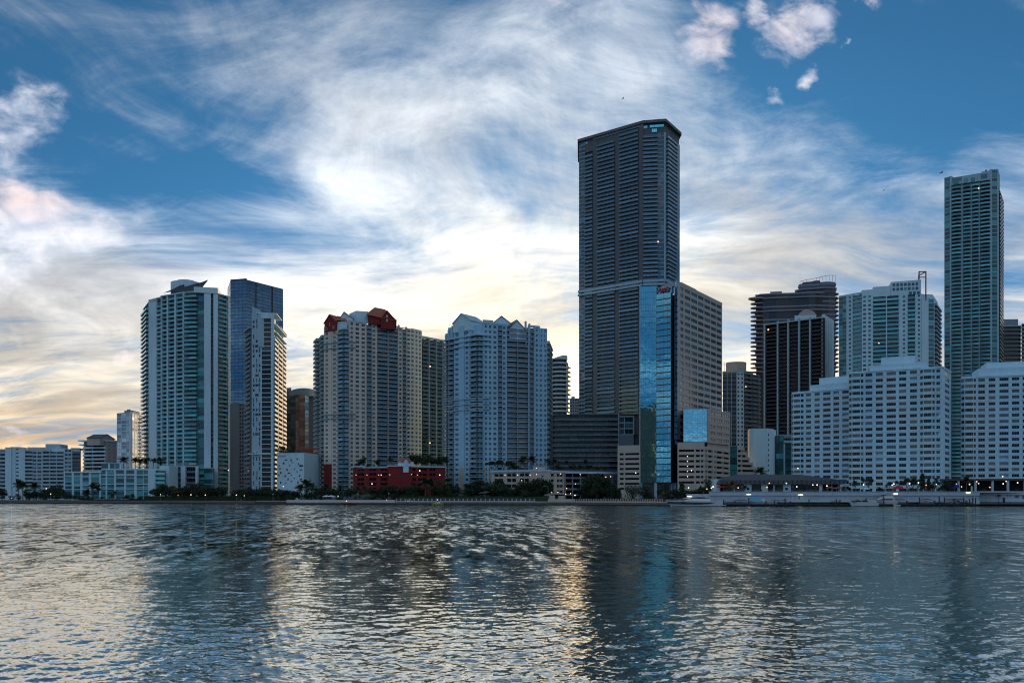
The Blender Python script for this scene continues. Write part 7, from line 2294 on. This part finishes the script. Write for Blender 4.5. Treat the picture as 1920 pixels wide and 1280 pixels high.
def zone(where, frm, group, Y, zb, items, back=0):
    """items: (column, top row, kind[, Y offset[, width]]); counted along the shore starting at frm"""
    items = sorted(items)
    if back:                                   # a second row a few metres behind fills the gaps
        rs = [it for it in items if it[2] == 'round']
        items = sorted(items + [((a[0] + c[0]) / 2, max(a[1], c[1]) + rt.uniform(0, 5), 'round', back + rt.uniform(-1, 1), 1.35) for a, c in zip(rs[:-1], rs[1:]) if c[0] - a[0] < 22])
    cnt = {}
    tot = {}
    for it in items: tot[it[2]] = tot.get(it[2], 0) + 1
    for it in items:
        px, pt, kind = it[:3]
        Yt = (Y(px) if callable(Y) else Y) + (it[3] if len(it) > 3 else 0)
        z = zb(px) if callable(zb) else zb
        h = max(1.2, Z(pt, Yt) - z)
        nm, ds, cat, wf = NAMES[kind]
        wf *= (it[4] if len(it) > 4 else 1.0)
        k = cnt.get(kind, 0); cnt[kind] = k + 1
        lab = ('%s %s %s, from %s' % (ORD[k], ds, where, frm)) if tot[kind] > 1 else '%s %s' % (ds, where)
        x, y = P(px, Yt)
        r = empty(nm, (x, y, z), lab, cat, group, rt.uniform(0, 6.28))
        vs = TREES[kind]; tm, cm = vs[rt.randrange(len(vs))]
        w = h * wf * rt.uniform(.9, 1.12)
        r.scale = (w, w, h)
        for n_, me in (('trunk', tm), ('crown', cm)):
            o = bpy.data.objects.new(n_, me); COL.objects.link(o); o.parent = r

zone('before the white apartment slab', 'its dark balcony end', 'trees on the shore before the white apartment slab', lambda p: shoreY(p) + 14, GZ,
     [(35, 897, 'palm'), (43, 900, 'palm', 2), (65, 902, 'palm'), (4, 914, 'round'), (22, 927, 'bush', -3), (50, 917, 'round', 2), (62, 919, 'round'), (75, 918, 'round', 2), (88, 914, 'round'), (99, 908, 'round', 2), (111, 906, 'round', 1), (107, 920, 'bush', -2), (36, 925, 'bush', -3), (54, 927, 'bush', -4), (84, 927, 'bush', -4), (121, 920, 'bush'), (131, 923, 'bush', -2), (142, 925, 'bush', -2)], 5)
zone('before the low teal building', 'the white slab side', 'plants before the low teal building', lambda p: shoreY(p) + 12, GZ,
     [(163, 907, 'spalm'), (175, 903, 'palm', 1), (182, 904, 'palm', 2), (154, 926, 'bush', -1), (212, 920, 'spalm'), (236, 925, 'bush'), (249, 919, 'spalm', 1), (216, 917, 'palm', 2), (168, 927, 'bush', -2), (190, 929, 'bush', -2), (262, 929, 'bush', -3), (276, 931, 'bush', -3)])
zone('on the low teal building roof', 'its glazed penthouse', 'palms on the teal building roof', 533, Z(881, 520) + .2,
     [(232, 854, 'palm', 0, 1.25), (254, 855, 'palm', 2, 1.25), (262, 857, 'palm', 0, 1.2), (275, 855, 'palm', 3, 1.25), (287, 857, 'palm', 0, 1.2), (301, 855, 'palm', 1, 1.3), (304, 862, 'palm', -3, 1.2), (180, 874, 'bush', 0, .9)])
zone('before the wing roofed tower', 'the teal building side', 'trees before the wing roofed tower', lambda p: shoreY(p) + 11, GZ,
     [(292, 908, 'round', 0, 1.15), (303, 905, 'round', 2, 1.15), (318, 904, 'round', 0, 1.2), (335, 912, 'round', -1, 1.2), (346, 909, 'round', 3), (356, 904, 'round', 0, 1.2), (366, 902, 'round', 2, 1.2), (379, 909, 'round', 0, 1.2), (391, 911, 'round', -1, 1.2), (401, 908, 'round', 1, 1.2), (415, 912, 'round', 0, 1.2), (440, 917, 'round', 2, 1.2)], 5)
zone('before the slim speckled tower', 'the wing roofed tower', 'trees before the slim tower', lambda p: shoreY(p) + 12, GZ,
     [(450, 914, 'round', 0, 1.2), (460, 916, 'round', -1, 1.2), (472, 912, 'round', 0, 1.2), (484, 913, 'round', 1, 1.2), (497, 911, 'round', 0, 1.2), (509, 913, 'round', 1, 1.2), (521, 915, 'round', 0, 1.2), (533, 917, 'round', -1, 1.2), (543, 914, 'round', 2, 1.2), (553, 918, 'round', 0, 1.2), (528, 924, 'bush', -4), (548, 926, 'bush', -5)], 5)
zone('between speckled podium and cream tower', 'the podium', 'plants between podium and cream tower', lambda p: shoreY(p) + 14, GZ,
     [(575, 894, 'palm', 0, 1.2), (564, 906, 'palm', 2, 1.3), (584, 904, 'palm', 3, 1.2), (592, 909, 'round'), (602, 912, 'round', 2), (612, 905, 'palm', 4), (620, 911, 'round', 1), (570, 922, 'bush', -4), (586, 922, 'bush', -3), (637, 924, 'bush', -5), (601, 926, 'bush', -6), (560, 920, 'round', -1, 1.2), (578, 917, 'round', 1, 1.2)])
zone('on the roof of the speckled podium', 'the slim tower', 'planting on the podium roof', 508, Z(849, 492), [(527, 833, 'bush', 0, 1.2), (538, 836, 'bush', 1, 1.3), (549, 840, 'bush', 0, 1.3), (560, 843, 'bush', 1, 1.3)])
zone('on the low terracotta building', 'the podium side', 'planting on the terracotta building', 566, Z(862, 560), [(581, 851, 'bush', -4), (588, 849, 'spalm', -3), (594, 852, 'bush', -4)])
zone('before the red garage', 'the cream tower', 'trees before the red garage', lambda p: shoreY(p) + 16, GZ,
     [(630, 913, 'round', 0, 1.1), (641, 905, 'palm', 2), (652, 914, 'round', 0, 1.1), (663, 913, 'round', 2, 1.1), (670, 908, 'palm', 3), (683, 909, 'palm', 2), (692, 912, 'round', 0, 1.1), (706, 914, 'round', 2, 1.2), (720, 910, 'round', 0, 1.2), (734, 907, 'round', 2, 1.1), (749, 911, 'round', 0, 1.2), (762, 909, 'round', 2, 1.2), (775, 907, 'round', 0, 1.1), (787, 905, 'round', 3, 1.2), (797, 892, 'palm', -3), (807, 893, 'palm', -2), (815, 902, 'round', 3, 1.2), (740, 922, 'bush', -6), (757, 924, 'bush', -6), (780, 920, 'bush', -5), (668, 922, 'silver', -8), (687, 922, 'silver', -8), (700, 922, 'bush', -5), (720, 924, 'bush', -7)], 5)
zone('on the red garage roof', 'the cream tower', 'trees on the red garage roof', 462, Z(876, 450), [(681, 853, 'round'), (672, 862, 'bush'), (709, 857, 'round'), (690, 867, 'bush'), (734, 855, 'palm', 0, 1.3), (772, 849, 'round', 2), (780, 854, 'round', 0, 1.2), (790, 850, 'round', 2, 1.2), (800, 853, 'round', 0, 1.3), (810, 850, 'round', 2, 1.2), (820, 853, 'round', 0, 1.3), (829, 853, 'round', 2, 1.3)])
zone('before the pale blue tower', 'the red garage', 'trees before the pale blue tower', lambda p: shoreY(p) + 15, GZ,
     [(827, 899, 'round', 0, 1.1), (840, 893, 'fan', 2, .8), (850, 903, 'round', 0, 1.0), (863, 904, 'silverfan', -3), (833, 915, 'round', -2, 1.2), (884, 900, 'round', 0, 1.1), (894, 896, 'round', 2, 1.1), (906, 897, 'silverfan', -3, .9), (915, 901, 'round', 1, 1.1), (925, 906, 'round', -1, 1.1), (878, 912, 'round', -3, 1.1), (845, 918, 'bush', -5)], 5)
zone('before the tan garage', 'the pale blue tower', 'trees before the tan garage', lambda p: shoreY(p) + 13, GZ,
     [(934, 894, 'round', 4, .95), (944, 903, 'round', 0, 1.1), (955, 911, 'round', -2, 1.1), (967, 906, 'round', 0, 1.1), (978, 900, 'round', 2, 1.1), (989, 896, 'round', 0, 1.05), (1001, 896, 'round', 2, 1.1), (1011, 893, 'round', 0, 1.05), (1021, 897, 'round', 2, 1.05), (984, 914, 'round', -4, 1.1), (1008, 914, 'round', -4, 1.1), (1043, 924, 'spalm', -6), (1093, 908, 'round', 2, 1.1), (1108, 890, 'round', 0, .95), (1119, 883, 'round', 2, .95), (1130, 889, 'round', 0, .95), (1100, 914, 'round', -4, 1.1), (1120, 912, 'round', -5, 1.2), (1143, 910, 'round', 0, 1.0), (1152, 903, 'cone', -2, 1.1)], 5)
zone('on the tan garage roof', 'the pale blue tower', 'trees on the tan garage roof', 438, Z(883, 425), [(922, 864, 'flat', 0, 1.3), (932, 861, 'flat', 2, 1.3), (943, 862, 'flat', 0, 1.3), (956, 862, 'round', 2, 1.2), (967, 866, 'round', 0, 1.2), (976, 858, 'palm', 0, 1.1), (984, 852, 'palm', 2, 1.1), (997, 852, 'palm', 0, 1.1), (1030, 858, 'palm', 2, 1.1), (1040, 859, 'palm', 0, 1.2), (1048, 868, 'round', 2, 1.2), (1062, 862, 'palm', 0, 1.0), (1074, 867, 'round', 2, 1.3), (1088, 868, 'round', 0, 1.3), (1097, 860, 'palm', 2, 1.0), (1105, 870, 'round', 4, 1.3), (1120, 873, 'round', 6, 1.3), (1134, 874, 'round', 8, 1.3)])
zone('below the mirrored glass tower', 'the tan garage', 'planting below the mirrored glass tower', lambda p: shoreY(p) + 14, GZ,
     [(1161, 912, 'cone', -2), (1186, 903, 'silver', -4, 1.05), (1209, 907, 'round', 4, 1.0), (1218, 916, 'bush', 2), (1245, 904, 'round', 6, 1.0), (1243, 915, 'silverfan', -2), (1252, 914, 'bush', 2), (1270, 912, 'bush', 0), (1279, 900, 'cone', 0, 1.0), (1289, 914, 'bush', -1), (1301, 912, 'bush', 2), (1311, 910, 'bush', 0), (1321, 896, 'round', 1, .9), (1330, 906, 'bush', 3), (1338, 914, 'bush', 5)])
zone('on the terrace before the restaurant', 'the red parasols', 'plants on the marina terrace', 347, TZ - .1,
     [(1371.5, 889, 'orangelit'), (1397, 902, 'spalm'), (1458, 900, 'spalm', 0, .8), (1426, 916, 'bush', -1), (1508, 911, 'spalm', 1), (1524, 907, 'spalm'), (1493, 914, 'bush'), (1545, 915, 'bush'), (1582, 911, 'bush', 0), (1592, 908, 'spalm', 2), (1601, 906, 'fan', 0)])
zone('behind the restaurant roof', 'x', 'plants on the marina terrace', 392, TZ + 3, [(1427, 874, 'palm', 0, 1.4)])
zone('before the widest white block', 'the restaurant', 'plants before the widest white block', 349, TZ - .1,
     [(1604, 898, 'palm', 2), (1629, 893, 'flat', 4, .7), (1648, 910, 'round', 0, .9), (1662, 908, 'fan', 1), (1656, 913, 'bush', -1), (1690, 899, 'flat', 4, .8), (1700, 896, 'flat', 5, .8), (1712, 893, 'flat', 4, .8), (1720, 896, 'palm', 3), (1729, 883, 'cone', 5, .8), (1741, 893, 'cone', 3, .9), (1748, 901, 'round', 2), (1756, 893, 'palm', 1, .8), (1668, 902, 'palm', 4), (1705, 912, 'bush', 0), (1770, 902, 'round', 4, 1.2), (1781, 900, 'round', 6, 1.2), (1764, 911, 'bush', 1)])
zone('before the dark colonnade', 'the blue canopy', 'plants before the dark colonnade', 352, TZ - .1, [(1812, 892, 'palm', 8), (1806, 912, 'bush'), (1845, 914, 'bush', 2), (1905, 914, 'bush', 2)])

# clipped hedges along the promenade
def hedge(p0, p1, off, h, label):
    rng = random.Random(int(p0)); mb = MB()
    n = int((p1 - p0) * 13)
    x, y = P((p0 + p1) / 2, shoreY((p0 + p1) / 2) + off)
    for i in range(n):
        px = rng.uniform(p0, p1); q = P(px, shoreY(px) + off + rng.uniform(-.7, .7))
        leafcard(mb, (q[0], q[1], GZ + h * rng.random() ** .7), rng.uniform(.22, .4), L_DARK, rng)
    c = MB(); strip(c, shore_between(p0, p1), off - .5, off + .5, GZ, GZ + h * .8, L_DARK)
    r = empty('hedge', (x, y, GZ), label, 'hedge', 'clipped hedges behind the seawall')
    mb.obj('foliage', r, (x, y, GZ)); c.obj('inner_growth', r, (x, y, GZ))
hedge(262, 442, 7, 3.0, 'long dark clipped hedge before the wing roofed tower')
hedge(150, 258, 9, 1.2, 'low dark hedge before the low teal building')
hedge(446, 545, 8, 3.0, 'dark clipped hedge before the slim speckled tower')
hedge(745, 905, 8, 3.0, 'dark hedge behind the wide balusters before the red garage')
hedge(905, 1030, 8, 3.0, 'dark hedge behind the wide balusters before the tan garage')
hedge(1085, 1262, 7, 1.5, 'low dark hedge behind the close set balusters')

# ================================================================== LAMPS
def lamp_post(px, py, Y, zb, label, mat, r=.24, group='lit lamps along the shore', arm=0):
    x, y = P(px, Y); z = Z(py, Y)
    o = empty('street_lamp', (x, y, zb), label, 'street lamp', group)
    mb = MB(); mb.tube((x + arm, y, zb), (x + arm, y, z), .09, .06, METAL, 6)
    if arm: mb.tube((x + arm, y, z), (x, y, z + .1), .06, .05, METAL, 6)
    mb.obj('pole', o, (x, y, zb))
    mb = MB(); mb.ball((x, y, z + r * .6), r, mat, 8, 6); mb.obj('globe', o, (x, y, z))
LAMPS = [
 (86.7, 916, 'white lamp glowing among trees at the slab side of the teal building', LWHITE, 14), (95, 926, 'brightest white lamp under the trees before the white apartment slab', LWHITE, 9),
 (22, 934, 'yellow garden lamp at the shrubs near the blank stair tower', LGREEN, 7), (301, 927, 'yellowish lamp under the first trees before the wing roofed tower', LGREEN, 7), (334, 928, 'dim pink lamp before the white framed podium', LPINK, 7),
 (358, 927.5, 'white lamp below the white framed podium trees', LWHITE, 7), (385, 928, 'white lamp before the wing roofed tower, nearest its white column', LWHITE, 7), (443, 928, 'white lamp beside a small white kiosk wall', LWHITE, 7), (458, 929, 'faint yellow lamp before the grey concrete block', LGREEN, 7),
 (531, 912, 'warm lamp standing high against the speckled podium wall', LWARM, 16), (634, 931, 'white lamp on the garden wall near the cream tower', LWHITE, 8), (697.5, 907, 'white lamp glowing under the red garage openings', LWHITE, 20),
 (725, 937.5, 'small orange lamp at the white seawall end', LWARM, 2), (738, 938.7, 'small yellow lamp where the balustrade begins', LGREEN, 2), (765, 939, 'small white lamp on the balustrade, first of the close pair', LGREEN, 2), (772, 939.7, 'small white lamp on the balustrade, second of the close pair', LWHITE, 2),
 (942, 940, 'small pink lamp on the balustrade below the tan garage', LPINK, 2), (978, 901, 'orange lamp shining through trees at the tan garage top floor', LWARM, 14), (978.7, 921, 'dim lamp deep in the trees before the tan garage', LPINK, 10),
 (1291, 914.7, 'white lamp in shrubs behind the yacht bow', LWHITE, 14), (1325.5, 917, 'small warm lamp behind the yacht radar arch', LWHITE, 12), (1334, 915, 'warm lamp in a tight pair by the red parasols, lower', LWHITE, 6), (1337, 912.6, 'warm lamp in a tight pair by the red parasols, upper', LWHITE, 6),
 (1550.5, 911, 'bright lamp on a post by the pink awning', LWHITE, 2), (1619, 909, 'white lamp by the white terrace tent', LWHITE, 3), (1673, 909.6, 'white lamp above the red tent, lower of the pair', LWHITE, 3), (1676, 907.3, 'white lamp above the red tent, upper of the pair', LWHITE, 4),
 (1705.6, 906.6, 'white lamp under the flat topped terrace trees', LWHITE, 3), (1722, 905, 'dim white lamp near the tallest terrace tree', LWHITE, 5), (1736.5, 909.6, 'small red lamp by the orange brown awning', lamp_mat('lamp_red', (1.0, .12, .08), 2), 4), (1755.6, 908, 'white lamp between orange awning and blue canopy', LWHITE, 4)]
for px, py, lab, m, off in LAMPS:
    terr = px > 1300
    Yl = (345 if terr else shoreY(px)) + off
    lamp_post(px, py, Yl, TZ - .1 if terr else GZ, lab, m, .18 if m in (LPINK, LGREEN) else .24)
for px, py, lab in ((671, 926, 'unlit grey lamp post behind the white seawall, nearer the cream tower'), (729, 925.5, 'unlit grey lamp post behind the white seawall, nearer the balustrade'), (512, 927, 'unlit lamp post in front of the slim tower trees'), (563, 926, 'unlit lamp post by the twin white sunshades')):
    lamp_post(px, py, shoreY(px) + 2, GZ, lab, W_PALE, .34, 'unlit lamp posts on the promenade')
lamp_post(1020, 911, shoreY(1020) + 5, GZ, 'tall street light with a bracket arm before the tan garage', W_PALE, .22, 'unlit lamp posts on the promenade', 2.0)
x, y = P(419.7, 476)
r = empty('flagpole', (x, y, GZ), 'bare white flagpole on the seawall before the wing roofed tower', 'flagpole')
mb = MB(); mb.tube((x, y, GZ), (x, y, Z(914.5, 476)), .12, .08, W_WHITE, 6); mb.obj('pole', r, (x, y, GZ)); mb = MB(); mb.ball((x, y, Z(914.5, 476)), .16, W_WHITE); mb.obj('finial', r, (x, y, GZ))
# lamps that belong to buildings
def blamp(root, spots, Y, r=.22, name='lamp'):
    by = {}
    for px, py, m in spots:
        x, y = P(px, Y); z = Z(py, Y)
        mb = MB(); mb.ball((x, y, z), r, m, 8, 5); mb.box(x - .05, x + .05, y, y + 1.2, z - .05, z + .05, METAL)
        mb.obj(name, root, (x, y, z))
def rootof(name, n=0):
    rs = [o for o in bpy.data.objects if o.type == 'EMPTY' and o.name.split('.')[0] == name and o.parent is None]
    return sorted(rs, key=lambda o: o.name)[n]
blamp(rootof('mirror_glass_tower'), [(1289, 855, LWARM), (1289, 864.3, LWARM), (1289, 873.8, LPINK), (1289, 883.3, LPINK), (1289, 892.8, LWARM), (1296.7, 881.7, LWHITE)], 419.5, .24)
blamp(rootof('mirror_glass_tower'), [(1206.7, 922.5, LWARM), (1192, 886, LGREEN)], 427, .25)
blamp(rootof('tan_garage'), [(1051, 888, LWARM), (1006, 877, LPINK), (1006, 889, LPINK), (947, 890, LPINK), (970.5, 890, LPINK), (994, 890, LPINK), (1046, 922.5, LWARM), (1034.5, 923, LWARM)], 421, .24)
blamp(rootof('tan_garage'), [(1062.5, 915, LWARM), (1060.5, 926, LWHITE), (1069.7, 924.7, LWARM), (1078, 928, LWHITE), (1079, 906.7, LPINK), (1100.5, 898.7, LWARM), (1136, 894, LWARM), (1145, 893, LWARM), (1131.7, 901.7, LWARM), (1134, 903, LWHITE), (1088, 889, LPINK)], 427, .24)
blamp(rootof('red_garage'), [(787, 882, LWHITE), (824.5, 890, LWHITE)], 438, .28)
blamp(rootof('red_garage'), [(667.5, 890, LPINK), (688, 890, LPINK), (710, 890, LPINK), (714.7, 890, LWHITE), (731, 889.5, LPINK), (772, 889, LPINK), (783, 890, LPINK)], 437, .2)
blamp(rootof('low_building'), [(577, 879.5, LWHITE), (588, 877, LWARM), (588, 888.5, LWARM), (588, 899.5, LGREEN)], 558, .3)
blamp(rootof('balcony_tower'), [(428.2, 881, LWARM)], 590, .36)
blamp(REST.root, [(1397, 911.5, LWHITE), (1438, 913, LWARM), (1442.5, 905.5, LWARM), (1474.5, 905.5, LWHITE), (1494, 912, LWHITE), (1524, 908.6, LGREEN), (1532, 908.4, LWHITE), (1384, 914, LWARM)], 349.8, .22)
blamp(ARC.root, [(1818, 907.5, LWHITE), (1835, 906, LPINK), (1881, 906.5, LWHITE), (1908, 904.6, LWHITE), (1856, 913, LPINK), (1803, 912, LPINK), (1793, 906.8, LPINK), (1831.5, 902.5, LPINK), (1886.5, 902, LPINK)], 361, .24)
# a few rooms already lit
def lit(root, px, py, Y, m=LWARM, s=.7):
    x, y = P(px, Y); z = Z(py, Y)
    mb = MB(); mb.box(x - s / 2, x + s / 2, y, y + .1, z - s / 2, z + s / 2, m); mb.obj('lit_window', root, (x, y, z))
lit(rootof('condominium_tower', 0), 806.5, 686.6, 540); lit(rootof('condominium_tower', 0), 806, 830, 540); lit(rootof('condominium_tower', 0), 828.5, 785, 565)
lit(rootof('condominium_tower', 1), 955, 664, 475.4, LWARM, .5); lit(rootof('skyscraper'), 1234, 453, 559, LPINK, .8); lit(rootof('drum_top_tower'), 1398.6, 724.6, 649, LWARM)
lit(rootof('black_grid_tower'), 1440.6, 618, 622, LWARM, .9); lit(rootof('slender_teal_tower'), 1835, 353, 618, LPINK, .9); lit(rootof('white_teal_tower'), 1648, 643, 556, LWARM, .6)
lit(rootof('white_apartment_block', 0), 1496, 877.5, 397, LWARM, .5); lit(rootof('white_apartment_block', 2), 1880, 892.7, 371, LWARM, .5)

# ---- birds
for px, py, Yb, s, lab in ((1168, 185, 300, 1.1, 'tiny dark bird high above the tallest tower roof'), (1765, 324, 300, 1.5, 'dark bird gliding beside the slender teal tower top'), (1657, 357, 330, 1.0, 'tiny bird in open sky above the red frame tower')):
    x, y = P(px, Yb); z = Z(py, Yb)
    r = empty('bird', (x, y, z), lab, 'bird', 'birds over the skyline')
    mb = MB(); n = 8
    mb.loft([[(x + (t - .5) * s, y + .09 * s * math.sin(math.pi * t) * math.cos(a), z + .08 * s * math.sin(math.pi * t) * math.sin(a)) for a in [2 * math.pi * i / 6 for i in range(6)]] for t in (.03, .2, .45, .7, .97)], DARKC)
    for sg in (-1, 1):
        mb.add([(x - .12 * s, y, z + .03), (x + .16 * s, y, z + .03), (x + .2 * s, y + sg * .55 * s, z + .22 * s), (x + .02 * s, y + sg * 1.0 * s, z + .10 * s), (x - .08 * s, y + sg * .5 * s, z + .22 * s)], [(0, 1, 2, 3, 4), (4, 3, 2, 1, 0)], DARKC)
    mb.obj('body', r, (x, y, z))
